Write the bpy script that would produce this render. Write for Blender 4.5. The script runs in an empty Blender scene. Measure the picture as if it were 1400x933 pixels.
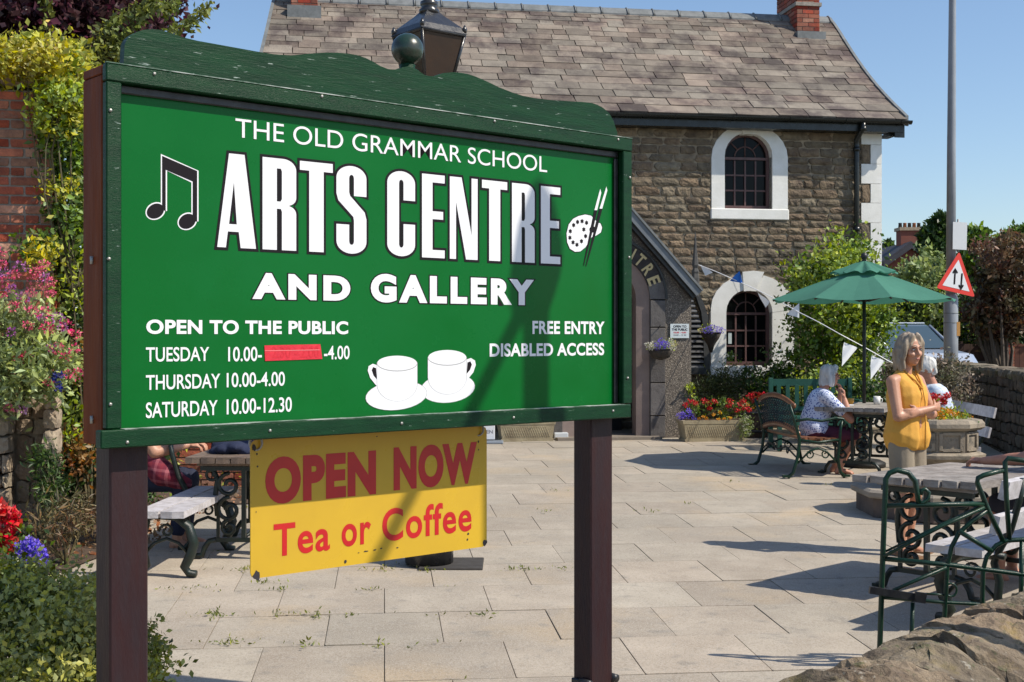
import bpy, math, random
import numpy as np
from mathutils import Vector, Matrix, noise
R = math.radians
PI = math.pi
sc = bpy.context.scene
COL = sc.collection

# ------------------------------------------------------------------ camera, sky, sun, exposure
CX, CY, F, EYE = 700.0, 460.0, 1750.0, 1.70
cam_d = bpy.data.cameras.new('camera'); cam = bpy.data.objects.new('camera', cam_d); COL.objects.link(cam)
cam.location = (0, 0, EYE); cam.rotation_euler = (R(90), 0, 0)
cam_d.sensor_width = 36; cam_d.lens = 45; cam_d.shift_y = -6.5/1400
cam_d.clip_start = 0.05; cam_d.clip_end = 3000
sc.camera = cam
SUN_EL = R(47.5)
SUN_AZ = math.atan2(.95, -.31)          # from +Y clockwise
w = bpy.data.worlds.new('World'); sc.world = w; w.use_nodes = True
nt = w.node_tree; bg = nt.nodes['Background']
sky = nt.nodes.new('ShaderNodeTexSky'); sky.sky_type = 'NISHITA'; sky.sun_disc = False
sky.sun_elevation = SUN_EL; sky.sun_rotation = SUN_AZ
sky.altitude = 50; sky.air_density = 1.0; sky.dust_density = 0.7; sky.ozone_density = 3.4
nt.links.new(sky.outputs[0], bg.inputs[0]); bg.inputs[1].default_value = 0.15
sd = bpy.data.lights.new('sun', 'SUN'); sd.energy = 5.0; sd.angle = R(0.53); sd.color = (1.0, .925, .80)
sun = bpy.data.objects.new('sun', sd); COL.objects.link(sun)
ld = Vector((-.95, .31, 0)).normalized()*math.cos(SUN_EL) + Vector((0, 0, -math.sin(SUN_EL)))
sun.rotation_euler = ld.to_track_quat('-Z', 'Y').to_euler()
sc.view_settings.view_transform = 'Standard'; sc.view_settings.look = 'None'
sc.view_settings.exposure = 0.04; sc.view_settings.gamma = 1.0
sc.cycles.max_bounces = 6

# ------------------------------------------------------------------ placing helpers
GH, GS = 1.75, .01714
def zg(y): return EYE-GH+GS*max(-5, min(y, 21))
def G(px, py):
    Y = F*GH/(py-430.0); return Vector(((px-CX)/F*Y, Y, zg(Y)))
def PT(px, py, Y): return Vector(((px-CX)/F*Y, Y, EYE-(py-CY)/F*Y))

# ------------------------------------------------------------------ mesh builder
class MB:
    def __init__(s): s.v = []; s.f = []; s.smooth = []
    def add(s, vs, fs, sm=False):
        n = len(s.v); s.v += [tuple(p) for p in vs]
        for f in fs: s.f.append(tuple(i+n for i in f)); s.smooth.append(sm)
        return s
    def box(s, c, size, M=None, bev=0.0):
        c = Vector(c); h = [q/2 for q in size]
        if bev <= 0 or bev*2.2 > min(size):
            vs = [Vector((x*h[0], y*h[1], z*h[2])) for x in (-1, 1) for y in (-1, 1) for z in (-1, 1)]
            fs = [(0,1,3,2),(4,6,7,5),(0,4,5,1),(2,3,7,6),(0,2,6,4),(1,5,7,3)]
        else:
            vs = []; idx = {}
            for sx in (-1, 1):
                for sy in (-1, 1):
                    for sz in (-1, 1):
                        for a in range(3):
                            p = [sx*(h[0]-bev), sy*(h[1]-bev), sz*(h[2]-bev)]; p[a] = (sx, sy, sz)[a]*h[a]
                            idx[(sx, sy, sz, a)] = len(vs); vs.append(Vector(p))
            fs = []
            for a in range(3):
                b, c2 = (a+1) % 3, (a+2) % 3
                for sg in (-1, 1):
                    q = []
                    for u, v in ((-1,-1),(1,-1),(1,1),(-1,1)):
                        k = [0, 0, 0]; k[a] = sg; k[b] = u; k[c2] = v; q.append(idx[(k[0],k[1],k[2],a)])
                    fs.append(tuple(q if sg > 0 else q[::-1]))
                for u in (-1, 1):
                    for v in (-1, 1):
                        k0 = [0,0,0]; k1 = [0,0,0]; k0[a] = -1; k1[a] = 1
                        for k in (k0, k1): k[b] = u; k[c2] = v
                        q = [idx[(*k0, b)], idx[(*k1, b)], idx[(*k1, c2)], idx[(*k0, c2)]]
                        fs.append(tuple(q if u*v < 0 else q[::-1]))
            for sx in (-1, 1):
                for sy in (-1, 1):
                    for sz in (-1, 1):
                        q = [idx[(sx,sy,sz,a)] for a in range(3)]
                        fs.append(tuple(q if sx*sy*sz > 0 else q[::-1]))
        if M is not None: vs = [M @ p for p in vs]
        return s.add([p+c for p in vs], fs)
    def tube(s, pts, r, n=8, caps=True, closed=False, flat=1.0):
        pts = [Vector(p) for p in pts]; m = len(pts)
        rs = r if isinstance(r, (list, tuple)) else [r]*m
        up = None; rings = []
        for i, p in enumerate(pts):
            if closed: t = pts[(i+1) % m]-pts[i-1]
            else: t = pts[min(i+1, m-1)]-pts[max(i-1, 0)]
            if t.length < 1e-9: t = Vector((0, 0, 1))
            t.normalize()
            if up is None:
                up = Vector((0, 0, 1)) if abs(t.z) < .9 else Vector((1, 0, 0))
            a = up - t*up.dot(t)
            if a.length < 1e-6: a = t.orthogonal()
            a.normalize(); b = t.cross(a); up = a
            rings.append([p + a*math.cos(2*PI*k/n)*rs[i] + b*math.sin(2*PI*k/n)*rs[i]*flat for k in range(n)])
        vs = [q for rg in rings for q in rg]; fs = []
        for i in range(m if closed else m-1):
            j = (i+1) % m
            for k in range(n):
                fs.append((i*n+k, j*n+k, j*n+(k+1) % n, i*n+(k+1) % n))
        if caps and not closed:
            fs.append(tuple(range(n))); fs.append(tuple(range((m-1)*n, m*n))[::-1])
        return s.add(vs, fs, n > 5)
    def lathe(s, prof, c=(0,0,0), n=20, closed=False, smooth=True, ph=0):
        c = Vector(c); vs = []; fs = []
        for r, z in prof:
            for k in range(n): vs.append(c+Vector((r*math.cos(ph+2*PI*k/n), r*math.sin(ph+2*PI*k/n), z)))
        for i in range(len(prof)-1):
            for k in range(n): fs.append((i*n+k, i*n+(k+1) % n, (i+1)*n+(k+1) % n, (i+1)*n+k))
        fs.append(tuple(range(n))[::-1]); fs.append(tuple(range((len(prof)-1)*n, len(prof)*n)))
        return s.add(vs, fs, smooth)
    def prism(s, pts, off):                      # polygon (3D points) swept by a vector
        pts = [Vector(p) for p in pts]; off = Vector(off); n = len(pts)
        vs = pts+[p+off for p in pts]
        fs = [tuple(range(n)), tuple(range(n, 2*n))[::-1]]+[(i, (i+1) % n, n+(i+1) % n, n+i)[::-1] for i in range(n)]
        return s.add(vs, fs)
    def ring(s, outer, inner, off):              # strip between two outlines of equal count, swept
        off = Vector(off); n = len(outer)
        vs = [Vector(p) for p in outer]+[Vector(p) for p in inner]; vs += [p+off for p in vs]
        fs = []
        for i in range(n-1):
            j = i+1
            fs += [(i, j, n+j, n+i), (2*n+i, 3*n+i, 3*n+j, 2*n+j), (i, 2*n+i, 2*n+j, j), (n+i, n+j, 3*n+j, 3*n+i)]
        fs += [(0, n, 3*n, 2*n), (n-1, 3*n-1, 4*n-1, 2*n-1)]
        return s.add(vs, fs)
    def ell(s, c, r, M=None, n=12, m=8):
        c = Vector(c); vs = []; fs = []
        for i in range(m+1):
            th = PI*i/m
            for k in range(n):
                p = Vector((r[0]*math.sin(th)*math.cos(2*PI*k/n), r[1]*math.sin(th)*math.sin(2*PI*k/n), r[2]*math.cos(th)))
                vs.append(c+(M @ p if M is not None else p))
        for i in range(m):
            for k in range(n): fs.append((i*n+k, (i+1)*n+k, (i+1)*n+(k+1) % n, i*n+(k+1) % n))
        return s.add(vs, fs, True)
    def cap(s, p0, r0, p1, r1, flat=1.0, n=12):
        p0 = Vector(p0); p1 = Vector(p1); d = (p1-p0); L = d.length
        if L < 1e-6: d = Vector((0,0,1))
        else: d.normalize()
        pts = []; rs = []
        for a in (80, 55, 30, 0): pts.append(p0-d*r0*math.sin(R(a))); rs.append(r0*math.cos(R(a)))
        for a in (0, 30, 55, 80): pts.append(p1+d*r1*math.sin(R(a))); rs.append(r1*math.cos(R(a)))
        return s.tube(pts, rs, n, True, False, flat)

def mesh_of(name, mb):
    me = bpy.data.meshes.new(name); me.from_pydata(mb.v, [], mb.f)
    me.polygons.foreach_set('use_smooth', mb.smooth)
    me.validate(); me.update(); return me

def root_matrix(o):
    M = Matrix.Identity(4)
    while o is not None:
        M = Matrix.LocRotScale(o.location, o.rotation_euler, o.scale) @ M; o = o.parent
    return M

def part(name, mb, m, parent=None, world=False, **pr):
    if world and parent is not None:
        I = root_matrix(parent).inverted(); mb.v = [tuple(I @ Vector(p)) for p in mb.v]
    me = mb if isinstance(mb, bpy.types.Mesh) else mesh_of(name, mb)
    if m is not None and not len(me.materials): me.materials.append(m)
    o = bpy.data.objects.new(name, me); COL.objects.link(o); o.parent = parent
    for k, v in pr.items(): o[k] = v
    return o

def thing(name, label, cat, loc=(0,0,0), rotz=0, group=None):
    o = bpy.data.objects.new(name, None); COL.objects.link(o); o.empty_display_size = .1
    o.location = loc; o.rotation_euler = (0, 0, rotz); o['label'] = label; o['category'] = cat
    if group: o['group'] = group
    return o

def solo(name, mb, m, label, cat, loc, rotz=0, group=None):      # a thing that is one mesh, verts local to loc
    o = part(name, mb, m); o.location = loc; o.rotation_euler = (0, 0, rotz); o['label'] = label; o['category'] = cat
    if group: o['group'] = group
    return o

def wsolo(name, mb, m, label, cat, loc, group=None):             # same, verts given in world space
    mb.v = [tuple(Vector(p)-Vector(loc)) for p in mb.v]
    return solo(name, mb, m, label, cat, loc, 0, group)

def struct(name, mb, m, parent=None):
    o = part(name, mb, m, parent)
    if parent is None: o['kind'] = 'structure'
    return o

def copy_tree(o, parent=None):
    kids = [c for c in bpy.data.objects if c.parent == o]
    c = o.copy(); COL.objects.link(c); c.parent = parent
    for k in kids: copy_tree(k, c)
    return c

# ------------------------------------------------------------------ materials
MATS = {}
def mat(name, col, rough=.7, col2=None, scale=5.0, bump=0.0, bscale=None, var=0.0, metal=0.0, spec=.5,
        stretch=(1,1,1), coat=0.0, trans=0.0, alpha=1.0, col3=None, s3=1.0, lo3=.55, hi3=.7, detail=6, ramp=(.35,.65), island=False, wave=None, disp=None):
    if name in MATS: return MATS[name]
    m = bpy.data.materials.new(name); m.use_nodes = True; MATS[name] = m
    t = m.node_tree; N = t.nodes; L = t.links; b = N['Principled BSDF']
    b.inputs['Roughness'].default_value = rough; b.inputs['Metallic'].default_value = metal
    b.inputs['Specular IOR Level'].default_value = spec
    if coat: b.inputs['Coat Weight'].default_value = coat; b.inputs['Coat Roughness'].default_value = .12
    geo = N.new('ShaderNodeNewGeometry'); mp = N.new('ShaderNodeMapping'); mp.inputs['Scale'].default_value = stretch
    L.new(geo.outputs['Position'], mp.inputs['Vector'])
    def nz(sc_, dt=detail, rg=.6):
        n = N.new('ShaderNodeTexNoise'); n.inputs['Scale'].default_value = sc_; n.inputs['Detail'].default_value = dt
        n.inputs['Roughness'].default_value = rg; L.new(mp.outputs[0], n.inputs['Vector']); return n
    def rgb(c):
        n = N.new('ShaderNodeRGB'); n.outputs[0].default_value = (*c, 1); return n.outputs[0]
    cur = rgb(col)
    def mix(fac, a, bb, mode='MIX'):
        x = N.new('ShaderNodeMix'); x.data_type = 'RGBA'; x.blend_type = mode
        if isinstance(fac, float): x.inputs['Factor'].default_value = fac
        else: L.new(fac, x.inputs['Factor'])
        L.new(a, x.inputs[6]); L.new(bb, x.inputs[7]); return x.outputs[2]
    def rmp(o, lo, hi):
        r = N.new('ShaderNodeMapRange'); r.inputs['From Min'].default_value = lo; r.inputs['From Max'].default_value = hi
        L.new(o, r.inputs['Value']); return r.outputs[0]
    if col2 is not None: cur = mix(rmp(nz(scale).outputs[0], *ramp), cur, rgb(col2))
    if col3 is not None: cur = mix(rmp(nz(s3, 8, .65).outputs[0], lo3, hi3), cur, rgb(col3))
    if var or island:
        oi = N.new('ShaderNodeObjectInfo'); ad = N.new('ShaderNodeMath'); ad.operation = 'ADD'
        L.new(oi.outputs['Random'], ad.inputs[0]); L.new(geo.outputs['Random Per Island'], ad.inputs[1])
        fr = N.new('ShaderNodeMath'); fr.operation = 'FRACT'; L.new(ad.outputs[0], fr.inputs[0])
        hs = N.new('ShaderNodeHueSaturation'); L.new(cur, hs.inputs['Color'])
        mr = N.new('ShaderNodeMapRange'); mr.inputs['To Min'].default_value = 1-var; mr.inputs['To Max'].default_value = 1+var
        L.new(fr.outputs[0], mr.inputs['Value']); L.new(mr.outputs[0], hs.inputs['Value'])
        m2 = N.new('ShaderNodeMath'); m2.operation = 'MULTIPLY'; m2.inputs[1].default_value = 7.31; L.new(fr.outputs[0], m2.inputs[0])
        f2 = N.new('ShaderNodeMath'); f2.operation = 'FRACT'; L.new(m2.outputs[0], f2.inputs[0])
        mr2 = N.new('ShaderNodeMapRange'); mr2.inputs['To Min'].default_value = .5-var*.04; mr2.inputs['To Max'].default_value = .5+var*.04
        L.new(f2.outputs[0], mr2.inputs['Value']); L.new(mr2.outputs[0], hs.inputs['Hue'])
        mr3 = N.new('ShaderNodeMapRange'); mr3.inputs['To Min'].default_value = 1+var*.5; mr3.inputs['To Max'].default_value = 1-var*.5
        L.new(f2.outputs[0], mr3.inputs['Value']); L.new(mr3.outputs[0], hs.inputs['Saturation'])
        cur = hs.outputs[0]
    L.new(cur, b.inputs['Base Color'])
    if bump:
        bp = N.new('ShaderNodeBump'); bp.inputs['Strength'].default_value = min(1, bump); bp.inputs['Distance'].default_value = disp or .01
        L.new(nz(bscale or scale*4, 8, .65).outputs[0], bp.inputs['Height']); L.new(bp.outputs[0], b.inputs['Normal'])
        rr = N.new('ShaderNodeMapRange'); rr.inputs['From Min'].default_value = .3; rr.inputs['From Max'].default_value = .7
        rr.inputs['To Min'].default_value = max(0, rough-.08); rr.inputs['To Max'].default_value = min(1, rough+.08)
        L.new(nz((bscale or scale*4)*.3).outputs[0], rr.inputs['Value']); L.new(rr.outputs[0], b.inputs['Roughness'])
    if trans:
        tl = N.new('ShaderNodeBsdfTranslucent'); L.new(cur, tl.inputs[0]); mx = N.new('ShaderNodeMixShader'); mx.inputs[0].default_value = trans
        L.new(b.outputs[0], mx.inputs[1]); L.new(tl.outputs[0], mx.inputs[2]); L.new(mx.outputs[0], N['Material Output'].inputs[0])
    return m

def leafm(name, c, c2=None, var=.45, tr=.3, rough=.45):
    return mat(name, c, rough, c2, 2.2, var=var, trans=tr, spec=.35)

# ------------------------------------------------------------------ foliage
RNG = np.random.default_rng(7)
def leaf_obj(name, pts, size, m, parent=None, aspect=.5, up=.3, fold=.3, jit=.55, seed=None, **pr):
    rg = np.random.default_rng(seed) if seed is not None else RNG
    pts = np.asarray(pts, dtype=np.float64); n = len(pts)
    if parent is not None:
        I = np.array(root_matrix(parent).inverted()); pts = pts @ I[:3, :3].T + I[:3, 3]
    d = rg.normal(size=(n, 3)); d[:, 2] += up; d /= np.linalg.norm(d, axis=1)[:, None]
    q = rg.normal(size=(n, 3)); s = np.cross(d, q); s /= np.linalg.norm(s, axis=1)[:, None]; nn = np.cross(d, s)
    sz = size*(1+jit*rg.uniform(-1, 1, n))[:, None]
    v = np.stack([pts, pts+d*sz*.45+s*sz*aspect*.5+nn*sz*fold*.3, pts+d*sz, pts+d*sz*.45-s*sz*aspect*.5+nn*sz*fold*.3], 1).reshape(-1, 3)
    me = bpy.data.meshes.new(name)
    me.vertices.add(4*n); me.vertices.foreach_set('co', v.astype(np.float32).ravel())
    idx = (np.arange(n)[:, None]*4+np.array([0,1,2, 0,2,3])).ravel().astype(np.int32)
    me.loops.add(6*n); me.loops.foreach_set('vertex_index', idx)
    me.polygons.add(2*n); me.polygons.foreach_set('loop_start', (np.arange(2*n)*3).astype(np.int32))
    try: me.polygons.foreach_set('loop_total', np.full(2*n, 3, dtype=np.int32))
    except Exception: pass
    me.update(calc_edges=True); me.materials.append(m)
    o = bpy.data.objects.new(name, me); COL.objects.link(o); o.parent = parent
    for k, vv in pr.items(): o[k] = vv
    return o

def blob_pts(blobs, n, clump=None, cs=.08, seed=1, shell=.55):
    """points clumped in a union of ellipsoids [(c, r)], denser towards the surface"""
    rg = np.random.default_rng(seed)
    vol = np.array([b[1][0]*b[1][1]+b[1][1]*b[1][2]+b[1][0]*b[1][2] for b in blobs]); vol = vol/vol.sum()
    nc = clump or max(1, n//30)
    k = rg.choice(len(blobs), nc, p=vol)
    d = rg.normal(size=(nc, 3)); d /= np.linalg.norm(d, axis=1)[:, None]
    rad = shell+(1.06-shell)*rg.uniform(0, 1, nc)**.6
    c = np.array([b[0] for b in blobs], dtype=float)[k]; r = np.array([b[1] for b in blobs], dtype=float)[k]
    cc = c+d*r*rad[:, None]
    j = rg.integers(0, nc, n)
    return cc[j]+rg.normal(size=(n, 3))*cs*(.6+.8*rg.uniform(size=n))[:, None]

def branches(root, tips, r0=.01, parent=None, m=None, name='stems', bend=.12, n=4, seed=3):
    rd = random.Random(seed); mb = MB()
    for t in tips:
        a = Vector(root) if not isinstance(root, list) else Vector(rd.choice(root)); t = Vector(t)
        L = (t-a).length; j = Vector((rd.uniform(-1,1), rd.uniform(-1,1), rd.uniform(0,1)))*L*bend
        mid = (a+t)/2+j
        pts = [a, (a+mid)/2+j*.2, mid, (mid+t)/2+j*.2, t]
        mb.tube(pts, [r0, r0*.8, r0*.6, r0*.4, r0*.15], n)
    return part(name, mb, m, parent, world=True)

def rock(seed, nx=4, ny=2, nz=3, amp=.05, rnd=.12, freq=2.3):
    """unit block centred on the origin, edges rounded, faces uneven"""
    vs = {}; V = []; fs = []
    def key(i, j, k): return (i, j, k)
    def vert(i, j, k):
        q = key(i, j, k)
        if q in vs: return vs[q]
        p = Vector((i/nx-.5, j/ny-.5, k/nz-.5))
        e = sum(1 for a, b in ((i, nx), (j, ny), (k, nz)) if a in (0, b))
        if e >= 2: p *= (1-rnd*(.5 if e == 2 else 1))
        nv = noise.noise_vector(p*freq+Vector((seed*7.3, seed*1.7, 0)))
        p += nv*amp
        vs[q] = len(V); V.append(p); return vs[q]
    for k in (0, nz):
        for i in range(nx):
            for j in range(ny):
                q = [vert(i,j,k), vert(i+1,j,k), vert(i+1,j+1,k), vert(i,j+1,k)]; fs.append(tuple(q if k else q[::-1]))
    for j in (0, ny):
        for i in range(nx):
            for k in range(nz):
                q = [vert(i,j,k), vert(i,j,k+1), vert(i+1,j,k+1), vert(i+1,j,k)]; fs.append(tuple(q if j else q[::-1]))
    for i in (0, nx):
        for j in range(ny):
            for k in range(nz):
                q = [vert(i,j,k), vert(i,j+1,k), vert(i,j+1,k+1), vert(i,j,k+1)]; fs.append(tuple(q if i else q[::-1]))
    return V, fs

def rock_meshes(name, n, m, **kw):
    out = []
    for i in range(n):
        V, fs = rock(i+kw.get('s0', 0), **{k: v for k, v in kw.items() if k not in ('s0', 'smooth')})
        mb = MB(); mb.add(V, fs, kw.get('smooth', False)); me = mesh_of(name, mb); me.materials.append(m); out.append(me)
    return out

def pieces(name, specs, meshes, m, parent, limit=300, score=None, seed=5, stuffname=None):
    """specs: (centre, size, rotation matrix 3x3 or None) in the parent's space; the biggest become objects, the rest one mesh"""
    rd = random.Random(seed); order = list(range(len(specs)))
    if score: order.sort(key=lambda i: -score(specs[i]))
    mb = MB()
    for n_, i in enumerate(order):
        c, s, rot = specs[i]; me = rd.choice(meshes)
        M = Matrix.Translation(c) @ ((rot.to_4x4()) if rot is not None else Matrix.Identity(4)) @ Matrix.Diagonal((*s, 1))
        fl = rd.choice((1, -1))
        if n_ < limit:
            o = bpy.data.objects.new(name, me); COL.objects.link(o); o.parent = parent
            o.location = c; o.scale = (s[0], s[1], s[2])
            if rot is not None: o.rotation_euler = rot.to_euler()
        else:
            mb.add([M @ v.co for v in me.vertices], [tuple(p.vertices) for p in me.polygons])
    if mb.v:
        o = part((stuffname or name+'_rest'), mb, m, parent); o['kind'] = 'stuff'
def scr(parent):                                 # projected size of a piece in the photograph, zero when outside
    M = root_matrix(parent) if parent else Matrix.Identity(4)
    def f(sp):
        p = M @ Vector(sp[0])
        if p.y < .5: return 0
        x = CX+F*p.x/p.y; y = CY-F*(p.z-EYE)/p.y
        if x < -30 or x > 1430 or y < -30 or y > 960: return 0
        if 175 < x < 835 and 150 < y < 560: return .001/p.y
        return max(sp[1])*F/p.y
    return f

# ------------------------------------------------------------------ flat print
def fill2d(polys, offset=0.0):
    cu = bpy.data.curves.new('t', 'CURVE'); cu.dimensions = '2D'; cu.fill_mode = 'BOTH'; cu.offset = offset
    for pl in polys:
        sp = cu.splines.new('POLY'); sp.points.add(len(pl)-1)
        for i, p in enumerate(pl): sp.points[i].co = (p[0], p[1], 0, 1)
        sp.use_cyclic_u = True
    return curve_eval(cu)
def curve_eval(cu):
    ob = bpy.data.objects.new('t', cu); COL.objects.link(ob)
    dg = bpy.context.evaluated_depsgraph_get(); dg.update()
    me = bpy.data.meshes.new_from_object(ob.evaluated_get(dg))
    vs = [(v.co.x, v.co.y) for v in me.vertices]; fs = [tuple(p.vertices) for p in me.polygons]
    bpy.data.objects.remove(ob); bpy.data.meshes.remove(me); bpy.data.curves.remove(cu)
    return vs, fs
_tc = {}
def text2d(s, offset=0.0, space=1.0):
    k = (s, offset, space)
    if k not in _tc:
        cu = bpy.data.curves.new('t', 'FONT'); cu.body = s; cu.size = 1; cu.offset = offset; cu.space_character = space; cu.resolution_u = 6
        _tc[k] = curve_eval(cu)
    return _tc[k]
def text_box(s, off=0.0, extra=0.0, space=1.0, cap=None):
    """verts normalised so that the text at offset `off` fills 0..1 x 0..1; the outline at off+extra uses the same frame"""
    vs, fs = text2d(s, off, space); xs = [v[0] for v in vs]; ys = [v[1] for v in vs]
    x0, x1, y0, y1 = min(xs), max(xs), min(ys), max(ys)
    if cap is not None: y0, y1 = cap
    if extra: vs, fs = text2d(s, off+extra, space)
    return [((x-x0)/(x1-x0), (y-y0)/(y1-y0)) for x, y in vs], fs
def flat(mb, vf, mp, sm=False):
    vs, fs = vf; vs = [mp(*v) for v in vs]
    mb.add(vs, fs)

# ------------------------------------------------------------------ palette
m_wood_grey = mat('weathered_wood', (.37,.335,.30), .8, (.20,.175,.155), 9, .5, 60, var=.12, stretch=(1,1,3))
m_wood_white = mat('pale_bench_paint', (.62,.59,.60), .6, (.42,.39,.38), 14, .3, 60, var=.08)
m_iron = mat('green_black_iron', (.008,.020,.014), .38, (.015,.018,.015), 30, .25, 90, spec=.45)
m_iron_green = mat('green_painted_iron', (.007,.040,.020), .34, (.006,.022,.013), 20, .2, 90, spec=.4)
m_black = mat('black_paint', (.012,.012,.014), .4, (.03,.03,.03), 20, .15, 60)
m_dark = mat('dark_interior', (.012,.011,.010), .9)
m_white = mat('white_paint', (.84,.83,.79), .7, (.74,.73,.68), 4, .3, 40, col3=(.50,.49,.43), s3=3.5, lo3=.62, hi3=.80)
m_whitev = mat('white_vinyl', (.80,.80,.82), .4, spec=.2)
m_blackv = mat('black_vinyl', (.015,.012,.014), .4, spec=.12)
m_glass = mat('window_glass', (.005,.006,.007), .08, spec=.12)
m_brick = mat('red_brick', (.48,.19,.115), .9, (.30,.12,.08), 14, .7, 60, spec=.2, var=.38, col3=(.30,.24,.20), s3=6, lo3=.58, hi3=.72)
m_mortar = mat('mortar', (.36,.32,.27), .95, (.24,.21,.18), 12, .5, 80)
m_stem = mat('plant_stem', (.10,.085,.04), .8, var=.2)
m_soil = mat('soil', (.07,.045,.03), .95, (.13,.085,.055), 8, .9, 40, disp=.03)
m_pot = mat('terracotta_pot', (.34,.12,.05), .8, (.24,.1,.05), 8, .2)
# ================================================================== GROUND
gb = MB(); xs = [-400,-60,-20,-10,-5,-2,0,2,5,10,20,60,400]; ys = [-300,-40,-8,-5,0,3,6,9,12,15,18,21,24,30,60,200,900]
vs = [(x, y, zg(y)-.04) for y in ys for x in xs]; nx_ = len(xs)
gb.add(vs, [(j*nx_+i, j*nx_+i+1, (j+1)*nx_+i+1, (j+1)*nx_+i) for j in range(len(ys)-1) for i in range(nx_-1)])
ground = struct('ground', gb, mat('bare_ground', (.22,.20,.16), .95, (.14,.13,.09), 1.5, .6, 25))
# road beyond the boundary wall, with kerb
rb = MB(); rb.add([(7.2,10,zg(10)-.015),(13.5,10,zg(10)-.015),(30,60,zg(60)-.015),(12,60,zg(60)-.015)], [(0,1,2,3)])
rb.add([(12,24,zg(24)-.015),(60,30,zg(24)-.015),(60,40,zg(24)-.015),(12,32,zg(24)-.015)], [(0,1,2,3)])
rb.v = [(x, y, zg(y)-.02-(.004 if i > 3 else 0)) for i, (x, y, z) in enumerate(rb.v)]
struct('road', rb, mat('asphalt', (.05,.05,.052), .9, (.075,.073,.07), 30, .4, 90))

# paving: joint sand bed and separate stone slabs
THP = R(5.7); ep = Vector((math.cos(THP), math.sin(THP), 0)); en = Vector((-math.sin(THP), math.cos(THP), 0))
SLOPE = math.atan(GS)
m_slab = mat('paving_stone', (.41,.352,.275), .85, (.32,.268,.205), 3.0, .35, 70, var=.13, col3=(.30,.265,.215), s3=4.5, lo3=.56, hi3=.74, disp=.004)
def add_slab_spots(m):
    t = m.node_tree; N = t.nodes; L = t.links; b = N['Principled BSDF']
    src = b.inputs['Base Color'].links[0].from_socket
    geo = N.new('ShaderNodeNewGeometry')
    def layer(src, scale, lo, hi, col, fac, tex='noise', sc3=(1,1,1)):
        mp = N.new('ShaderNodeMapping'); mp.inputs['Scale'].default_value = sc3; L.new(geo.outputs['Position'], mp.inputs[0])
        if tex == 'noise':
            n = N.new('ShaderNodeTexNoise'); n.inputs['Scale'].default_value = scale; n.inputs['Detail'].default_value = 3; o = n.outputs[0]
        else:
            n = N.new('ShaderNodeTexVoronoi'); n.inputs['Scale'].default_value = scale; o = n.outputs['Distance']
        L.new(mp.outputs[0], n.inputs['Vector'])
        r = N.new('ShaderNodeMapRange'); r.inputs['From Min'].default_value = lo; r.inputs['From Max'].default_value = hi
        r.inputs['To Max'].default_value = fac; L.new(o, r.inputs[0])
        x = N.new('ShaderNodeMix'); x.data_type = 'RGBA'; L.new(r.outputs[0], x.inputs[0]); L.new(src, x.inputs[6]); x.inputs[7].default_value = (*col, 1)
        return x.outputs[2]
    s = layer(src, 1.1, .55, .68, (.56,.40,.22), .5)                      # warm iron staining
    s = layer(s, .55, .46, .62, (.24,.21,.165), .48)
    s = layer(s, 26, .11, .05, (.12,.10,.08), .75, 'vor')
    s = layer(s, 60, .52, .66, (.20,.17,.13), .40)                 # small dark spots
    s = layer(s, 9, .60, .72, (.20,.18,.15), .5)
    s = layer(s, 140, .45, .62, (.62,.57,.50), .35)
    L.new(s, b.inputs['Base Color'])
add_slab_spots(m_slab)
paving = thing('paved_courtyard', '', '', (0,0,0))
for k in ('label','category'): del paving[k]
paving['kind'] = 'structure'
bed = MB(); ysb = [1.5,6,10,14,18,21]
bed.add([(x, y, zg(y)-.007) for y in ysb for x in (-7.5, 7.3)], [(2*i, 2*i+1, 2*i+3, 2*i+2) for i in range(5)])
part('joint_bed', bed, mat('joint_dirt', (.30,.25,.18), .95, (.19,.155,.10), 12, .6, 80), paving)
slab_me = []
for i in range(6):
    rd = random.Random(i); mb = MB(); mb.box((0,0,0), (1,1,1), bev=.008)
    b_ = [Vector(p) for p in mb.v]
    mb.v = [tuple(Vector((p.x+.003*noise.noise(p*9+Vector((i,0,0))), p.y+.003*noise.noise(p*9+Vector((0,i,0))), p.z))) for p in b_]
    me = mesh_of('paving_slab', mb); me.materials.append(m_slab); slab_me.append(me)
specs = []; rd = random.Random(11); Msl = Matrix.Rotation(SLOPE, 3, 'X')
MP = Matrix.Rotation(THP, 3, 'Z')
for r in range(-7, 15):
    q0 = 7.53+.70*r; ph = .633+(.316 if r % 2 else 0) + rd.uniform(-.03,.03)*(abs(r) > 2)
    x = -7.2
    k = -12
    while k < 14:
        n = 2 if (rd.random() < .3 and (k > 0 or r > 4)) else 1
        p0 = ph+.632*k; p1 = p0+.632*n; pc = (p0+p1)/2; qc = q0+.35
        c = ep*pc+en*qc
        if -7.3 < c.x < 7.2 and c.y > 1.6:
            specs.append(((c.x, c.y, zg(c.y)-.025+rd.uniform(-.0025,.0025)), (.632*n-.005, .695, .05),
                          MP @ Matrix.Rotation(SLOPE+rd.uniform(-.003,.003), 3, 'X') @ Matrix.Rotation(rd.uniform(-.003,.003), 3, 'Y')))
        k += n
def slab_score(sp):
    p = Vector(sp[0]); x = CX+F*p.x/p.y; y = CY-F*(p.z-EYE)/p.y
    return 0 if (x < -40 or x > 1440 or y > 1010) else 1/p.y
pieces('paving_slab', specs, slab_me, m_slab, paving, 300, slab_score)

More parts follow.
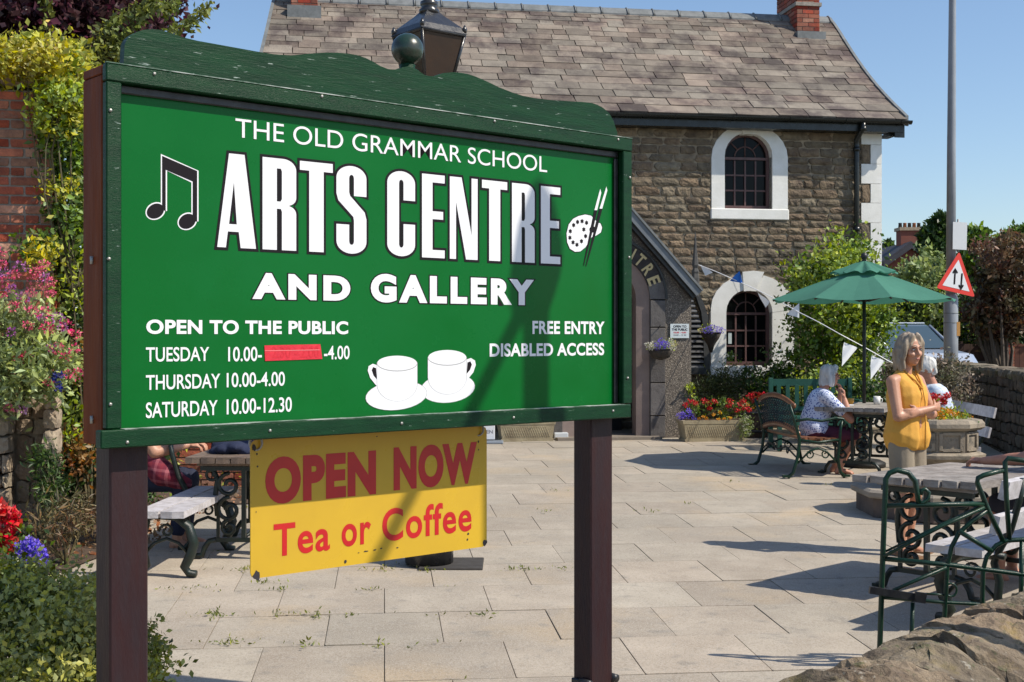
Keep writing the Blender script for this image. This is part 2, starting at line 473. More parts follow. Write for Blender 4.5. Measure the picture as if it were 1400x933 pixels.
# weeds growing in the joints: one mass of tiny tufts
wp = []
rd = random.Random(4)
for (x, y, n) in [(384,808,26),(294,842,60),(434,842,30),(571,772,50),(525,780,40),(587,781,24),(334,780,46),(316,880,30),(330,882,16),
                  (716,780,40),(886,700,22),(770,778,20),(740,700,12),(660,842,12),(268,805,14),(470,842,12),(505,808,16),(517,884,24),(600,843,8),(760,672,12),
                  (666,842,10),(360,798,20),(650,640,8),(1000,660,10),(940,690,10),(1130,664,10),(420,882,20),(560,884,10),(380,842,20),(236,806,14)]:
    g = G(x, y)
    for _ in range(n):
        t = rd.gauss(0, .075); sgn = rd.random() < .6
        o = (ep*t+en*rd.gauss(0,.012)) if sgn else (en*t+ep*rd.gauss(0,.012))
        wp.append((g.x+o.x, g.y+o.y, g.z+rd.uniform(0,.012)))
for _ in range(900):                                       # sparse growth along the rows on the left
    r = rd.randint(-3, 9); p = rd.uniform(-5, 1.0); 
    if noise.noise(Vector((p*1.6, r*3.1, 0))) < .12: continue
    c = ep*p+en*(7.53+.7*r+rd.gauss(0,.006)); wp.append((c.x, c.y, zg(c.y)))
o = leaf_obj('joint_weeds', wp, .024, leafm('weed_leaf', (.17,.22,.04), (.30,.29,.09)), None, .35, up=1.1, seed=2); o['kind'] = 'stuff'
o['label'] = 'small green weeds sprouting in the paving joints'

# ================================================================== MAIN SIGNBOARD
K = .88
P0 = Vector((-1.409*K, 4.444*K, 0)); US = Vector((.7553, .6555, 0)).normalized(); WS = Vector((-US.y, US.x, 0))
def sp(s, z, d=0.0): p = P0+US*s+WS*d; return Vector((p.x, p.y, z))
def sinv(px, py, d=0.0):
    k = (px-CX)/F; p = P0+WS*d
    s = (k*p.y-p.x)/(US.x-k*US.y); Y = p.y+s*US.y
    return s, EYE-(py-CY)/F*Y
SW = 2.636*K; ZT, ZB = EYE+.952*K, EYE-.381*K
m_gframe = mat('dark_green_gloss_paint', (.006,.045,.016), .40, (.004,.030,.012), 3, .3, 30, spec=.18, coat=.0, stretch=(2.5,2.5,18),
               col3=(.30,.38,.33), s3=9, lo3=.665, hi3=.70)
m_header = mat('dark_green_grained_paint', (.006,.046,.016), .42, (.004,.028,.011), 3, .3, 16, spec=.2, coat=.0, stretch=(1.3,1.3,13),
               col3=(.35,.42,.38), s3=9, lo3=.645, hi3=.68, disp=.006)
m_panel = mat('green_sign_panel', (.001,.112,.016), .28, (.003,.128,.022), 1.2, .04, 8, spec=.15, col3=(.004,.135,.028), s3=2, lo3=.45, hi3=.85)
m_side = mat('red_brown_stained_board', (.20,.045,.009), .6, (.13,.028,.008), 2, .2, 12, stretch=(8,8,1), spec=.12)
m_post = mat('maroon_brown_post_paint', (.036,.014,.015), .45, (.028,.015,.018), 3, .3, 20, spec=.3, stretch=(6,6,1.2), col3=(.28,.20,.18), s3=16, lo3=.72, hi3=.76, coat=.0)
m_screw = mat('galvanised_screw', (.40,.39,.36), .45, metal=.8, bump=.3, scale=60)
sign = thing('signboard', 'large green arts centre signboard with scalloped top on two maroon posts', 'signboard', sp(SW/2, zg(5.3), .1))
def sbox(s0, s1, z0, z1, d0, d1, bev=.004):
    mb = MB(); c = sp((s0+s1)/2, (z0+z1)/2, (d0+d1)/2)
    M = Matrix((US, WS, Vector((0,0,1)))).transposed()
    mb.box(c, (s1-s0, d1-d0, z1-z0), M, bev); return mb
RW = .055; DEP = .176; PD = .046
def spart(n, mb, m, par=sign, **k): return part(n, mb, m, par, world=True, **k)
spart('frame_rail', sbox(0, SW, ZT-RW, ZT, 0, .03), m_gframe)
spart('frame_rail', sbox(-.022, SW-.02, ZB-.008, ZB+.048, -.012, .03), m_gframe)
spart('frame_stile', sbox(.001, RW-.004, ZB+.05, ZT-RW-.001, .001, .031), m_gframe)
spart('frame_stile', sbox(SW-RW, SW-.001, ZB+.05, ZT-RW-.001, .001, .031), m_gframe)
# inner rebate
spart('rebate', sbox(RW-.003, SW-RW+.003, ZT-RW-.028, ZT-RW-.001, .032, PD-.002), m_black)
spart('rebate', sbox(SW-RW-.02, SW-RW+.002, ZB+.051, ZT-RW-.03, .032, PD-.002), m_black)
panel = spart('sign_panel', sbox(.02, SW-.02, ZB+.01, ZT-.02, PD, PD+.012, .0), m_panel)
spart('side_board', sbox(.0, .022, ZB-.002, ZT-.032, .033, DEP, .003), m_side)
spart('side_board', sbox(SW-.022, SW, ZB-.002, ZT-.032, .033, DEP, .003), m_side)
spart('top_board', sbox(0, SW, ZT-.03, ZT-.002, .033, DEP, .003), m_side)
spart('bottom_board', sbox(.024, SW-.024, ZB, ZB+.02, .033, DEP, .003), m_side)
spart('back_board', sbox(.024, SW-.024, ZB+.021, ZT-.031, DEP-.015, DEP-.002, .0), m_side)
# header with its scalloped outline (traced in the plane of the board)
hd = [(169,84),(170,72),(170.5,61),(174,53),(180,48),(187,44),(196,41),(207,40),(219,41),(235,46),(251,51.5),(270,56),(289.5,59.5),(320,65),(350,70.5),(375,74.5),(398,76),
      (415,74.5),(430,73),(446,72),(462,72.3),(476,73.5),(488,75.5),(500,79.5),(511,85),(520,90.5),(530,94.5),(537,95.5),(545,94.5),(551,92),(557,91.3),(563,92.5),(572,97),(581,103),(588,104.5),(594,104.5),
      (600,102.5),(607,100),(618,99),(630,99.7),(640,101.5),(649,104.5),(660,109),(671,114),(682,119.5),(700,126.5),(714,131),(732,134.5),(752,137),(776,138.5),(800,140),(810,141.2),(817,143.5),(825,148),(833,155),(839,166),(844,182)]
DH = .012
pts = [sinv(x, y, DH) for x, y in hd]
mb = MB(); n = len(pts); zb_ = ZT-.001
top = [sp(s, max(z, zb_+.001), DH) for s, z in pts]; bot = [sp(s, zb_, DH) for s, z in pts]
mb.ring(top, bot, WS*.03)
spart('scalloped_header', mb, m_header)
m_worn_lit = mat('worn_lit_edge_paint', (.42,.46,.43), .6, (.05,.11,.07), 9, ramp=(.42,.58))  # patchy wear, with light caught on the top edges put into the pale colour
spart('header_cap', sbox(.0, SW, ZT, ZT+.003, -.001, .0115, 0), m_worn_lit)  # worn top edge, paled to read as catching light
spart('lit_rail_edge', sbox(RW, SW-RW, ZB+.048, ZB+.0495, -.011, .028, 0), m_worn_lit)  # thin pale strip painted in for the light along the rail top
# ball finial
bs, bz = sinv(557, 68, .08); bc = sp(bs, bz, .08)
mb = MB(); mb.lathe([(.001,-.09),(.04,-.086),(.044,-.08),(.027,-.07),(.03,-.06),(.026,-.054)], bc, 20); spart('finial_collar', mb, m_gframe)
mb = MB(); mb.ell(bc, (.060,.060,.060), None, 32, 20)
spart('ball_finial', mb, mat('dark_green_ball', (.015,.045,.03), .28, (.03,.035,.025), 18, .15, 60, coat=.2, col3=(.25,.26,.22), s3=26, lo3=.62, hi3=.75))
mb = MB(); mb.tube([bc-Vector((0,0,.10)), sp(bs, ZT+.02, .09)], .028, 10); spart('finial_stem', mb, m_gframe)
# posts
for x0, x1 in ((150, 203), (808, 838)):
    d = .054; s0 = sinv(x0, 700, d)[0]; s1 = sinv(x1, 700, d)[0]
    c = sp((s0+s1)/2, 0, d+.06); g = zg(c.y)
    spart('post', sbox(s0, s1, g-.05, ZB-.001, d, d+.108, .006), m_post)
    spart('post_backing', sbox(s0, s1, ZB-.001+.022, ZT-.2, PD+.013, d+.1, 0), m_post)
    for q in (s0-.012, s1+.012):
        mb = MB(); M = Matrix((US, WS, Vector((0,0,1)))).transposed()
        zz = sinv(808, 932, d)[1]; mb.box(sp(q, (g+zz)/2, d+.055), (.018, .09, zz-g), M, .004); mb.tube([sp(q, zz-.01, d-.010), sp(q, zz-.01, d+.05)], .018, 10)
        spart('post_shoe', mb, m_black)
# screws
for x, y, d in [(151,151,0),(149,354,0),(151,553,0),(211,101,0),(440,132,0),(676,166,0),(845,191,0),(861,243,0),(860,352,0),(858,517,0),(174,605,-.012),(369,589,-.012),(549,579,-.012),(702,571,-.012),(838,562,-.012)]:
    s, z = sinv(x, y, d); mb = MB()
    mb.tube([sp(s, z, d-.004), sp(s, z, d+.002)], [.0045,.0065], 10); spart('screw', mb, m_screw)
for x, y in [(130,357),(130,573)]:
    mb = MB(); s, z = 0, EYE-(y-CY)/F*4.02; mb.tube([sp(-.003, z-.012, .1), sp(-.003, z+.012, .1)], .006, 6); spart('side_latch', mb, m_screw)

# ---- lettering (flat print on the panel)
LD = PD-.0015
def smap(px0, px1, z0, z1, d=LD):
    s0 = sinv(px0, 400, d)[0]; s1 = sinv(px1, 400, d)[0]
    return lambda u, v: sp(s0+(s1-s0)*u, z0+(z1-z0)*v, d)
def zof(px, py, d=LD): return sinv(px, py, d)[1]
def sign_text(txt, x0, x1, ytop, ybot, xref, off=0.0, outline=0.0, nm='lettering', space=1.0, cap=None):
    z0, z1 = zof(xref, ybot), zof(xref, ytop)
    if outline:
        mb = MB(); flat(mb, text_box(txt, off, outline, space, cap), smap(x0, x1, z0, z1, LD+.0006)); spart(nm+'_outline', mb, m_blackv, panel)
    mb = MB(); flat(mb, text_box(txt, off, 0, space, cap), smap(x0, x1, z0, z1, LD)); return spart(nm, mb, m_whitev, panel)
sign_text('THE OLD GRAMMAR SCHOOL', 322, 748, 162, 188, 325, .0, .007)
def arc(cx, cy, rx, ry, a0, a1, n=9): return [(cx+rx*math.cos(R(a0+(a1-a0)*i/n)), cy+ry*math.sin(R(a0+(a1-a0)*i/n))) for i in range(n+1)]
GL = {
 'A': [[(0,0),(.30,1),(.70,1),(1,0),(.60,0),(.55,.17),(.27,.17),(.22,0)], [(.30,.25),(.50,.25),(.425,.70)]],
 'R': [[(0,0),(0,1),(.6,1)]+arc(.6,.88,.4,.12,80,0)+[(1,.62)]+arc(.72,.58,.28,.09,0,-75,5)+arc(.72,.40,.28,.09,75,0,5)+[(1,0),(.57,0),(.57,.42),(.54,.45),(.42,.45),(.42,0)], [(.42,.53),(.53,.53),(.57,.56),(.57,.86),(.54,.89),(.42,.89)]],
 'T': [[(.28,0),(.28,.9),(0,.9),(0,1),(1,1),(1,.9),(.72,.9),(.72,0)]],
 'S': [[(1,.66),(1,.86)]+arc(.5,.86,.5,.14,0,180,16)[1:]+[(0,.68),(.06,.60),(.56,.42),(.58,.38),(.58,.14)]+arc(.5,.14,.08,.04,0,-180,6)+[(.42,.33),(0,.33),(0,.14)]+arc(.5,.14,.5,.14,180,360,16)[1:]+[(1,.40),(.94,.48),(.45,.66),(.42,.70),(.42,.86)]+arc(.5,.86,.08,.04,180,0,6)+[(.58,.66)]],
 'C': [[(1,.38),(1,.14)]+arc(.5,.14,.5,.14,0,-180,16)[1:]+[(0,.86)]+arc(.5,.86,.5,.14,180,0,16)[1:]+[(1,.66),(.58,.66),(.58,.86)]+arc(.5,.86,.08,.04,0,180,6)[1:]+[(.42,.14)]+arc(.5,.14,.08,.04,180,360,6)[1:]+[(.58,.38)]],
 'E': [[(0,0),(0,1),(1,1),(1,.905),(.46,.905),(.46,.56),(.93,.56),(.93,.465),(.46,.465),(.46,.095),(1,.095),(1,0)]],
 'N': [[(0,0),(0,1),(.42,1),(.78,.30),(.78,1),(1,1),(1,0),(.58,0),(.22,.70),(.22,0)]],
}
zt_, zb2 = zof(324, 211), zof(300, 338)
for ch, a, b in [('A',297,350),('R',359,405),('T',410,455),('S',460,501),('C',529.5,567.5),('E',577,608),('N',615,653),('T',659,693.5),('R',700,731),('E',739.5,766)]:
    s0, s1 = sinv(a, 400, LD)[0], sinv(b, 400, LD)[0]; W = (s1-s0); H = zt_-zb2
    pl = [[(x*W, y*H) for x, y in p] for p in GL[ch]]
    for e, m, d, nm in ((.0095, m_blackv, LD+.0006, 'lettering_outline'), (0, m_whitev, LD, 'lettering')):
        mb = MB(); flat(mb, fill2d(pl, e), lambda x, y: sp(s0+x, zb2+y, d)); spart(nm, mb, m, panel)
sign_text('AND', 345, 479, 373, 409, 350, .058, .034, space=1.3)
sign_text('GALLERY', 507, 730, 374, 413.5, 510, .058, .034, space=1.3)
sign_text('OPEN TO THE PUBLIC', 200, 476, 437, 457, 203, .036, space=1.06)
sign_text('TUESDAY', 199.5, 286, 475, 495, 202, .012)
sign_text('10.00-', 312, 358, 474, 494, 315, .012, cap=(0,.72))
sign_text('-4.00', 443, 478, 472.5, 491, 470, .012, cap=(0,.72))
sign_text('THURSDAY', 199.5, 301, 513, 533.6, 202, .012)
sign_text('10.00-4.00', 310, 389.5, 510, 530, 312, .012)
sign_text('SATURDAY', 199.5, 297.5, 550.5, 572, 202, .012)
sign_text('10.00-12.30', 310, 399, 546, 567, 312, .012)
sign_text('FREE ENTRY', 728, 826.5, 440, 457, 826, .03, space=1.05)
sign_text('DISABLED ACCESS', 669.5, 826, 469, 486, 826, .03, space=1.05)
# red tape
pt = [(361.5,472.5),(438,470.8),(440.8,491),(362.5,493.8)]
mb = MB(); q = [sp(*sinv(x, y, LD-.001), LD-.001) for x, y in pt]; mb.add(q, [(0,1,2,3)])
m_tape = mat('red_tape', (.72,.03,.05), .35, (.60,.02,.04), 40, .1)
spart('red_tape', mb, m_tape, panel)
mb = MB(); flat(mb, text_box('2.30 - 2.00', .01, 0), smap(372, 436, zof(372,490), zof(372,474), LD-.0016)); spart('covered_lettering', mb, mat('tape_over_print', (.62,.018,.035), .3), panel)
mb = MB(); q = [sp(*sinv(x, y, LD-.0019), LD-.0019) for x, y in [(362,479.5),(437,478.2),(437,479),(362,480.3)]]; mb.add(q, [(0,1,2,3)]); spart('tape_seam', mb, mat('tape_seam', (.85,.25,.25), .3), panel)
# traced flat artwork
def poly(px, d, m, nm):
    mb = MB(); flat(mb, fill2d([[sinv(x, y, d) for x, y in px]]), lambda x, y: sp(x, y, d)); spart(nm, mb, m, panel)
def ellp(cx, cy, rx, ry, rot=0, n=28): 
    c, s = math.cos(R(rot)), math.sin(R(rot))
    return [(cx+rx*math.cos(2*PI*i/n)*c-ry*math.sin(2*PI*i/n)*s, cy+rx*math.cos(2*PI*i/n)*s+ry*math.sin(2*PI*i/n)*c) for i in range(n)]
def c5(x, y): return (170+x/3.731, 180+y/3.732)
def note(e, d, m):
    poly(ellp(212.5, 288.8, 12.5+e, 10+e, -28), d, m, 'music_note_head')
    poly(ellp(256, 302.8, 12.2+e, 10+e, -28), d-.0001, m, 'music_note_head')
    poly([(221.5-e,213-e*1.4),(269.8+e,234-e*.2),(269.8+e,303),(263.3-e,303),(263.3-e,248.5+e*.8),(226.8+e,232.5+e*.8),(226.8+e,289),(221.5-e,286)], d-.0002, m, 'music_note_stem')
note(1.6, LD+.0008, m_whitev); note(-.2, LD+.0002, m_blackv)
def c3(x, y): return (500+x/3.732, 180+y/3.732)
pal = [(1085,432),(1120,424),(1150,430),(1168,448),(1180,462),(1198,470),(1206,490),(1200,515),(1178,530),(1152,540),(1140,560),(1122,590),(1095,612),(1068,614),(1042,598),(1028,565),(1025,520),(1036,475),(1058,446)]
def scale_poly(pl, k):
    cx = sum(p[0] for p in pl)/len(pl); cy = sum(p[1] for p in pl)/len(pl)
    return [(cx+(x-cx)*k, cy+(y-cy)*k) for x, y in pl]
poly([c3(*p) for p in scale_poly(pal, 1.04)], LD+.0008, m_blackv, 'palette_outline')
poly([c3(*p) for p in pal], LD+.0004, m_whitev, 'palette')
for x, y in [(1061,478),(1081,462),(1104,458),(1127,466),(1044,509),(1042,542),(1058,566),(1078,578),(1101,560),(1122,534),(1113,500)]:
    rd = random.Random(x); st = []
    for i in range(12):
        rr = 12 if i % 2 else 8; st.append(c3(x+rr*.85*math.cos(i*PI/6), y+rr*1.1*math.sin(i*PI/6)))
    poly(st, LD+.0001, m_blackv, 'paint_dab')
poly([c3(*p) for p in ellp(1158,500,17,16)], LD+.0001, m_blackv, 'thumb_hole')
for bx0, by0, bx1, by1 in [(1197,297,1112,684),(1228,285,1124,688)]:
    def lerp(t): return (bx0+(bx1-bx0)*t, by0+(by1-by0)*t)
    a, b, c_, e = lerp(0), lerp(.27), lerp(.5), lerp(1)
    poly([c3(a[0],a[1]-4), c3(a[0]+5,a[1]+16), c3(b[0]+7,b[1]), c3(b[0]-7,b[1]), c3(a[0]-6,a[1]+16)], LD-.0001, m_whitev, 'brush_tip')
    poly([c3(b[0]-8,b[1]), c3(b[0]+8,b[1]), c3(c_[0]+8,c_[1]), c3(e[0]+2,e[1]), c3(e[0]-2,e[1]), c3(c_[0]-7,c_[1])], LD-.0003, m_blackv, 'brush_handle')
def c4(x, y): return (480+x/3.59, 380+y/3.59)
m_greyline = mat('grey_print', (.35,.35,.36), .4)
def cup(ex, top_y, w, bot_y, hx, side, sauc, k):
    scx, scy, srx, sry = sauc
    poly([c4(*p) for p in ellp(scx, scy, srx+2, sry+2, -6)], LD+.0010-k, m_greyline, 'saucer_edge')
    poly([c4(*p) for p in ellp(scx, scy, srx, sry, -6)], LD+.0008-k, m_whitev, 'saucer')
    outer = [(ex+side*w*.92, top_y+18),(ex+side*(w+22), top_y+8),(ex+side*(w+42), top_y+20),(ex+side*(w+46), top_y+42),(ex+side*(w+34), top_y+78),(ex+side*(w+2), top_y+118),(ex+side*w*.8, top_y+118)]
    inner = [(ex+side*(w+5), top_y+30),(ex+side*(w+20), top_y+24),(ex+side*(w+27), top_y+40),(ex+side*(w+18), top_y+66),(ex+side*(w+1), top_y+86)]
    poly([c4(*p) for p in outer], LD+.0006-k, m_whitev, 'cup_handle')
    poly([c4(*p) for p in inner], LD+.0005-k, m_blackv, 'cup_handle_gap')
    body = [(ex-w, top_y+5)]+[(ex-w*math.cos(t)*(1-.0*t), top_y+5+(bot_y-top_y-5)*(.55+.45*math.sin(t))) for t in [i*PI/14 for i in range(15)]]+[(ex+w, top_y+5)]
    rim = ellp(ex, top_y+5, w, 36)
    poly([c4(*p) for p in scale_poly(body, 1.02)], LD+.0004-k, m_greyline, 'cup_edge')
    poly([c4(*p) for p in body], LD+.0003-k, m_whitev, 'cup')
    poly([c4(*p) for p in ellp(ex, top_y+8, w+1, 38)], LD+.0002-k, m_greyline, 'cup_rim_line')
    poly([c4(*p) for p in ellp(ex, top_y+5, w-.5, 36.5)], LD+.0001-k, m_whitev, 'cup_rim')
cup(472, 386, 94, 572, 0, 1, (475, 542, 132, 70), 0.0)
cup(226, 414, 98, 606, 0, -1, (222, 578, 150, 70), .0012)

# ================================================================== YELLOW HANGING SIGN
YD = .19
def yinv(x, y): return sinv(x, y, YD)
yc = sp(*yinv(505, 590), YD)
ysign = thing('hanging_sign', 'yellow enamel hanging sign with red lettering below the green signboard', 'sign', yc)
s0 = yinv(342.5, 700)[0]; s1 = yinv(665.5, 700)[0]; z1 = min(yinv(344, 602)[1], ZB-.02); z0 = (yinv(346, 793)[1]+yinv(665, 746)[1])/2
m_yel = mat('yellow_enamel', (.64,.405,.036), .3, (.58,.36,.034), 3, .05, 10, spec=.4, col3=(.30,.20,.05), s3=22, lo3=.70, hi3=.76)
m_redv = mat('red_enamel', (.56,.018,.02), .35, (.50,.016,.02), 10)
cr = .022; mb = MB()
out = [(s0+cr,z0)]+[(s1-cr+cr*math.cos(R(a)), z0+cr+cr*math.sin(R(a))) for a in (-90,-45,0)]+[(s1-cr+cr*math.cos(R(a)), z1-cr+cr*math.sin(R(a))) for a in (0,45,90)]+[(s0+cr+cr*math.cos(R(a)), z1-cr+cr*math.sin(R(a))) for a in (90,135,180)]+[(s0+cr+cr*math.cos(R(a)), z0+cr+cr*math.sin(R(a))) for a in (180,225)]
mb.prism([sp(a, b, YD) for a, b in out], WS*.004)
plate = part('sign_plate', mb, m_yel, ysign, True)
def ytext(t, x0, x1, ytop, ybot, xr, off, cap=None, space=1.1):
    zz0, zz1 = yinv(xr, ybot)[1], yinv(xr, ytop)[1]; a = yinv(x0, 600)[0]; b = yinv(x1, 600)[0]
    mb = MB(); flat(mb, text_box(t, off, 0, space, cap), lambda u, v: sp(a+(b-a)*u, zz0+(zz1-zz0)*v, YD-.001)); part('lettering', mb, m_redv, plate, True)
ytext('OPEN', 362.5, 514, 625, 690, 375, .056)
ytext('NOW', 538, 652, 611, 671, 545, .056)
ytext('Tea', 374, 451, 716, 761, 385, .02)
ytext('or', 467, 507, 716, 747, 480, .02)
ytext('Coffee', 522.5, 644.5, 695, 740, 535, .02)
m_chip = mat('chipped_enamel', (.03,.025,.03), .6)
rd = random.Random(3)
def chip(x, y, rx, ry):
    c = yinv(x, y); pl = [(c[0]+rx*math.cos(a)*rd.uniform(.6,1.1), c[1]+ry*math.sin(a)*rd.uniform(.6,1.1)) for a in [i*PI/5 for i in range(10)]]
    mb = MB(); mb.add([sp(a, b, YD-.0014) for a, b in pl], [tuple(range(10))[::-1]]); part('enamel_chip', mb, m_chip, plate, True)
for x, y, rx, ry in [(351,787,.016,.02),(663,742,.012,.015),(347,612,.008,.014),(500,754,.012,.003),(512,752,.008,.003),(521,750,.006,.003),(543,749,.006,.003),(472,768,.006,.009),(640,730,.005,.006),(639,738,.004,.005),(351,621,.004,.004),(352,638,.004,.004),(515,597,.004,.003),(654,604,.004,.006),(654,615,.003,.004),(350,700,.002,.004),(490,756,.004,.002)]:
    chip(x, y, rx, ry)
for x in (350, 654):
    s = yinv(x, 600)[0]; mb = MB()
    mb.tube([sp(s+.018*math.cos(a), z1-.012+.024*math.sin(a), YD+.001-.012*math.cos(a)) for a in [i*PI/8 for i in range(16)]], .004, 6, closed=True)
    part('chain_link', mb, m_screw, ysign, True)
    mb = MB(); mb.tube([sp(s, z1+.0, YD), sp(s, ZB+.002, YD)], .006, 6); part('hook', mb, m_screw, ysign, True)

# lamp column and its bracket standing by the gate, out of frame: it casts the shadow seen on the board
colm = thing('street_lamp', 'tall dark street lamp column with bracket beside the gate out of view', 'street lamp', (2.42,5.03,zg(5)))
A_ = sp(*sinv(733, 470, PD), PD)
pole = A_+Vector((.95,-.31,0))*2.5; colm.location = (pole.x, pole.y, zg(pole.y)); gz = zg(pole.y)
zt2 = sinv(728, 222, PD)[1]+2.5*1.09; zb3 = sinv(712, 395, PD)[1]+2.5*1.09
mb = MB(); mb.tube([(pole.x,pole.y,gz),(pole.x,pole.y,gz+1),(pole.x,pole.y,zb3)], [.085,.07,.062], 12); part('column', mb, m_iron, colm, True)
mb = MB(); mb.lathe([(.02,0),(.09,.03),(.125,.12),(.125,zt2-zb3-.32),(.09,zt2-zb3-.15),(.03,zt2-zb3-.02)], (pole.x,pole.y,zb3-.08), 14); part('lantern_head', mb, m_iron, colm, True)
B_ = sp(*sinv(642, 565, PD), PD); E_ = sp(*sinv(395, 775, YD), YD)
zA = sinv(712, 385, PD)[1]+2.5*1.09
def caster(p): t = (zA-p.z)/1.09; return p+Vector((.95,-.31,0))*t+Vector((0,0,1.09*t))
arm0 = Vector((pole.x,pole.y,zA)); mb = MB(); mb.tube([arm0, caster(B_), arm0+(caster(B_)-arm0)*2.4], [.032,.032,.03], 8); part('bracket_arm', mb, m_iron, colm, True)
# ================================================================== STONE BUILDING
TB = R(9); BF = Vector((300/F*19.7, 19.7, 0)); be = Vector((math.cos(TB), math.sin(TB), 0)); bd = Vector((-math.sin(TB), math.cos(TB), 0))
def ba(px, d=0.0):                                  # pixel column -> distance along the facade, at depth d behind its face
    k = (px-CX)/F; p = BF+bd*d; return (k*p.y-p.x)/(be.x-k*be.y)
def bz(px, py, d=0.0): a = ba(px, d); Y = (BF+bd*d+be*a).y; return EYE-(py-CY)/F*Y
GB = zg(20)
bld = thing('stone_school_building', 'two storey coursed stone building with slate roof and white arched window surrounds', 'building', (BF.x, BF.y, 0), TB)
m_stone = mat('brown_gritstone', (.25,.195,.13), .92, (.16,.122,.083), 7, 1.0, 28, var=.28, col3=(.085,.065,.05), s3=3.2, lo3=.5, hi3=.68, disp=.035)
m_stonepale = mat('pale_gritstone', (.37,.30,.21), .9, (.25,.2,.14), 7, .8, 28, var=.25, disp=.02)
m_mort = mat('lime_mortar', (.42,.34,.24), .95, (.24,.19,.135), 9, .6, 50)
m_slate = mat('stone_slate', (.245,.205,.165), .85, (.175,.145,.118), 3.5, .7, 30, var=.30, col3=(.10,.078,.07), s3=1.9, lo3=.47, hi3=.62, disp=.015, spec=.3)
m_lead = mat('lead_grey', (.20,.21,.21), .6, (.13,.14,.14), 8, .2, 30)
m_gutter = mat('black_gutter', (.010,.013,.013), .3, bump=.1, scale=8)
m_frame_br = mat('brown_window_paint', (.14,.07,.065), .5, (.09,.05,.048), 10, .2)
aR = ba(1204); aL = ba(383, 0)-.1
zE = bz(1204, 172, 0)                               # underside of the eaves at the wall
W_UP = dict(o=(990,1055,182,286), s=(972,1076,170,301), cx=1023)
W_LO = dict(o=(992,1055,396,500), s=(971,1085,375,517), cx=1024)
def winlocal(W):
    o = (ba(W['o'][0]), ba(W['o'][1]), bz(1023, W['o'][3]), bz(1023, W['o'][2]))
    s = (ba(W['s'][0]), ba(W['s'][1]), bz(1023, W['s'][3]), bz(1023, W['s'][2])); return o, s
uo, us = winlocal(W_UP); lo_, ls = winlocal(W_LO)
# backing wall pieces round the two openings
def bx(a0, a1, d0, d1, z0, z1, bev=0): mb = MB(); mb.box(((a0+a1)/2, (d0+d1)/2, (z0+z1)/2), (a1-a0, d1-d0, z1-z0), None, bev); return mb
walls = [(aL, uo[0], GB-.3, zE), (uo[1], aR-.03, GB-.3, zE)]
wi0, wi1 = min(uo[0], lo_[0]), max(uo[1], lo_[1])
part('wall', bx(aL, wi0, 0, .45, GB-.3, zE), m_mort, bld)
part('wall', bx(wi1, aR-.03, 0, .45, GB-.3, zE), m_mort, bld)
for z0, z1 in ((GB-.3, lo_[2]), (lo_[3], uo[2]), (uo[3], zE)): part('wall', bx(wi0, wi1, .001, .449, z0, z1), m_mort, bld)
DB = 7.3
part('wall', bx(aR-.45, aR-.03, .451, DB, GB-.3, zE), m_mort, bld); part('wall', bx(aL, aL+.4, .451, DB, GB-.3, zE), m_mort, bld)
part('wall', bx(aL, aR-.03, DB+.001, DB+.4, GB-.3, zE), m_mort, bld)
part('room_backdrop', bx(wi0-.6, wi1+.6, 1.4, 1.45, GB, zE-.1), m_dark, bld)
# stone blocks
st_me = rock_meshes('stone_block', 8, m_stone, nx=5, ny=1, nz=3, amp=.17, rnd=.07, freq=3.4)
for i, me in enumerate(st_me):
    for v in me.vertices:
        if v.co.y < 0 and abs(v.co.x) < .42 and abs(v.co.z) < .3: v.co.y -= .28+.3*noise.noise(Vector((v.co.x*4+i, v.co.z*4, i)))
rd = random.Random(21); specs = []; z = GB; ci = 0
def blocked(a, z, h):
    for (o, s) in ((uo, us), (lo_, ls)):
        if s[0]-.02 < a < s[1]+.02 and s[2]-.02 < z < s[3]-.02: 
            r = (s[1]-s[0])/2; cz = s[3]-r; c = (s[0]+s[1])/2
            if z < cz or math.hypot(a-c, z-cz) < r: return True
    return False
while z < zE-.05:
    h = rd.choice((.095,.11,.12,.14,.15)); h = min(h, zE-z); a = aL-.02+rd.uniform(-.2, 0)
    smooth_ = z > zE-.42
    while a < aR-.32:
        l = rd.uniform(.20, .42)*(1.2 if smooth_ else 1); a1 = min(a+l, aR-.20); 
        zc = z+h/2
        # clip against window surrounds
        for (o, s) in ((uo, us), (lo_, ls)):
            r = (s[1]-s[0])/2; cz = s[3]-r; c = (s[0]+s[1])/2
            if s[2]-.03 < zc < s[3]+.03:
                hw = r if zc < cz else math.sqrt(max(0, r*r-(max(0, z-cz))**2))
                if hw > 0:
                    if a < c-hw-.02 and c-hw < a1: a1 = c-hw-.004
                    elif c-hw-.02 <= a < c+hw: a = c+hw+.004; a1 = a+l
        if a1-a > .05 and a < aR-.22:
            a1 = min(a1, aR-.20)
            specs.append((((a+a1)/2, -.001, zc), (a1-a-.016, .045 if not smooth_ else .028, h-.017), None))
        a = max(a1, a+.02)
    z += h; ci += 1
pieces('stone_block', specs, st_me, m_stone, bld, 300, scr(bld))
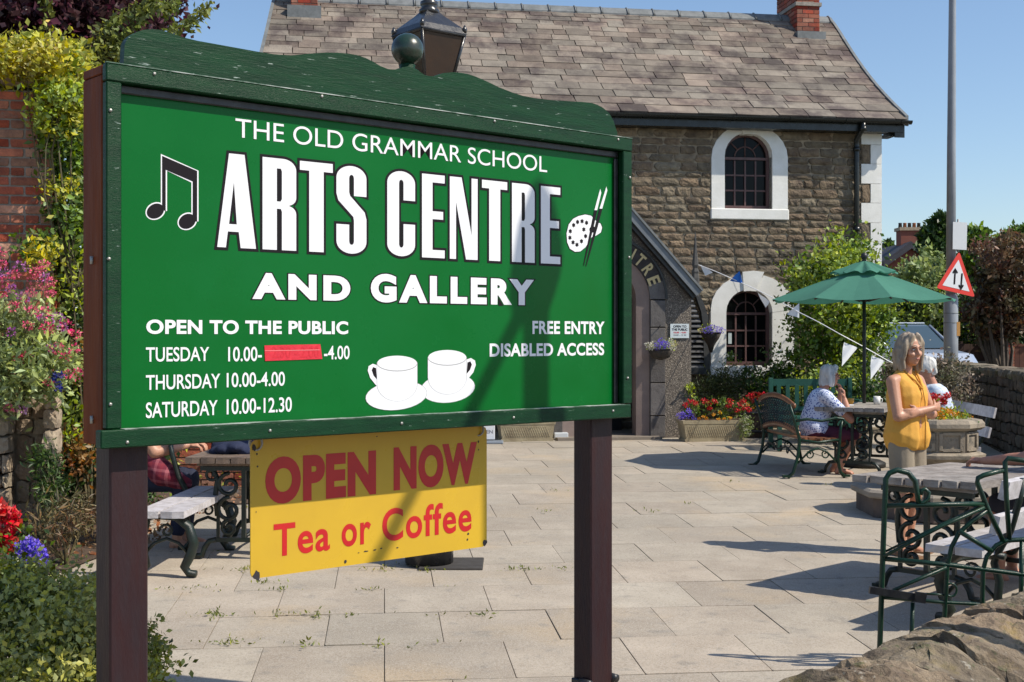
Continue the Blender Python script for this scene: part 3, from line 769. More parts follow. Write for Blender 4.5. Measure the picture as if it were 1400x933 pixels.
# quoins on the right corner
q_me = rock_meshes('quoin', 3, m_white, nx=4, ny=2, nz=3, amp=.004, rnd=.008, freq=1.5)
z = zE; k = 0
while z > GB-.1:
    h = .31 if k % 2 == 0 else .30
    wq = .34 if k % 2 == 0 else .185
    o = bpy.data.objects.new('quoin', q_me[k % 3]); COL.objects.link(o); o.parent = bld; o.location = (aR-wq/2, .12, z-h/2); o.scale = (wq, .33, h-.004)
    if k % 2:
        o = bpy.data.objects.new('stone_block', st_me[k % 8]); COL.objects.link(o); o.parent = bld; o.location = (aR-wq-.08, -.012, z-h/2); o.scale = (.15, .045, h-.02)
    z -= h; k += 1
part('gable_face', bx(aR-.03, aR-.006, .30, DB+.4, GB-.3, zE), m_stone, bld)

def arch_pts(x0, x1, z0, z1, rise, n=14, d=0.0, cutx=0):
    """outline from bottom-left up over the arch to bottom-right"""
    c = (x0+x1)/2; hw = (x1-x0)/2
    return [Vector((x0, d, z0)), Vector((x0, d, (z0+z1-rise)/2))]+[Vector((c-hw*math.cos(PI*i/n), d, z1-rise+rise*math.sin(PI*i/n))) for i in range(n+1)]+[Vector((x1, d, (z0+z1-rise)/2)), Vector((x1, d, z0))]
def make_window(o, s, upper):
    w_ = part('window', bx(o[0]-.02, o[1]+.02, .235, .24, o[2]-.02, o[3]+.02), m_dark, bld)
    hw = (o[1]-o[0])/2; rise = hw*.95; rs = (s[1]-s[0])/2*(.86 if upper else .80)
    # painted stone surround in separate blocks
    n = 12; O = arch_pts(s[0], s[1], o[2]+.001, s[3], rs, n); I = arch_pts(o[0], o[1], o[2]+.001, o[3], rise, n)
    cuts = [0, 1, 2, 5, 7, 9, 12, 15, 16]
    cuts = [0, 1, 2, 2+n//3, 2+n//2-1, 2+n//2+1, 2+2*n//3+1, 2+n, 3+n, 4+n]
    rdw = random.Random(int(o[2]*10))
    for a, b in zip(cuts[:-1], cuts[1:]):
        key = (a == 2+n//2-1); mb = MB(); d0 = -.035-(.025 if key else 0)+rdw.uniform(-.003,.003)
        oo = [p+Vector((0, d0, (.05 if key else 0))) for p in O[a:b+1]]; ii = [p+Vector((0, d0, -.02 if key else 0)) for p in I[a:b+1]]
        mb.ring(oo, ii, Vector((0, .17-d0-.035, 0))); part('surround_block', mb, m_white, w_)
    mb = MB(); mb.box(((s[0]+s[1])/2, .075, (s[2]+o[2])/2), (s[1]-s[0]+.03, .26, o[2]-s[2]-.002), None, .012); part('sill', mb, m_white, w_)
    # timber frame, glazing bars
    t = .045; fo = arch_pts(o[0], o[1], o[2], o[3], rise, n); fi = arch_pts(o[0]+t, o[1]-t, o[2]+t, o[3]-t, rise-t, n)
    mb = MB(); mb.ring([p+Vector((0,.11,0)) for p in fo], [p+Vector((0,.11,0)) for p in fi], Vector((0,.06,0))); mb.box(((o[0]+o[1])/2, .14, o[2]+.03), (o[1]-o[0]-.02, .07, .06))
    part('frame', mb, m_frame_br, w_)
    zs = o[3]-rise-.02; c = (o[0]+o[1])/2
    mb = MB(); mb.box((c, .137, zs), (o[1]-o[0]-.06, .056, .04)); part('transom', mb, m_frame_br, w_)
    for k in (1, 2, 3):
        x = o[0]+.045+(o[1]-o[0]-.09)*k/4; mb = MB(); mb.box((x, .143, (zs+o[2])/2), (.024, .03, zs-o[2]-.06)); part('glazing_bar', mb, m_frame_br, w_)
    nr = 3
    for k in range(1, nr):
        zz = o[2]+.06+(zs-.02-o[2]-.06)*k/nr; mb = MB(); mb.box((c, .1445, zz), (o[1]-o[0]-.08, .026, .024)); part('glazing_bar', mb, m_frame_br, w_)
    for ang in (45, 90, 135):
        mb = MB(); L0, L1 = hw*.0 if ang == 90 else hw*.42, hw-.04
        mb.tube([(c+L0*math.cos(R(ang)), .142, zs+.02+L0*math.sin(R(ang))), (c+L1*math.cos(R(ang)), .142, zs+.02+min(L1, rise-.03)*math.sin(R(ang)))], .011, 6); part('glazing_bar', mb, m_frame_br, w_)
    mb = MB(); mb.tube([(c+hw*.44*math.cos(R(a)), .142, zs+.02+hw*.44*math.sin(R(a))) for a in range(0, 181, 15)], .011, 6); part('glazing_bar', mb, m_frame_br, w_)
    # panes
    for i in range(4):
        for j in range(nr):
            x0 = o[0]+.045+(o[1]-o[0]-.09)*i/4; x1 = x0+(o[1]-o[0]-.09)/4; z0 = o[2]+.06+(zs-.02-o[2]-.06)*j/nr; z1 = z0+(zs-.02-o[2]-.06)/nr
            mb = MB(); tx = rdw.uniform(-.004,.004); tz = rdw.uniform(-.004,.004)
            mb.add([(x0,.15-tx,z0-tz*0),(x1,.15+tx,z0),(x1,.15+tx+tz,z1),(x0,.15-tx+tz,z1)], [(0,1,2,3)]); part('pane', mb, m_glass, w_)
    mb = MB(); pp = [Vector((c+(hw-.04)*math.cos(R(a)), .151, zs+.02+(rise-.04)*math.sin(R(a)))) for a in range(0, 181, 15)]; mb.add(pp, [tuple(range(len(pp)))[::-1]]); part('fanlight_pane', mb, m_glass, w_)
    return w_
make_window(uo, us, True); wl = make_window(lo_, ls, False)
mb = MB(); mb.box((lo_[0]+.12, .147, lo_[2]+.42), (.055, .004, .17)); part('window_notice', mb, mat('paper_notice', (.45,.52,.52), .6), wl)
mb = MB(); mb.box((lo_[0]+.47, .22, lo_[2]+.12), (.11, .02, .14)); part('window_card', mb, mat('grey_card', (.35,.36,.4), .6), wl)

# ---- roof
dE = -.30; aVR = ba(1238, dE); zEave = bz(1238, 163, dE)
k = (1131-CX)/F; Pv = BF+be*(aVR-.02)
dRdg = (k*Pv.y-Pv.x)/(bd.x-k*bd.y); zR = EYE-(28-CY)/F*(Pv+bd*dRdg).y
aVL = ba(340, dE); aVLr = ba(378, dRdg)
print('roof', aL, aR, aVL, aVLr, aVR, zE, zEave, dRdg, zR)
prof = []                                            # (d, z) along the bellcast slope
for i in range(25):
    t = i/24; d = dE+(dRdg-dE)*t; zz = zEave+(zR-zEave)*(t-.055*math.sin(PI*min(1, t/.9))) ; prof.append((d, zz))
cum = [0]
for i in range(24): cum.append(cum[-1]+math.hypot(prof[i+1][0]-prof[i][0], prof[i+1][1]-prof[i][1]))
LS = cum[-1]
def rp(s):
    s = max(0, min(LS-1e-6, s)); i = max(j for j in range(24) if cum[j] <= s); t = (s-cum[i])/(cum[i+1]-cum[i])
    d = prof[i][0]+(prof[i+1][0]-prof[i][0])*t; z = prof[i][1]+(prof[i+1][1]-prof[i][1])*t
    return d, z, math.atan2(prof[i+1][1]-prof[i][1], prof[i+1][0]-prof[i][0])
def vl(s): return aVL+(aVLr-aVL)*s/LS
mb = MB()
for s in (0, LS*.25, LS*.5, LS*.75, LS-.001):
    d, z, _ = rp(s); mb.v += [(vl(s)+.03, d+.01, z-.05), (aVR-.03, d+.01, z-.05)]
for i in range(4): mb.f.append((2*i, 2*i+1, 2*i+3, 2*i+2)); mb.smooth.append(False)
n0 = len(mb.v); mb.add([(vl(LS), dRdg+.0, zR-.03), (aVR, dRdg, zR-.03), (aVR, 2*dRdg-dE, zEave), (aVL, 2*dRdg-dE, zEave)], [(0,1,2,3)])
part('roof_deck', mb, mat('roof_underlay', (.05,.045,.04), .9), bld)
sl_me = []
for i in range(7):
    V, fs = rock(i+50, nx=4, ny=3, nz=1, amp=.018, rnd=.015, freq=2.0); mb = MB(); mb.add(V, fs); me = mesh_of('roof_slate', mb); me.materials.append(m_slate); sl_me.append(me)
specs = []; rd = random.Random(8); s = -.03; row = 0; ex = .37
while s < LS-.1:
    exr = .30*(1-s/LS)+.125*(s/LS); wr = .58*(1-s/LS)+.27*(s/LS)
    d, z, an = rp(s+exr/2); a = vl(s)-.02-rd.uniform(0, wr)
    lim = aVR+.0
    while a < lim:
        wd = wr*rd.uniform(.62, 1.38); a1 = min(a+wd, lim); a0 = max(a, vl(s)-.01)
        if lim-a1 < .12: a1 = lim
        if a1-a0 > .06:
            rot = Matrix.Rotation(an-.035+rd.uniform(-.012,.012), 3, 'X') @ Matrix.Rotation(rd.uniform(-.010,.010), 3, 'Z')
            specs.append((((a0+a1)/2, d, z+.012+rd.uniform(-.003,.004)), (a1-a0-.010, exr+.07, rd.uniform(.018,.028)), rot))
        a = a1
    s += exr; row += 1
print('slates', len(specs))
def slate_score(sp):
    p = root_matrix(bld) @ Vector(sp[0]); x = CX+F*p.x/p.y; y = CY-F*(p.z-EYE)/p.y
    if x < 840 and y > 42+ (x-170)*.15: return .001
    return sp[1][0]*sp[1][1]
pieces('roof_slate', specs, sl_me, m_slate, bld, 300, slate_score)
# ridge tiles
a = aVLr
while a < aVR-.05:
    l = .46; a1 = min(a+l, aVR); mb = MB()
    pf = [(-.16,-.10),(-.10,-.02),(-.04,.02),(0,.03),(.04,.02),(.10,-.02),(.16,-.10)]
    mb.ring([Vector((a+.005, dRdg+x, zR+z+.035)) for x, z in pf], [Vector((a+.005, dRdg+x, zR+z+.005)) for x, z in pf], Vector((a1-a-.01, 0, 0)))
    mb.tube([Vector((a1-.02, dRdg+x*1.06, zR+z*1.06+.035)) for x, z in pf], .016, 6)
    part('ridge_tile', mb, m_lead, bld); a = a1
# verge boards
for e, va, vb in ((1, aVR, aVR), (0, aVL, aVLr)):
    mb = MB(); P_ = []
    for i in range(13):
        s_ = LS*i/12; d, z, _ = rp(s_); P_.append(Vector((va+(vb-va)*s_/LS, d, z)))
    top = [p+Vector((0,0,.055)) for p in P_]; bot = [p-Vector((0,0,.11)) for p in P_]
    mb.ring(top, bot, Vector((.05 if e else -.05, 0, 0))); part('verge_board', mb, m_lead, bld)
    mb = MB(); mb.add([P_[0]+Vector((0,0,-.1)), P_[-1]+Vector((0,0,-.1)), Vector((P_[-1].x, 2*dRdg-dE, zEave))], [(0,1,2)])
mb = MB(); mb.add([(aR-.02, 0, zE-.01), (aR-.02, DB+.3, zE-.01), (aR-.02, dRdg, zR-.1)], [(0,1,2)]); part('gable_peak', mb, m_stone, bld)
mb = MB(); mb.add([(aL+.02, 0, zE-.01), (aL+.02, DB+.3, zE-.01), (aL+.02, dRdg, zR-.1)], [(2,1,0)]); part('gable_peak', mb, m_stone, bld)
# fascia, gutter, downpipe
part('fascia', bx(aVL, aVR-.01, dE+.035, dE+.07, zEave-.20, zEave-.05), m_gutter, bld)
part('soffit', bx(aVL, aVR-.02, dE+.071, -.001, zEave-.20, zEave-.17), m_gutter, bld)
mb = MB(); pf = [(R_*math.cos(R(a)), R_*math.sin(R(a))) for R_ in (.055,) for a in range(180, 361, 20)]
mb.ring([Vector((aVL, dE-.03+x, zEave-.035+z)) for x, z in pf], [Vector((aVL, dE-.03+x*.85, zEave-.033+z*.85)) for x, z in pf], Vector((aVR+.08-aVL, 0, 0)))
part('gutter', mb, m_gutter, bld)
for k in range(13):
    mb = MB(); x = aVR-.1-k*.9; mb.tube([(x, dE-.03+.058*math.cos(R(q)), zEave-.035+.058*math.sin(R(q))) for q in range(180, 361, 30)], .008, 5); part('gutter_bracket', mb, m_gutter, bld)
xp = ba(1171.5, -.1); mb = MB()
mb.tube([(xp, dE-.03, zEave-.08), (xp, dE-.03, zEave-.16), (xp, -.09, zEave-.30), (xp, -.09, zEave-.4), (xp, -.09, GB)], .042, 10); part('downpipe', mb, m_gutter, bld)
for z in (zEave-.14, zEave-.42, 3.4, 2.3, 1.2):
    mb = MB(); mb.tube([(xp, -.09 if z < zEave-.3 else dE-.03, z), (xp, -.09 if z < zEave-.3 else dE-.03, z-.07)], .055, 10); part('pipe_collar', mb, m_gutter, bld)
mb = MB(); mb.box((aVR-.07, dE+.06, zEave-.16), (.16, .02, .24)); mb.box((aVR-.14, .0, zEave-.22), (.12,.3,.05)); part('eaves_bracket', mb, m_gutter, bld)
# chimneys
m_chim = mat('chimney_brick', (.36,.10,.055), .85, (.22,.07,.045), 10, .4, 40, var=.35)
def chimney(a0, a1, dc, hd_, zb, zt):
    ch = part('chimney', bx(a0+.012, a1-.012, dc-hd_+.012, dc+hd_-.012, zb, zt), m_mortar, bld)
    mb = MB(); z = zb; r = 0; rd = random.Random(int(a0*10))
    while z < zt:
        for side in range(4):
            L = (a1-a0) if side % 2 == 0 else 2*hd_; n = max(2, round(L/.235)); x = 0
            off = .5 if r % 2 else 0
            for k in range(n+1):
                x0 = max(0, (k-off)*L/n); x1 = min(L, (k+1-off)*L/n)
                if x1-x0 < .03: continue
                c = (x0+x1)/2; s_ = x1-x0-.012
                if side == 0: cc, sz = (a0+c, dc-hd_+.012, z+.037), (s_, .03, .063)
                elif side == 2: cc, sz = (a0+c, dc+hd_-.012, z+.037), (s_, .03, .063)
                else: cc, sz = ((a1-.012 if side == 1 else a0+.012), dc-hd_+c, z+.037), (.03, s_, .063)
                mb.box(cc, sz)
        z += .075; r += 1
    o = part('chimney_brickwork', mb, m_chim, ch); o['kind'] = 'stuff'
    return ch
mb_ = None
a0 = ba(1090, dRdg-.5); a1 = ba(1121, dRdg-.5); ch = chimney(a0, a1, dRdg, .48, zR-.55, zR+1.6)
part('chimney_band', bx(a0-.03, a1+.03, dRdg-.51, dRdg+.51, bz(1100, 8, dRdg-.5), bz(1100, 3, dRdg-.5)), m_mortar, ch)
part('lead_flashing', bx(a0-.04, a1+.06, dRdg-.62, dRdg-.485, zR-.52, zR-.36), m_lead, ch)
a0 = ba(398, dRdg-.4); a1 = ba(434, dRdg-.4); ch = chimney(a0, a1, dRdg, .42, zR-.55, zR+1.3)
mb = MB(); mb.box(((a0+a1)/2, dRdg-.50, zR-.36), (a1-a0+.12, .16, .22)); part('lead_flashing', mb, m_lead, ch)
for cc in (ba(1105, dRdg), ba(415, dRdg)):
    for k in (-.13, .13):
        mb = MB(); mb.lathe([(.10,0),(.09,.3),(.11,.32),(.11,.36),(.07,.36)], (cc+k, dRdg+k, zR+(1.6 if cc > 0 else 1.3)), 12); part('chimney_pot', mb, m_pot, bld)

# ---- porch (front wall at depth -PDp)
PDp = -1.35
m_dash = mat('pebble_dash_render', (.16,.135,.115), .95, (.07,.06,.05), 60, 1.0, 75, col3=(.42,.36,.29), s3=75, lo3=.54, hi3=.60, disp=.012, detail=2)
m_pilaster = mat('grey_pilaster_stone', (.13,.12,.115), .9, (.08,.072,.07), 6, .8, 35, var=.2, disp=.01)
m_jamb = mat('pink_sandstone_jamb', (.25,.19,.165), .85, (.19,.145,.13), 3, .3, 30)
pc = ba(829, PDp); pr_ = ba(945, PDp); hwP = pr_-pc; zEv = bz(945, 396, PDp); zAp = bz(829, 262, PDp); zSp = bz(829, 409, PDp); GP = zg(18.3)
ppx = (BF+bd*PDp+be*pc).y/F
r_op, r_j, r_p = 43*ppx, 61*ppx, 83*ppx
porch = part('porch_core', bx(pc-hwP, pc-r_p, PDp+.02, -.001, GP-.2, zEv), m_mort, bld)
part('porch_side_wall', bx(pc+r_p, pr_-.02, PDp+.02, -.001, GP-.2, zEv), m_dash, porch)
def half_arch(r, z0, n=20): return [Vector((pc-r, 0, z0))]+[Vector((pc-r*math.cos(PI*i/n), 0, zSp+r*math.sin(PI*i/n))) for i in range(n+1)]+[Vector((pc+r, 0, z0))]
# gable wall = strip between arch and the gable outline
outer = [Vector((pc-hwP, 0, GP))]+[None]*21+[Vector((pc+hwP, 0, GP))]
for i in range(21):
    x = pc-hwP*math.cos(PI*i/20)*1.0; x = pc-hwP+2*hwP*i/20
    outer[i+1] = Vector((x, 0, zEv+(zAp-zEv)*(1-abs(x-pc)/hwP)))
sh = lambda L, d: [p+Vector((0, d, 0)) for p in L]
mb = MB(); mb.ring(sh(outer, PDp), sh(half_arch(r_p, GP), PDp), Vector((0, .018, 0))); part('porch_front', mb, m_dash, porch)
# black letter band / pilaster stones
ha_o, ha_i = half_arch(r_p-.002, GP), half_arch(r_j+.002, GP)
mb = MB(); mb.ring(sh(half_arch(r_p+.03, GP)[1:-1], PDp-.03), sh(ha_o[1:-1], PDp-.03), Vector((0,.028,0))); part('hood_mould', mb, m_black, porch)
m_band = mat('dark_arch_stone', (.055,.05,.047), .85, (.035,.03,.03), 8, .5, 40)
arc_o = ha_o[1:-1]; arc_i = ha_i[1:-1]
mb = MB(); mb.ring(sh(arc_o[2:19], PDp-.012), sh(arc_i[2:19], PDp-.012), Vector((0,.05,0))); part('lettered_arch_band', mb, m_band, porch)
for a, b in ((0,2),(18,20)):
    mb = MB(); mb.ring(sh(arc_o[a:b+1], PDp-.02), sh(arc_i[a:b+1], PDp-.02), Vector((0,.05,0))); part('arch_stone', mb, m_pilaster, porch)
for side in (-1, 1):
    z = GP; rdj = random.Random(side)
    while z < zSp-.02:
        h = min(rdj.uniform(.28,.5), zSp-z); c = pc+side*(r_p+r_j)/2
        mb = MB(); mb.box((c, PDp-.002, z+h/2), (r_p-r_j-.008, .05, h-.012), None, .008); part('pilaster_stone', mb, m_pilaster, porch); z += h
mb = MB(); mb.ring(sh(half_arch(r_j, GP), PDp+.01), sh(half_arch(r_op, GP), PDp+.05), Vector((0,.22,0))); part('door_jamb_arch', mb, m_jamb, porch)
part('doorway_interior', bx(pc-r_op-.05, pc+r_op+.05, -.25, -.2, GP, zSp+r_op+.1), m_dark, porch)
mb = MB(); mb.box((pc-r_op*.55, -.75, GP+1.05), (r_op*.8, .05, 2.1)); part('open_door', mb, mat('dark_green_door', (.012,.03,.02), .4), porch)
part('porch_floor', bx(pc-r_op-.3, pc+r_op+.3, PDp-.25, -.2, GP-.05, GP+.03), mat('doorstep_stone', (.25,.21,.17), .85, (.18,.15,.12), 4, .4), porch)
# letters over the arch
m_gold = mat('gold_letters', (.55,.44,.22), .5)
rl = 71*ppx
for i, chh in enumerate('ARTS CENTRE'):
    if chh == ' ': continue
    an = R(90+(5-i)*13.8); vs, fs = text_box(chh, .03, 0); hh, ww = 17.5*ppx, (11 if chh != 'N' else 12.5)*ppx; mb = MB()
    t_ = Vector((math.sin(an), 0, -math.cos(an))); n_ = Vector((math.cos(an), 0, math.sin(an)))
    pts = [Vector((pc, PDp-.026, zSp))+n_*(rl+(y-.5)*hh)+t_*((x-.5)*ww) for x, y in vs]
    mb.add(pts, fs); part('gold_letter', mb, m_gold, porch)
# porch roof
nrm = Vector((zAp-zEv, 0, hwP)).normalized()
for side in (-1, 1):
    ov = .10
    A_ = Vector((pc, 0, zAp+.08)); B2 = Vector((pc+side*(hwP+ov), 0, zAp+.08-(zAp-zEv)*(hwP+ov)/hwP))
    off = Vector((nrm.x*side, 0, nrm.z))
    mb = MB(); mb.prism([A_+Vector((0,PDp-.18,0)), B2+Vector((0,PDp-.18,0)), B2-off*.10+Vector((0,PDp-.18,0)), A_-Vector((0,0,.10/nrm.z))+Vector((0,PDp-.18,0))], Vector((0,.035,0))); part('bargeboard', mb, mat('grey_bargeboard', (.16,.18,.20), .5, (.12,.135,.15), 6, .2), porch)
    mb = MB(); mb.prism([A_+off*.002+Vector((0,PDp-.2,0)), B2+off*.002+Vector((0,PDp-.2,0)), B2+off*.03+Vector((0,PDp-.2,0)), A_+Vector((0,0,.03/nrm.z))+Vector((0,PDp-.2,0))], Vector((0,-PDp+.19,0))); part('porch_roof', mb, m_lead, porch)
    mb = MB(); mb.prism([A_-Vector((0,0,.105/nrm.z))+Vector((0,PDp-.13,0)), B2-off*.105+Vector((0,PDp-.13,0)), B2-off*.15+Vector((0,PDp-.13,0)), A_-Vector((0,0,.15/nrm.z))+Vector((0,PDp-.13,0))], Vector((0,.12,0))); part('inner_bargeboard', mb, m_black, porch)
    # pinnacle at the kneeler
    px_ = pc+side*(hwP+.045); zk = zEv; mb = MB()
    mb.lathe([(.055,-.10),(.06,0),(.06,.16),(.05,.22),(.058,.25),(.035,.30),(.05,.34),(.045,.38),(.026,.55),(.005,.82)], (px_, PDp-.05, zk), 6, smooth=False); part('pinnacle', mb, mat('weathered_pinnacle', (.09,.085,.08), .8, (.05,.05,.05), 12, .3), porch)
# small notice
nx0, nx1 = ba(916.5, PDp-.02), ba(942, PDp-.02); nz0, nz1 = bz(929, 462.5, PDp-.02), bz(929, 443, PDp-.02)
ntc = part('wall_notice', bx(nx0, nx1, PDp-.02, PDp-.008, nz0, nz1, 0), mat('notice_white', (.62,.68,.70), .5), porch)
def btext(t, x0, x1, y0, y1, m, off=.03, d=PDp-.0215):
    a0, a1, z0, z1 = ba(x0, d), ba(x1, d), bz(929, y1, d), bz(929, y0, d); mb = MB(); flat(mb, text_box(t, off), lambda u, v: Vector((a0+(a1-a0)*u, d, z0+(z1-z0)*v))); part('notice_print', mb, m, ntc)
btext('OPEN TO', 920.5, 938.5, 445, 448.2, m_blackv); btext('THE PUBLIC', 918.5, 940, 449.2, 452.4, m_blackv); btext('10.00 - 4.00', 921, 938, 453.8, 456, mat('red_print', (.6,.04,.05), .5)); btext('10.00 - 12.30', 921, 938, 457.5, 459.3, m_blackv, .0)
# louvred shutter with a curved hood against the main wall
la0, la1, lz0 = ba(944, -.14), ba(971, -.14), bz(955, 512, -.14); lzr = bz(969, 440, -.14); lzl = bz(946, 392, -.14)
lv = part('louvred_vent', bx(la0, la1, -.10, -.045, lz0, lz0+.05), m_black, bld)
mb = MB(); cur = [Vector((la0, -.14, lzl)), Vector((la0+(la1-la0)*.35, -.14, lzl-.04)), Vector((la0+(la1-la0)*.7, -.14, (lzl+lzr)/2)), Vector((la1-.01, -.14, lzr)), Vector((la1, -.14, lz0))]
inn = [Vector((la0, -.14, lzl-.12)), Vector((la0+(la1-la0)*.3, -.14, lzl-.16)), Vector((la0+(la1-la0)*.55, -.14, (lzl+lzr)/2-.12)), Vector((la1-.11, -.14, lzr-.10)), Vector((la1-.09, -.14, lz0))]
mb.ring(cur, inn, Vector((0,.095,0))); part('vent_frame', mb, mat('vent_grey', (.045,.048,.05), .6, (.03,.03,.03), 9, .2), lv)
mb = MB(); mb.box(((la0+la1-.09)/2, -.115, lz0+.05), (la1-la0-.09, .09, .10)); part('vent_sill', mb, m_black, lv)
mb = MB(); mb.box(((la0+la1)/2-.02, -.05, (lz0+lzr)/2), (la1-la0-.06, .008, lzr-lz0)); part('vent_back', mb, m_dark, lv)
z = lz0+.13
while z < lzl-.15:
    wd = la1-.10-la0
    if z > lzr-.12: wd *= max(.15, 1-(z-lzr+.12)/(lzl-lzr+.05))
    mb = MB(); mb.box((la0+wd/2, -.10, z), (wd, .075, .010), Matrix.Rotation(.5, 3, 'X')); mb.box((la0+wd/2, -.134, z-.024), (wd, .006, .014)); part('louvre_slat', mb, mat('slat_grey', (.16,.16,.165), .5), lv); z += .077
# ================================================================== FURNITURE
def frame_root(name, label, cat, x, y, ang, group=None):       # placed on the sloping courtyard
    return thing(name, label, cat, (x, y, zg(y)), R(ang), group)
def spiral(c, r, a0, turns, n=18, shrink=.72, ax=(1,2), x=0):
    out = []
    for i in range(n+1):
        t = i/n; rr = r*(1-shrink*t); a = R(a0)+2*PI*turns*t; p = [x, x, x]; p[0] = x
        out.append(Vector((x, c[0]+rr*math.cos(a), c[1]+rr*math.sin(a))))
    return out
def strap(mb, pts, r=.011): mb.tube(pts, r*1.25, 6, flat=1.5)
PLK = {}
def plank_mesh(m, i):
    k = (m.name, i)
    if k not in PLK:
        mb = MB(); mb.box((0,0,0), (1,1,1), bev=.0); V, fs = rock(90+i, nx=4, ny=2, nz=1, amp=.008, rnd=.02); mb = MB(); mb.add(V, fs); me = mesh_of('plank', mb); me.materials.append(m); PLK[k] = me
    return PLK[k]
def plank(name, root, c, size, m, i=0, rot=None):
    o = bpy.data.objects.new(name, plank_mesh(m, i % 4)); COL.objects.link(o); o.parent = root; o.location = c; o.scale = size
    if rot: o.rotation_euler = rot
    return o
def table_end(root, x, H=.69):
    """ornate cast-iron table end in the plane x = const"""
    t = part('iron_table_end', None or _table_end_mesh(H), m_iron, root); t.location = (x, 0, 0); return t
_te = {}
def _table_end_mesh(H):
    if H in _te: return _te[H]
    mb = MB()
    mb.box((0,0,H/2+.07), (.03,.03,H-.14)); mb.box((0,0,H-.02), (.04,.62,.03)); mb.box((0,0,.13), (.03,.40,.03)); mb.box((0,-.185,.22),(.022,.022,.18)); mb.box((0,.185,.22),(.022,.022,.18))
    for s in (-1, 1):
        strap(mb, [(0,s*.20,.13),(0,s*.25,.12),(0,s*.285,.07),(0,s*.30,.02),(0,s*.345,.015)], .016); mb.box((0,s*.34,.012),(.05,.07,.02))
        for cz, r in ((.52,.088),(.345,.092),(.215,.058)):
            q = spiral((s*.105, cz), r, 90 if s > 0 else 90, -1.25*s if cz != .36 else -1.25*s, 20); strap(mb, q, .0125)
        strap(mb, [(0,s*.19,.30),(0,s*.205,.45),(0,s*.19,.56),(0,s*.22,.63),(0,s*.29,.665)], .011)
        q = spiral((s*.235, .60), .05, 200 if s > 0 else -20, 1.1*s, 14); strap(mb, q, .009)
    _te[H] = mesh_of('iron_table_end', mb); return _te[H]
def make_table(label, x, y, ang, L=1.25, shear=0, group=None, n=7, wood=None):
    root = frame_root('garden_table', label, 'table', x, y, ang, group)
    wd = .102
    for i in range(n):
        yy = (i-(n-1)/2)*(wd+.006); plank('table_plank', root, (-shear*(i-(n-1)/2), yy, .712), (L, wd, .045), wood or m_wood_grey, i)
    for xx in (-L/2+.18, L/2-.18):
        mb = MB(); mb.box((xx,0,.675), (.07,.66,.03)); part('batten', mb, wood or m_wood_grey, root); table_end(root, xx, .66)
    mb = MB(); mb.tube([(-L/2+.18,0,.14),(0,0,.17),(L/2-.18,0,.14)], .012, 6); part('iron_stretcher', mb, m_iron, root)
    return root
def bench_end(root, x):
    mb = MB()
    C_ = [(0,-.20,.015),(0,-.15,.02),(0,-.12,.06),(0,-.16,.14),(0,-.185,.22),(0,-.15,.33),(0,-.06,.395),(0,.10,.405),(0,.19,.40)]
    mb.tube([(x+p[0], -p[1], p[2]) for p in C_], [.024,.028,.032,.034,.034,.034,.028,.024,.02], 6, flat=1.4)
    C2 = [(0,.22,.015),(0,.17,.02),(0,.13,.07),(0,.15,.16),(0,.16,.26),(0,.13,.36),(0,.15,.42),(0,.22,.55),(0,.27,.72),(0,.29,.84)]
    mb.tube([(x+p[0], -p[1], p[2]) for p in C2], [.02,.022,.024,.024,.024,.022,.022,.022,.02,.018], 6, flat=1.4)
    mb.tube([(x,.165,.13),(x,.08,.22),(x,0,.25),(x,-.08,.22),(x,-.15,.15)], .012, 6); mb.tube([(x+p.x, -p.y, p.z) for p in spiral((0,.30), .05, 0, 1.2, 14)], .009, 6)
    part('iron_bench_end', mb, m_iron, root)
def make_bench(label, x, y, ang, L=1.3, group=None, wood=None, back=True):
    """seat along x, sitter faces +y, backrest on -y"""
    w_ = wood or m_wood_white
    root = frame_root('slatted_bench', label, 'bench', x, y, ang, group)
    for i, yy in enumerate((.10, -.07)): plank('seat_slat', root, (0, yy, .435), (L, .155, .045), w_, i)
    if back:
        for i, (yy, zz) in enumerate(((-.215, .60), (-.265, .79))): plank('back_slat', root, (0, yy, zz), (L, .045, .105), w_, i+1, (R(13), 0, 0))
    for xx in (-L/2+.22, L/2-.22): bench_end(root, xx)
    return root

# right-hand table and bench, near the railing
TA = 42; ta = Vector((math.cos(R(TA)), math.sin(R(TA)), 0)); tw = Vector((ta.y, -ta.x, 0))
fl = Vector((2.27, 8.19, 0)); c = fl+ta*.60+tw*.37-ta*.08
make_table('weathered grey garden table with scrolled iron ends beside the stone planter', c.x, c.y, TA, 1.22, shear=.026)
bnear = Vector((2.43, 7.03, 0)); c = bnear+Vector((math.cos(R(47)), math.sin(R(47)), 0))*.98
make_bench('white slatted bench with black iron legs in front of the grey table by the railing', c.x, c.y, 47, 1.96)
# behind planter
make_bench('pale slatted bench behind the octagonal planter along the dark boundary wall', 4.42, 13.1, 86, 1.6)
c = G(1335, 662)
# left-hand table and bench under the signboard
make_table('brown garden table with ornate iron ends seen below the green signboard', -1.90, 9.62, 88, 1.3, group=None, wood=mat('brown_table_wood', (.20,.14,.10), .8, (.11,.08,.06), 9, .4, 60, var=.15, stretch=(1,1,3)))
make_bench('pale slatted bench with curled iron legs beside the left signboard post', -2.28, 9.02, -92, 1.45, back=False)
# umbrella table
make_table('weathered garden table under the green umbrella', 3.92, 14.35, 62, 1.25)

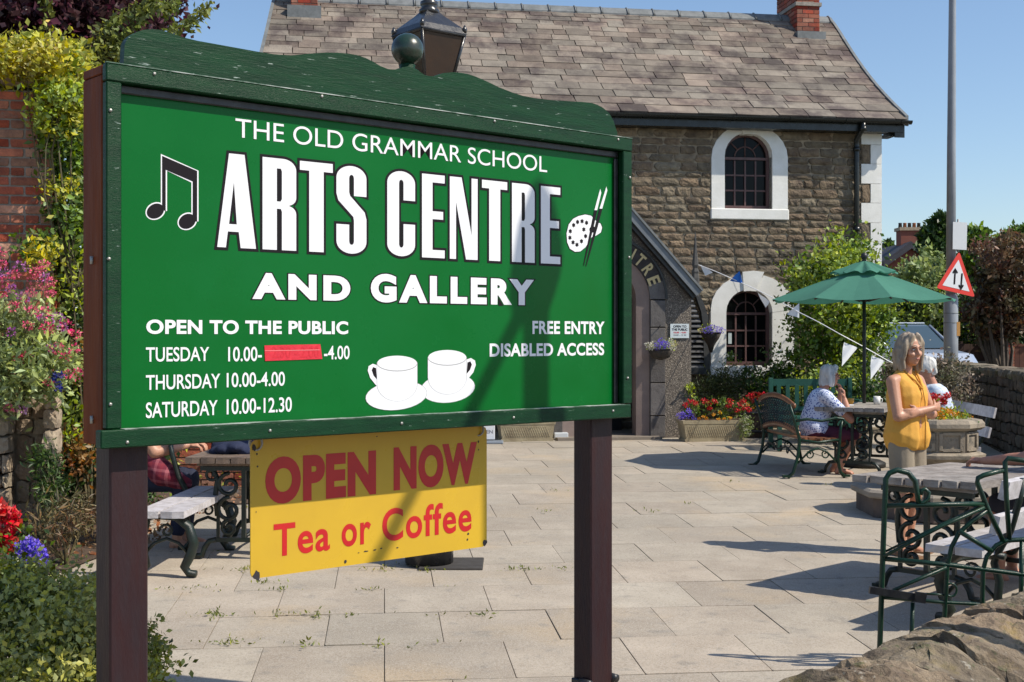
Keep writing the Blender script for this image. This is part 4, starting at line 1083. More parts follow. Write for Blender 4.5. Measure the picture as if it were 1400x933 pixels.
# ---- parasol
ux, uy = 4.05, 14.72; ug = zg(uy)
um = thing('garden_umbrella', 'open green canvas umbrella with frilled top vent over the garden table', 'umbrella', (ux, uy, ug))
m_canvas = mat('green_canvas', (.075,.26,.185), .85, (.065,.23,.165), 3, .15, 200, trans=.30)
rimz, apz, rr_ = 1.92, 2.30, 1.06
m_dkwood = mat('dark_umbrella_wood', (.05,.03,.018), .5)
for k in range(8):
    a0, a1 = R(22.5*0+45*k), R(45*(k+1)); mb = MB(); n = 6
    grid = []
    for i in range(n+1):
        t = i/n; row = []
        for j in range(5):
            s_ = j/4; p0 = Vector((math.cos(a0), math.sin(a0), 0)); p1 = Vector((math.cos(a1), math.sin(a1), 0))
            p = p0.lerp(p1, s_)*(.16+(rr_-.16)*t); sag = .035*math.sin(PI*s_)*t; z = apz-.06-(apz-.06-rimz)*t**1.06-sag
            row.append(p+Vector((0,0,z)))
        grid.append(row)
    vs = [p for r_ in grid for p in r_]; fs = [(i*5+j, (i+1)*5+j, (i+1)*5+j+1, i*5+j+1) for i in range(n) for j in range(4)]
    mb.add(vs, fs, False); part('canopy_panel', mb, m_canvas, um)
    mb = MB(); e = Vector((math.cos(a0), math.sin(a0), 0)); mb.tube([e*.06+Vector((0,0,apz-.09)), e*.55+Vector((0,0,(apz+rimz)/2-.045)), e*(rr_-.01)+Vector((0,0,rimz-.015))], .011, 6); part('rib', mb, m_dkwood, um)
    mb = MB(); mb.tube([Vector((0,0,rimz-.02))+e*.05, e*.55+Vector((0,0,(apz+rimz)/2-.06))], .009, 6); part('stretcher', mb, m_dkwood, um)
mb = MB(); grid = []; nn_ = 64
for i, (r_, z) in enumerate([(.03,apz+.06),(.10,apz+.035),(.20,apz-.01),(.30,apz-.05),(.345,apz-.075)]):
    grid.append([Vector(((r_+.012*i*math.cos(8*a))*math.cos(a), (r_+.012*i*math.cos(8*a))*math.sin(a), z+.004*i*math.sin(14*a))) for a in [2*PI*k/nn_ for k in range(nn_)]])
vs = [p for g in grid for p in g]; fs = [(i*nn_+j, (i+1)*nn_+j, (i+1)*nn_+(j+1) % nn_, i*nn_+(j+1) % nn_) for i in range(4) for j in range(nn_)]
mb.add(vs, fs, True); part('vent_canopy', mb, m_canvas, um)
mb = MB(); mb.tube([(0,0,.02),(0,0,apz+.08)], .021, 10); part('pole', mb, mat('dark_umbrella_pole', (.02,.018,.015), .5), um)
mb = MB(); mb.lathe([(.008,0),(.03,.01),(.022,.03),(.035,.045),(.042,.07),(.03,.1),(.005,.11)], (0,0,apz+.05), 14); part('finial', mb, m_black, um)
mb = MB(); mb.lathe([(.24,0),(.24,.05),(.18,.08),(.04,.10),(.04,.30),(.02,.30)], (0,0,0), 20); part('base', mb, mat('black_umbrella_base', (.015,.015,.015), .6), um)

# ---- cast iron bench of the seated woman (faces +x)
ib = frame_root('park_bench', 'green iron park bench with latticed arched back and brown timber rails', 'bench', 3.20, 14.30, -84)
# local frame: bench length along x, sitter faces +y
m_rail = mat('orange_brown_timber', (.26,.10,.04), .45, (.17,.07,.03), 6, .2, 40, coat=.2)
for i in range(5): plank('seat_slat', ib, (0, .20-.085*i, .41-.012*(4-i)*.3), (1.26, .065, .025), m_rail, i)
def backp(x, v): # v 0..1 from lower rail to upper rail
    zb = .46+.07*(1-(x/.63)**2); zt = .76+.09*(1-(x/.63)**2); z = zb+(zt-zb)*v; return Vector((x, -.20-.16*(z-.42), z))
for v, th in ((0, .035), (1, .032)):
    mb = MB(); mb.tube([backp(-.63+1.26*i/16, v) for i in range(17)], th, 6, flat=.6); part('timber_back_rail', mb, m_rail, ib)
mb = MB()
for k in range(-9, 22):
    for sg in (1, -1):
        P_ = [];
        for i in range(9):
            v = i/8; x = -.63+.07*k+sg*(v-.5)*.42
            if -.62 <= x <= .62: P_.append(backp(x, v)+Vector((0, .012*sg, 0)))
        if len(P_) > 1: mb.tube(P_, .006, 4)
o = part('iron_lattice', mb, m_iron, ib); o['kind'] = 'stuff'
for sx in (-.63, .63):
    mb = MB()
    mb.tube([(sx,-.33,.0),(sx,-.27,.05),(sx,-.22,.22),(sx,-.20,.40),(sx,-.26,.62),(sx,-.31,.78)], [.022,.018,.018,.018,.017,.015], 7); mb.box((sx,-.34,.012),(.05,.09,.022))
    mb.tube([(sx,.30,.0),(sx,.25,.05),(sx,.22,.2),(sx,.24,.36),(sx,.25,.50),(sx,.27,.60)], [.022,.018,.017,.017,.015,.014], 7); mb.box((sx,.31,.012),(.05,.08,.022))
    mb.tube([(sx,-.22,.40),(sx,.0,.37),(sx,.24,.40)], .015, 6)
    mb.tube([(sx,-.245,.60),(sx,-.12,.62),(sx,.05,.60),(sx,.2,.63),(sx,.28,.62),(sx,.31,.58),(sx,.28,.55)], .015, 6)
    mb.tube([(sx,-.22,.15),(sx,-.1,.27),(sx,0,.31),(sx,.1,.27),(sx,.22,.15)], .011, 6)
    for s_ in (-1, 1): mb.tube([(p.x+sx, p.y, p.z) for p in spiral((s_*.09,.24), .05, 90, 1.2*s_, 12)], .008, 5)
    part('iron_side', mb, m_iron_green, ib)
mb = MB(); mb.tube([(-.63,-.22,.2),(-.3,-.24,.3),(0,-.24,.25),(.3,-.24,.3),(.63,-.22,.2)], .010, 6)
for s_ in (-.35,-.12,.12,.35): mb.tube([(p.y+s_, -.24, p.z) for p in spiral((0,.26), .045, 0, 1.3, 12)], .008, 5)
part('iron_apron', mb, m_iron, ib)

# ---- green timber bench behind
gb_ = frame_root('wooden_bench', 'dark teal green timber garden bench standing before the climbing plant', 'bench', 3.93, 16.6, 183)
m_teal = mat('teal_green_paint', (.010,.085,.06), .5, (.008,.065,.046), 5, .2, 50)
for i in range(4): plank('seat_slat', gb_, (0, .20-.11*i, .42), (1.0, .09, .022), m_teal, i)
plank('top_rail', gb_, (0,-.23,.86), (1.0,.03,.09), m_teal, 1); plank('lower_rail', gb_, (0,-.20,.52), (1.0,.03,.05), m_teal, 2)
for i in range(8): plank('back_slat', gb_, (-.42+.12*i, -.215, .68), (.055,.018,.30), m_teal, i)
for sx in (-.525, .525):
    mb = MB(); mb.box((sx,-.225,.46),(.055,.055,.92), None,.005); part('leg', mb, m_teal, gb_); mb = MB(); mb.box((sx,.22,.31),(.055,.055,.62), None,.005); part('leg', mb, m_teal, gb_)
    mb = MB(); mb.box((sx,.0,.635),(.06,.52,.03), None,.005); part('armrest', mb, m_teal, gb_); mb = MB(); mb.box((sx,0,.36),(.03,.40,.06)); part('side_rail', mb, m_teal, gb_)
mb = MB(); mb.box((0,.225,.36),(1.0,.025,.07)); part('front_rail', mb, m_teal, gb_)

# ---- octagonal stone planter on its plinth
pq = thing('stone_planter', 'octagonal carved stone planter on a stepped plinth in the courtyard', 'planter', (G(1285,701).x, 11.3, zg(11.3)), R(22.5))
m_ps = mat('planter_sandstone', (.36,.30,.22), .9, (.25,.21,.16), 5, .7, 40, col3=(.12,.11,.09), s3=6, lo3=.52, hi3=.66, disp=.012)
def octo(prof, nm, m=m_ps, n=8): mb = MB(); mb.lathe(prof, (0,0,0), n, smooth=False); return part(nm, mb, m, pq)
octo([(.72,0),(.72,.16),(.70,.165)], 'plinth_base', mat('plinth_stone', (.16,.12,.095), .9, (.09,.07,.06), 4, .6, 30))
octo([(.76,.166),(.77,.18),(.77,.215),(.74,.235)], 'plinth_slab', mat('plinth_cap', (.30,.26,.21), .9, (.22,.19,.15), 4, .5, 30))
octo([(.24,.236),(.22,.30),(.20,.42),(.30,.47),(.38,.50),(.385,.53),(.33,.55)], 'pedestal')
octo([(.31,.551),(.31,.74)], 'bowl'); octo([(.34,.741),(.375,.765),(.375,.80),(.35,.83),(.30,.835)], 'bowl_rim'); 
for k in range(8):
    a = R(45*k+22.5); mb = MB(); M = Matrix.Rotation(a, 3, 'Z')
    for (yy, zz, sy, sz) in ((-.09,.645,.03,.15),(.09,.645,.03,.15),(0,.715,.15,.025),(0,.575,.15,.025)): mb.box(M @ Vector((.292, yy, zz)), (.022, sy, sz), M)
    part('carved_panel', mb, m_ps, pq)
mb = MB(); mb.lathe([(.295,.79),(.1,.81),(.01,.815)], (0,0,0), 12); part('soil', mb, m_soil, pq)

# ---- ironwork railing behind the near wall, traced in its own plane
RY = 6.3
def rpx(x, y, dy=0): return PT(x, y, RY+dy)
rail = thing('iron_gate', 'dark green wrought iron garden gate with curled scrolls at the lower right', 'gate', PT(1290, 900, RY))
def rb_(nm, px, r=.0125, n=6, closed=False, dy=0): mb = MB(); mb.tube([rpx(x, y, dy) for x, y in px], r, n, True, closed); part(nm, mb, m_iron_green, rail, True)
rb_('gate_post', [(1202,930),(1203,883),(1207,760),(1211,655),(1216,647),(1227,643),(1242,647),(1251,658),(1254,674),(1256,688)], .014)
rb_('scroll', [(1256,688),(1262,688),(1269,682),(1270,674),(1265,669),(1260,671),(1259,677)], .011)
rb_('crossbar', [(1210,692),(1346,689)]); rb_('crossbar', [(1208,764),(1300,773),(1400,786),(1470,795)]); rb_('crossbar', [(1207,817),(1291,824),(1350,827),(1470,838)], .010)
rb_('upright', [(1291,900),(1291,851),(1295,775),(1301,748),(1311,729),(1330,712),(1350,698)], .012)
rb_('brace', [(1208,761),(1285,721),(1346,694)], .009, dy=-.015); rb_('brace', [(1209,755),(1290,716),(1340,692)], .006, dy=.01)
rb_('brace', [(1207,814),(1250,795),(1294,776)], .010, dy=-.02); rb_('brace', [(1312,727),(1356,754)], .012, dy=-.02)
rb_('upright', [(1343,900),(1343,825),(1344,780),(1349,761),(1362,746),(1376,739),(1400,738),(1440,742)], .012)
rb_('top_loop', [(1420,631),(1400,630),(1378,627),(1374,632),(1376,680),(1380,738)], .013); rb_('top_loop', [(1372,643),(1345,650),(1337,654),(1336,660),(1352,700),(1372,741)], .013)
rb_('upright', [(1396,900),(1396,806),(1397,741)], .012); rb_('short_leg', [(1246,900),(1246,873),(1248,824)], .011)
rb_('upright', [(1438,900),(1440,742),(1436,640),(1420,631)], .013)
rb_('latch_ring', [(1300+8*math.cos(a*PI/6), 807+9*math.sin(a*PI/6)) for a in range(12)], .006, closed=True)
rb_('latch_rod', [(1264,812),(1296,814)], .006); rb_('latch_rod', [(1264,822),(1293,824)], .006)
mb = MB(); c_ = rpx(1226, 812.5, -.03); mb.box(c_, (.27,.02,.035), Matrix.Rotation(-R(9.0), 3, 'Y').inverted()); part('latch_bar', mb, m_black, rail, True)
mb = MB(); mb.box(rpx(1258, 817, -.05), (.055,.02,.05), Matrix.Rotation(R(9.0), 3, 'Y')); part('latch_plate', mb, m_black, rail, True)

# ---- near boundary wall with cope stones
cw = thing('low_stone_wall', 'low boundary wall topped with rough upright cope stones in the near corner', 'wall', (1.5, 4.7, zg(4.7)))
wa = Vector((.893, 4.0, 0)); wb = Vector((2.15, 5.38, 0)); wd = (wb-wa).normalized(); wn = Vector((wd.y, -wd.x, 0))
m_cope = mat('cope_sandstone', (.33,.255,.17), .92, (.15,.11,.075), 6, 1.0, 30, var=.22, col3=(.26,.19,.06), s3=5, lo3=.56, hi3=.70, disp=.03)
def add_lichen(m):
    t = m.node_tree; N = t.nodes; L = t.links; b = N['Principled BSDF']; src = b.inputs['Base Color'].links[0].from_socket
    geo = N.new('ShaderNodeNewGeometry')
    def lay(src, sc_, lo, hi, col, fac, off):
        mp = N.new('ShaderNodeMapping'); mp.inputs['Location'].default_value = off; L.new(geo.outputs['Position'], mp.inputs[0])
        n = N.new('ShaderNodeTexNoise'); n.inputs['Scale'].default_value = sc_; n.inputs['Detail'].default_value = 8; n.inputs['Roughness'].default_value = .7; L.new(mp.outputs[0], n.inputs['Vector'])
        r = N.new('ShaderNodeMapRange'); r.inputs['From Min'].default_value = lo; r.inputs['From Max'].default_value = hi; r.inputs['To Max'].default_value = fac; L.new(n.outputs[0], r.inputs[0])
        x = N.new('ShaderNodeMix'); x.data_type = 'RGBA'; L.new(r.outputs[0], x.inputs[0]); L.new(src, x.inputs[6]); x.inputs[7].default_value = (*col, 1); return x.outputs[2]
    src = lay(src, 9, .54, .62, (.10,.075,.055), .8, (3,1,2)); src = lay(src, 16, .58, .64, (.09,.11,.045), .7, (9,4,2)); src = lay(src, 22, .60, .66, (.50,.46,.38), .7, (1,8,5))
    L.new(src, b.inputs['Base Color'])
add_lichen(m_cope)
rd = random.Random(5); L_ = (wb-wa).length; t = -1.6; k = 0
while t < L_+2.6:
    th = rd.uniform(.17, .29); V, fs = rock(200+k, nx=8, ny=22, nz=12, amp=.12, rnd=.05, freq=2.6)
    h = rd.uniform(.27, .33); crest = .65+rd.uniform(-.02,.02)
    mb = MB(); out = []
    for v in V:
        x, y, z = v; fine = noise.noise_vector(v*7+Vector((k*3.1,0,0)))*.05+noise.noise_vector(Vector((v.x*14,v.y*26,v.z*20))+Vector((k*3.1,0,0)))*.035; v2 = v+fine
        p = wa+wd*(t+th/2+(v2.x)*(th-.022)+ .10*(v2.y))+wn*(v2.y*.46+.20)      # leans along the wall
        zz = crest-h/2+v2.z*h - max(0, v2.y+.05)*.17 - .10*(v2.y*v2.y)
        out.append(Vector((p.x, p.y, zz)))
    mb.add(out, fs, True); mb.smooth = [False]*len(mb.f); part('cope_stone', mb, m_cope, cw, True); t += th; k += 1
mbw = MB(); cc = wa+wd*(L_/2+.5)+wn*.20; g = zg(cc.y); mbw.box((cc.x, cc.y, (g-.2+.36)/2), (L_+4.0, .34, .36-g+.2), Matrix((wd, Vector((-wd.y, wd.x, 0)), Vector((0,0,1)))).transposed()); part('wall_core', mbw, m_mort, cw, True)
rm = rock_meshes('wall_stone', 4, m_cope, nx=4, ny=3, nz=3, amp=.10, rnd=.12); specs = []
for side in (-1, 1):
    z = zg(4.5)-.02
    while z < .34:
        h = rd.uniform(.09,.14); t = -1.5
        while t < L_+2.4:
            l = rd.uniform(.16,.34); p = wa+wd*(t+l/2)+wn*(.20+side*.175); specs.append(((p.x-1.5, p.y-4.7, z+h/2-zg(4.7)), (l-.015, .08, h-.012), Matrix((wd, Vector((-wd.y, wd.x, 0)), Vector((0,0,1)))).transposed())); t += l
        z += h
pieces('wall_stone', specs, rm, m_cope, cw, 300, scr(cw))

# ---- old street lantern behind the signboard
lx, ly = -.58, 8.95; lg = zg(ly)
lamp = thing('lantern_post', 'black Victorian style lantern on a post rising behind the signboard', 'street lamp', (lx, ly, lg))
m_lb = mat('lamp_black', (.018,.018,.020), .3, (.03,.03,.03), 12, .15, 50, coat=.2)
mb = MB(); mb.box((.16,-.0,.0),(.44,.42,.03), None,.005); part('base_slab', mb, mat('dark_base_slab', (.06,.055,.05), .9, (.04,.035,.03), 8, .3), lamp)
mb = MB(); mb.lathe([(.17,.0),(.17,.20),(.15,.24),(.10,.30),(.10,.8),(.12,.84),(.075,.90),(.06,2.3),(.085,2.36),(.05,2.42),(.045,2.95),(.08,3.0),(.02,3.04)], (0,0,.02), 16); part('post', mb, m_lb, lamp)
def lz(y): return EYE-(y-CY)/F*ly-lg
zt_l, zb_l = lz(50), lz(112); wt, wb2 = .178, .115
M45 = Matrix.Rotation(R(38), 4, 'Z')
def q4(w, z): return [M45 @ Vector((sx*w, sy*w, z)) for sx, sy in ((-1,-1),(1,-1),(1,1),(-1,1))]
T4, B4 = q4(wt, zt_l), q4(wb2, zb_l)
m_amber = mat('brown_lantern_pane', (.065,.04,.028), .3, (.045,.028,.02), 6, .1, 20, trans=.3)
for i in range(4):
    j = (i+1) % 4; mb = MB(); mb.add([B4[i], B4[j], T4[j], T4[i]], [(0,1,2,3)]); part('lantern_pane', mb, m_amber, lamp)
    mb = MB(); mb.tube([B4[i], T4[i]], .012, 6); part('lantern_bar', mb, m_lb, lamp)
    mb = MB(); mb.tube([T4[i], T4[j]], .016, 6); part('lantern_rail', mb, m_lb, lamp); mb = MB(); mb.tube([B4[i], B4[j]], .014, 6); part('lantern_rail', mb, m_lb, lamp)
    mb = MB(); mb.lathe([(.012,0),(.018,.03),(.004,.06)], T4[i]+Vector((0,0,.01)), 8); part('corner_finial', mb, m_lb, lamp)
mb = MB(); z1_ = lz(17); q = [q4(wt+.015, zt_l+.005), q4(wt-.01, zt_l+.05), q4(.075, z1_-.03), q4(.05, z1_)]
vs = [p for r_ in q for p in r_]; fs = [(i*4+k, i*4+(k+1) % 4, (i+1)*4+(k+1) % 4, (i+1)*4+k) for i in range(3) for k in range(4)]+[(0,1,2,3),(12,13,14,15)]
mb.add(vs, fs); part('lantern_roof', mb, m_lb, lamp)
mb = MB(); mb.lathe([(.045,0),(.07,.01),(.07,.035),(.05,.05),(.062,.065),(.062,.09),(.03,.11),(.022,.13),(.03,.15),(.006,.20)], (0,0,z1_-.02), 16); part('lantern_cap', mb, m_lb, lamp)
mb = MB(); mb.tube([(0,0,3.02),(0,0,zb_l)], .02, 8); mb.tube([M45 @ Vector((-.11,-.11,zb_l)), M45 @ Vector((0,0,zb_l-.06)), M45 @ Vector((.11,.11,zb_l))], .01, 6); part('lantern_cradle', mb, m_lb, lamp)

# ================================================================== PEOPLE
def remesh(mb, voxel, smooth=2, nm='body'):
    me = mesh_of(nm, mb); o = bpy.data.objects.new('t', me); COL.objects.link(o)
    m = o.modifiers.new('r', 'REMESH'); m.mode = 'VOXEL'; m.voxel_size = voxel; m.use_smooth_shade = True
    if smooth: s = o.modifiers.new('s', 'SMOOTH'); s.factor = .5; s.iterations = smooth
    dg = bpy.context.evaluated_depsgraph_get(); out = bpy.data.meshes.new_from_object(o.evaluated_get(dg))
    bpy.data.objects.remove(o); bpy.data.meshes.remove(me); out.name = nm; return out
def wavy(me, amp=.006, f=(38,38,11)):
    for v in me.vertices:
        n = noise.noise(Vector((v.co.x*f[0], v.co.y*f[1], v.co.z*f[2]))); v.co += v.normal*n*amp*2
    return me
def V3(*a): return Vector(a)
def mid(a, b, t=.5): return Vector(a).lerp(Vector(b), t)
def hand(mb, wrist, d, palm_n, curl=.5, s=1.0, side=1):
    """palm, four unequal curled fingers and a thumb; d = direction of the hand, palm_n = the way the palm faces"""
    d = Vector(d).normalized(); n = (Vector(palm_n)-d*Vector(palm_n).dot(d)).normalized(); w_ = d.cross(n)*side
    pc_ = wrist+d*.045*s
    mb.cap(wrist, .023*s, pc_+d*.035*s, .026*s, flat=.55)
    for k, (o, L) in enumerate(((.028,.070),(.010,.080),(-.009,.074),(-.027,.058))):
        b = wrist+d*.085*s+w_*o*s; j1 = b+(d*math.cos(curl*.7)+n*math.sin(curl*.7))*L*.45*s; j2 = j1+(d*math.cos(curl*1.6)+n*math.sin(curl*1.6))*L*.32*s; j3 = j2+(d*math.cos(curl*2.3)+n*math.sin(curl*2.3))*L*.24*s
        mb.cap(wrist+d*.05*s+w_*o*.8*s, .011*s, b, .0100*s, n=8); mb.cap(b, .0095*s, j1, .009*s, n=8); mb.cap(j1, .009*s, j2, .0082*s, n=8); mb.cap(j2, .0082*s, j3, .0075*s, n=8)
    tb = wrist+d*.02*s+w_*.022*s; t1 = tb+(d*.6+w_*.7+n*.35).normalized()*.035*s; t2 = t1+(d*.85+w_*.25+n*.45).normalized()*.03*s
    mb.cap(tb, .013*s, t1, .011*s, n=8); mb.cap(t1, .011*s, t2, .009*s, n=8)
def foot(mb, ankle, d, s=1.0):
    d = Vector(d).normalized(); a = Vector(ankle)
    mb.cap(a+V3(0,0,-.02), .034*s, a+V3(0,0,-.055)-d*.03, .032*s); mb.cap(a+V3(0,0,-.04)+d*.01, .034*s, a+V3(0,0,-.066)+d*.13*s, .022*s, flat=1.3)
    sd_ = V3(-d.y, d.x, 0)
    for k, o in enumerate((-.028,-.014,0,.013,.026)): mb.cap(a+V3(0,0,-.072)+d*.12*s+sd_*o, .011, a+V3(0,0,-.076)+d*(.165-.008*abs(k-3.5))*s+sd_*o*1.15, .008, n=6)
SKIN = mat('skin', (.52,.27,.17), .5, (.46,.22,.135), 9, .08, 60)
SKIN_R = mat('ruddy_skin', (.50,.24,.155), .5, (.44,.19,.12), 9, .08, 60)
def head_parts(root, mb, H, look, s=1.0, female=True):
    """adds head shape to the body builder mb; H = head centre; look = facing direction"""
    f = Vector(look).normalized(); up = V3(0,0,1); up = (up-f*up.dot(f)).normalized(); r_ = f.cross(up)
    M = Matrix((r_, f, up)).transposed()
    P = lambda x, y, z: H+M @ (Vector((x, y, z))*s)
    mb.ell(H+M @ V3(0,-.012,.02)*s, (.073*s,.092*s,.100*s), M, 16, 12); mb.ell(P(0,.018,-.045), (.056*s,.070*s,.070*s), M, 14, 10)
    mb.cap(P(0,.055,-.088), .024*s, P(0,.058,-.086), .024*s)                         # chin
    mb.cap(P(0,.082,.012), .009*s, P(0,.103,-.024), .012*s, n=8); mb.cap(P(-.010,.090,-.028), .008*s, P(.010,.090,-.028), .008*s, n=8)
    mb.cap(P(-.045,.055,-.02), .020*s, P(-.03,.066,-.03), .018*s); mb.cap(P(.045,.055,-.02), .020*s, P(.03,.066,-.03), .018*s)     # cheeks
    mb.cap(P(-.035,.073,.030), .010*s, P(-.012,.082,.028), .010*s); mb.cap(P(.035,.073,.030), .010*s, P(.012,.082,.028), .010*s)   # brows
    mb.cap(P(-.018,.081,-.056), .007*s, P(.018,.081,-.056), .007*s, n=8); mb.cap(P(-.014,.080,-.066), .008*s, P(.014,.080,-.066), .008*s, n=8)
    for sx in (-1, 1): mb.ell(P(sx*.074,-.005,-.008), (.010*s,.020*s,.032*s), M, 8, 8)
    def details(root, brow=(.25,.2,.16)):
        for sx in (-1, 1):
            e = MB(); e.ell(P(sx*.029,.0775,.008), (.0135*s,.009*s,.0075*s), M, 10, 8); part('eye', e, mat('eye_white', (.55,.52,.5), .3), root)
            e = MB(); e.ell(P(sx*.029,.0855,.008), (.006*s,.003*s,.006*s), M, 8, 6); part('iris', e, mat('iris', (.03,.03,.035), .2), root)
            e = MB(); e.tube([P(sx*.046,.074,.014), P(sx*.030,.0865,.018), P(sx*.014,.084,.013)], .0025*s, 5); part('eyelid', e, mat('lash', (.10,.05,.035), .6), root)
            e = MB(); e.tube([P(sx*.050,.077,.036), P(sx*.030,.091,.041), P(sx*.013,.092,.036)], .0032*s, 5); part('eyebrow', e, mat('eyebrow', brow, .7), root)
        e = MB(); e.ell(P(0,.0885,-.058), (.020*s,.004*s,.0055*s), M, 12, 6); part('mouth', e, mat('lips', (.38,.12,.10), .5), root)
    return P, M, details
def hairmat(n, c, c2): return mat(n, c, .45, c2, 26, .5, 160, stretch=(1,1,.25), disp=.004)
CLOTHX = {}

# ---- the standing woman
g = G(1240, 757); SW_ = thing('person', 'grey haired woman in a yellow sleeveless top standing with her arms crossed', 'person', g, R(-140))
# local: faces +y
S = .93
def P_(x, y, z): return V3(x*S, y*S, z*S)
pel, che, nek = P_(0,0,.93), P_(0,-.01,1.30), P_(0,-.02,1.44); hd_c = P_(.0,.025,1.60)
mb = MB()
mb.cap(P_(-.05,0,.93), .12*S, P_(.05,0,.93), .12*S, .9); mb.cap(P_(0,0,1.0), .125*S, P_(0,-.01,1.25), .135*S, 1.0); mb.cap(P_(-.09,-.01,1.33), .075*S, P_(.09,-.01,1.33), .075*S); mb.cap(nek-V3(0,0,.06), .05, nek+V3(0,.01,.08), .046)
lf = V3(.15,.98,0)
for sx in (-1, 1):
    hip, kne, ank = P_(sx*.085,0,.86), P_(sx*.085,.02,.47), P_(sx*.08+(.03 if sx > 0 else -.01),-.01+.04*sx,.085)
    mb.cap(hip, .085*S, kne, .056*S); mb.cap(kne, .055*S, mid(kne, ank, .35)+V3(0,-.012,0), .053*S); mb.cap(mid(kne, ank, .35)+V3(0,-.012,0), .053*S, ank, .034*S); foot(mb, ank, V3(sx*.2,1,0), S)
    sh_ = P_(sx*.175,-.015,1.355); el = P_(sx*.235,.075,1.09); mb.cap(sh_, .052*S, el, .040*S); mb.cap(P_(sx*.10,-.01,1.37), .052*S, sh_, .052*S)
    wr = P_(-sx*.07, .190 if sx > 0 else .150, 1.15 if sx > 0 else 1.12)
    mb.cap(el, .042*S, mid(el, wr, .35), .040*S); mb.cap(mid(el, wr, .35), .040*S, wr, .026*S)
    hand(mb, wr, V3(-sx*1,-.10,.08 if sx > 0 else -.03), V3(-sx*.1,-1,0), .45, .95, side=sx)
Ph, Mh, det = head_parts(SW_, mb, hd_c, V3(.28,1,-.06), .99)
part('body', remesh(mb, .0065, 2), SKIN, SW_); det(SW_, (.30,.24,.18))
# hair: shoulder length
mb = MB(); h = hd_c
mb.ell(Ph(0,-.022,.032), (.086,.098,.098), Mh, 18, 14)
for sx in (-1, 1):
    mb.cap(Ph(sx*.030,.045,.105), .026, Ph(sx*.070,.040,.045), .024); mb.cap(Ph(sx*.070,.040,.045), .022, Ph(sx*.083,.030,-.06), .019); mb.cap(Ph(sx*.083,.025,-.05), .020, Ph(sx*.076,.040,-.135), .012)
    mb.cap(Ph(sx*.070,-.02,.0), .036, Ph(sx*.078,-.005,-.10), .032); mb.cap(Ph(sx*.078,-.005,-.10), .032, Ph(sx*.076,.01,-.145), .020)
mb.cap(Ph(0,-.06,-.02), .062, Ph(0,-.075,-.13), .052); mb.cap(Ph(-.045,-.05,-.02), .055, Ph(-.05,-.06,-.125), .038); mb.cap(Ph(.045,-.05,-.02), .055, Ph(.05,-.06,-.125), .038)
part('hair', wavy(remesh(mb, .006, 1, 'hair')), hairmat('grey_blond_hair', (.40,.32,.23), (.19,.145,.105)), SW_)
# yellow top
m_yt = mat('yellow_blouse', (.80,.42,.07), .8, (.74,.37,.055), 6, .3, 30, disp=.01, trans=.12)
mb = MB()
mb.cap(P_(-.085,-.012,1.335), .088*S, P_(.085,-.012,1.335), .088*S); mb.cap(P_(-.04,0,1.25), .140*S, P_(-.03,.005,1.08), .130*S, 1.0); mb.cap(P_(.04,0,1.25), .140*S, P_(.03,.005,1.08), .130*S, 1.0); mb.cap(P_(-.045,0,1.10), .125*S, P_(-.065,0,.91), .145*S, 1.0); mb.cap(P_(.045,0,1.10), .125*S, P_(.065,0,.91), .145*S, 1.0)
mb.cap(P_(-.03,.055,1.24), .085*S, P_(.03,.055,1.24), .085*S); mb.cap(P_(-.09,-.01,1.385), .055*S, P_(-.02,-.03,1.40), .060*S); mb.cap(P_(.09,-.01,1.385), .055*S, P_(.02,-.03,1.40), .060*S)
me = remesh(mb, .009, 3, 'sleeveless_top')
for v in me.vertices:                                  # hem rises at the sides, a few folds
    c = v.co
    if c.z < .82*S: c.z = .82*S+(c.z-.82*S)*.15
    if c.z < 1.1*S: f_ = (1.1*S-c.z)/.25; q_ = math.atan2(c.y, c.x); v.co = Vector((c.x*(1+.05*f_*math.sin(6*q_)), c.y*(1+.05*f_*math.sin(6*q_+1)), c.z+.035*f_*max(0, abs(c.x)-.10)/.06))
part('sleeveless_top', me, m_yt, SW_)
for s_ in (-1, 1):
    e = MB(); e.tube([Ph(s_*.058,.01,-.155), P_(s_*.030,.100,1.36), P_(s_*.004,.135,1.30)], .008, 6); part('collar', e, m_yt, SW_)
e = MB(); e.tube([P_(0,.142,1.30), P_(0,.162,1.20), P_(0,.165,1.0), P_(0,.160,.84)], .006, 6); part('placket', e, m_yt, SW_)
mb = MB(); mb.cap(P_(-.05,-.01,.93), .118*S, P_(.05,-.01,.93), .118*S)
for sx in (-1, 1): mb.cap(P_(sx*.078,0,.88), .105*S, P_(sx*.088,.015,.56), .092*S)
me = remesh(mb, .010, 2, 'shorts')
part('shorts', me, mat('khaki_cotton', (.30,.25,.18), .85, (.25,.205,.15), 7, .4, 30, disp=.008), SW_)
for sx in (-1, 1):
    a = P_(sx*.08+(.03 if sx > 0 else -.01),-.01+.04*sx,.085); e = MB(); d_ = V3(sx*.2,1,0).normalized()
    e.box((a.x+d_.x*.05, a.y+d_.y*.05, .008), (.095,.26,.016), Matrix.Rotation(-sx*.2, 3, 'Z')); e.tube([a+V3(-.045,.07,-.075), a+V3(0,.075,-.025), a+V3(.045,.07,-.075)], .008, 6)
    part('sandal', e, mat('tan_sandal', (.22,.12,.06), .6), SW_)

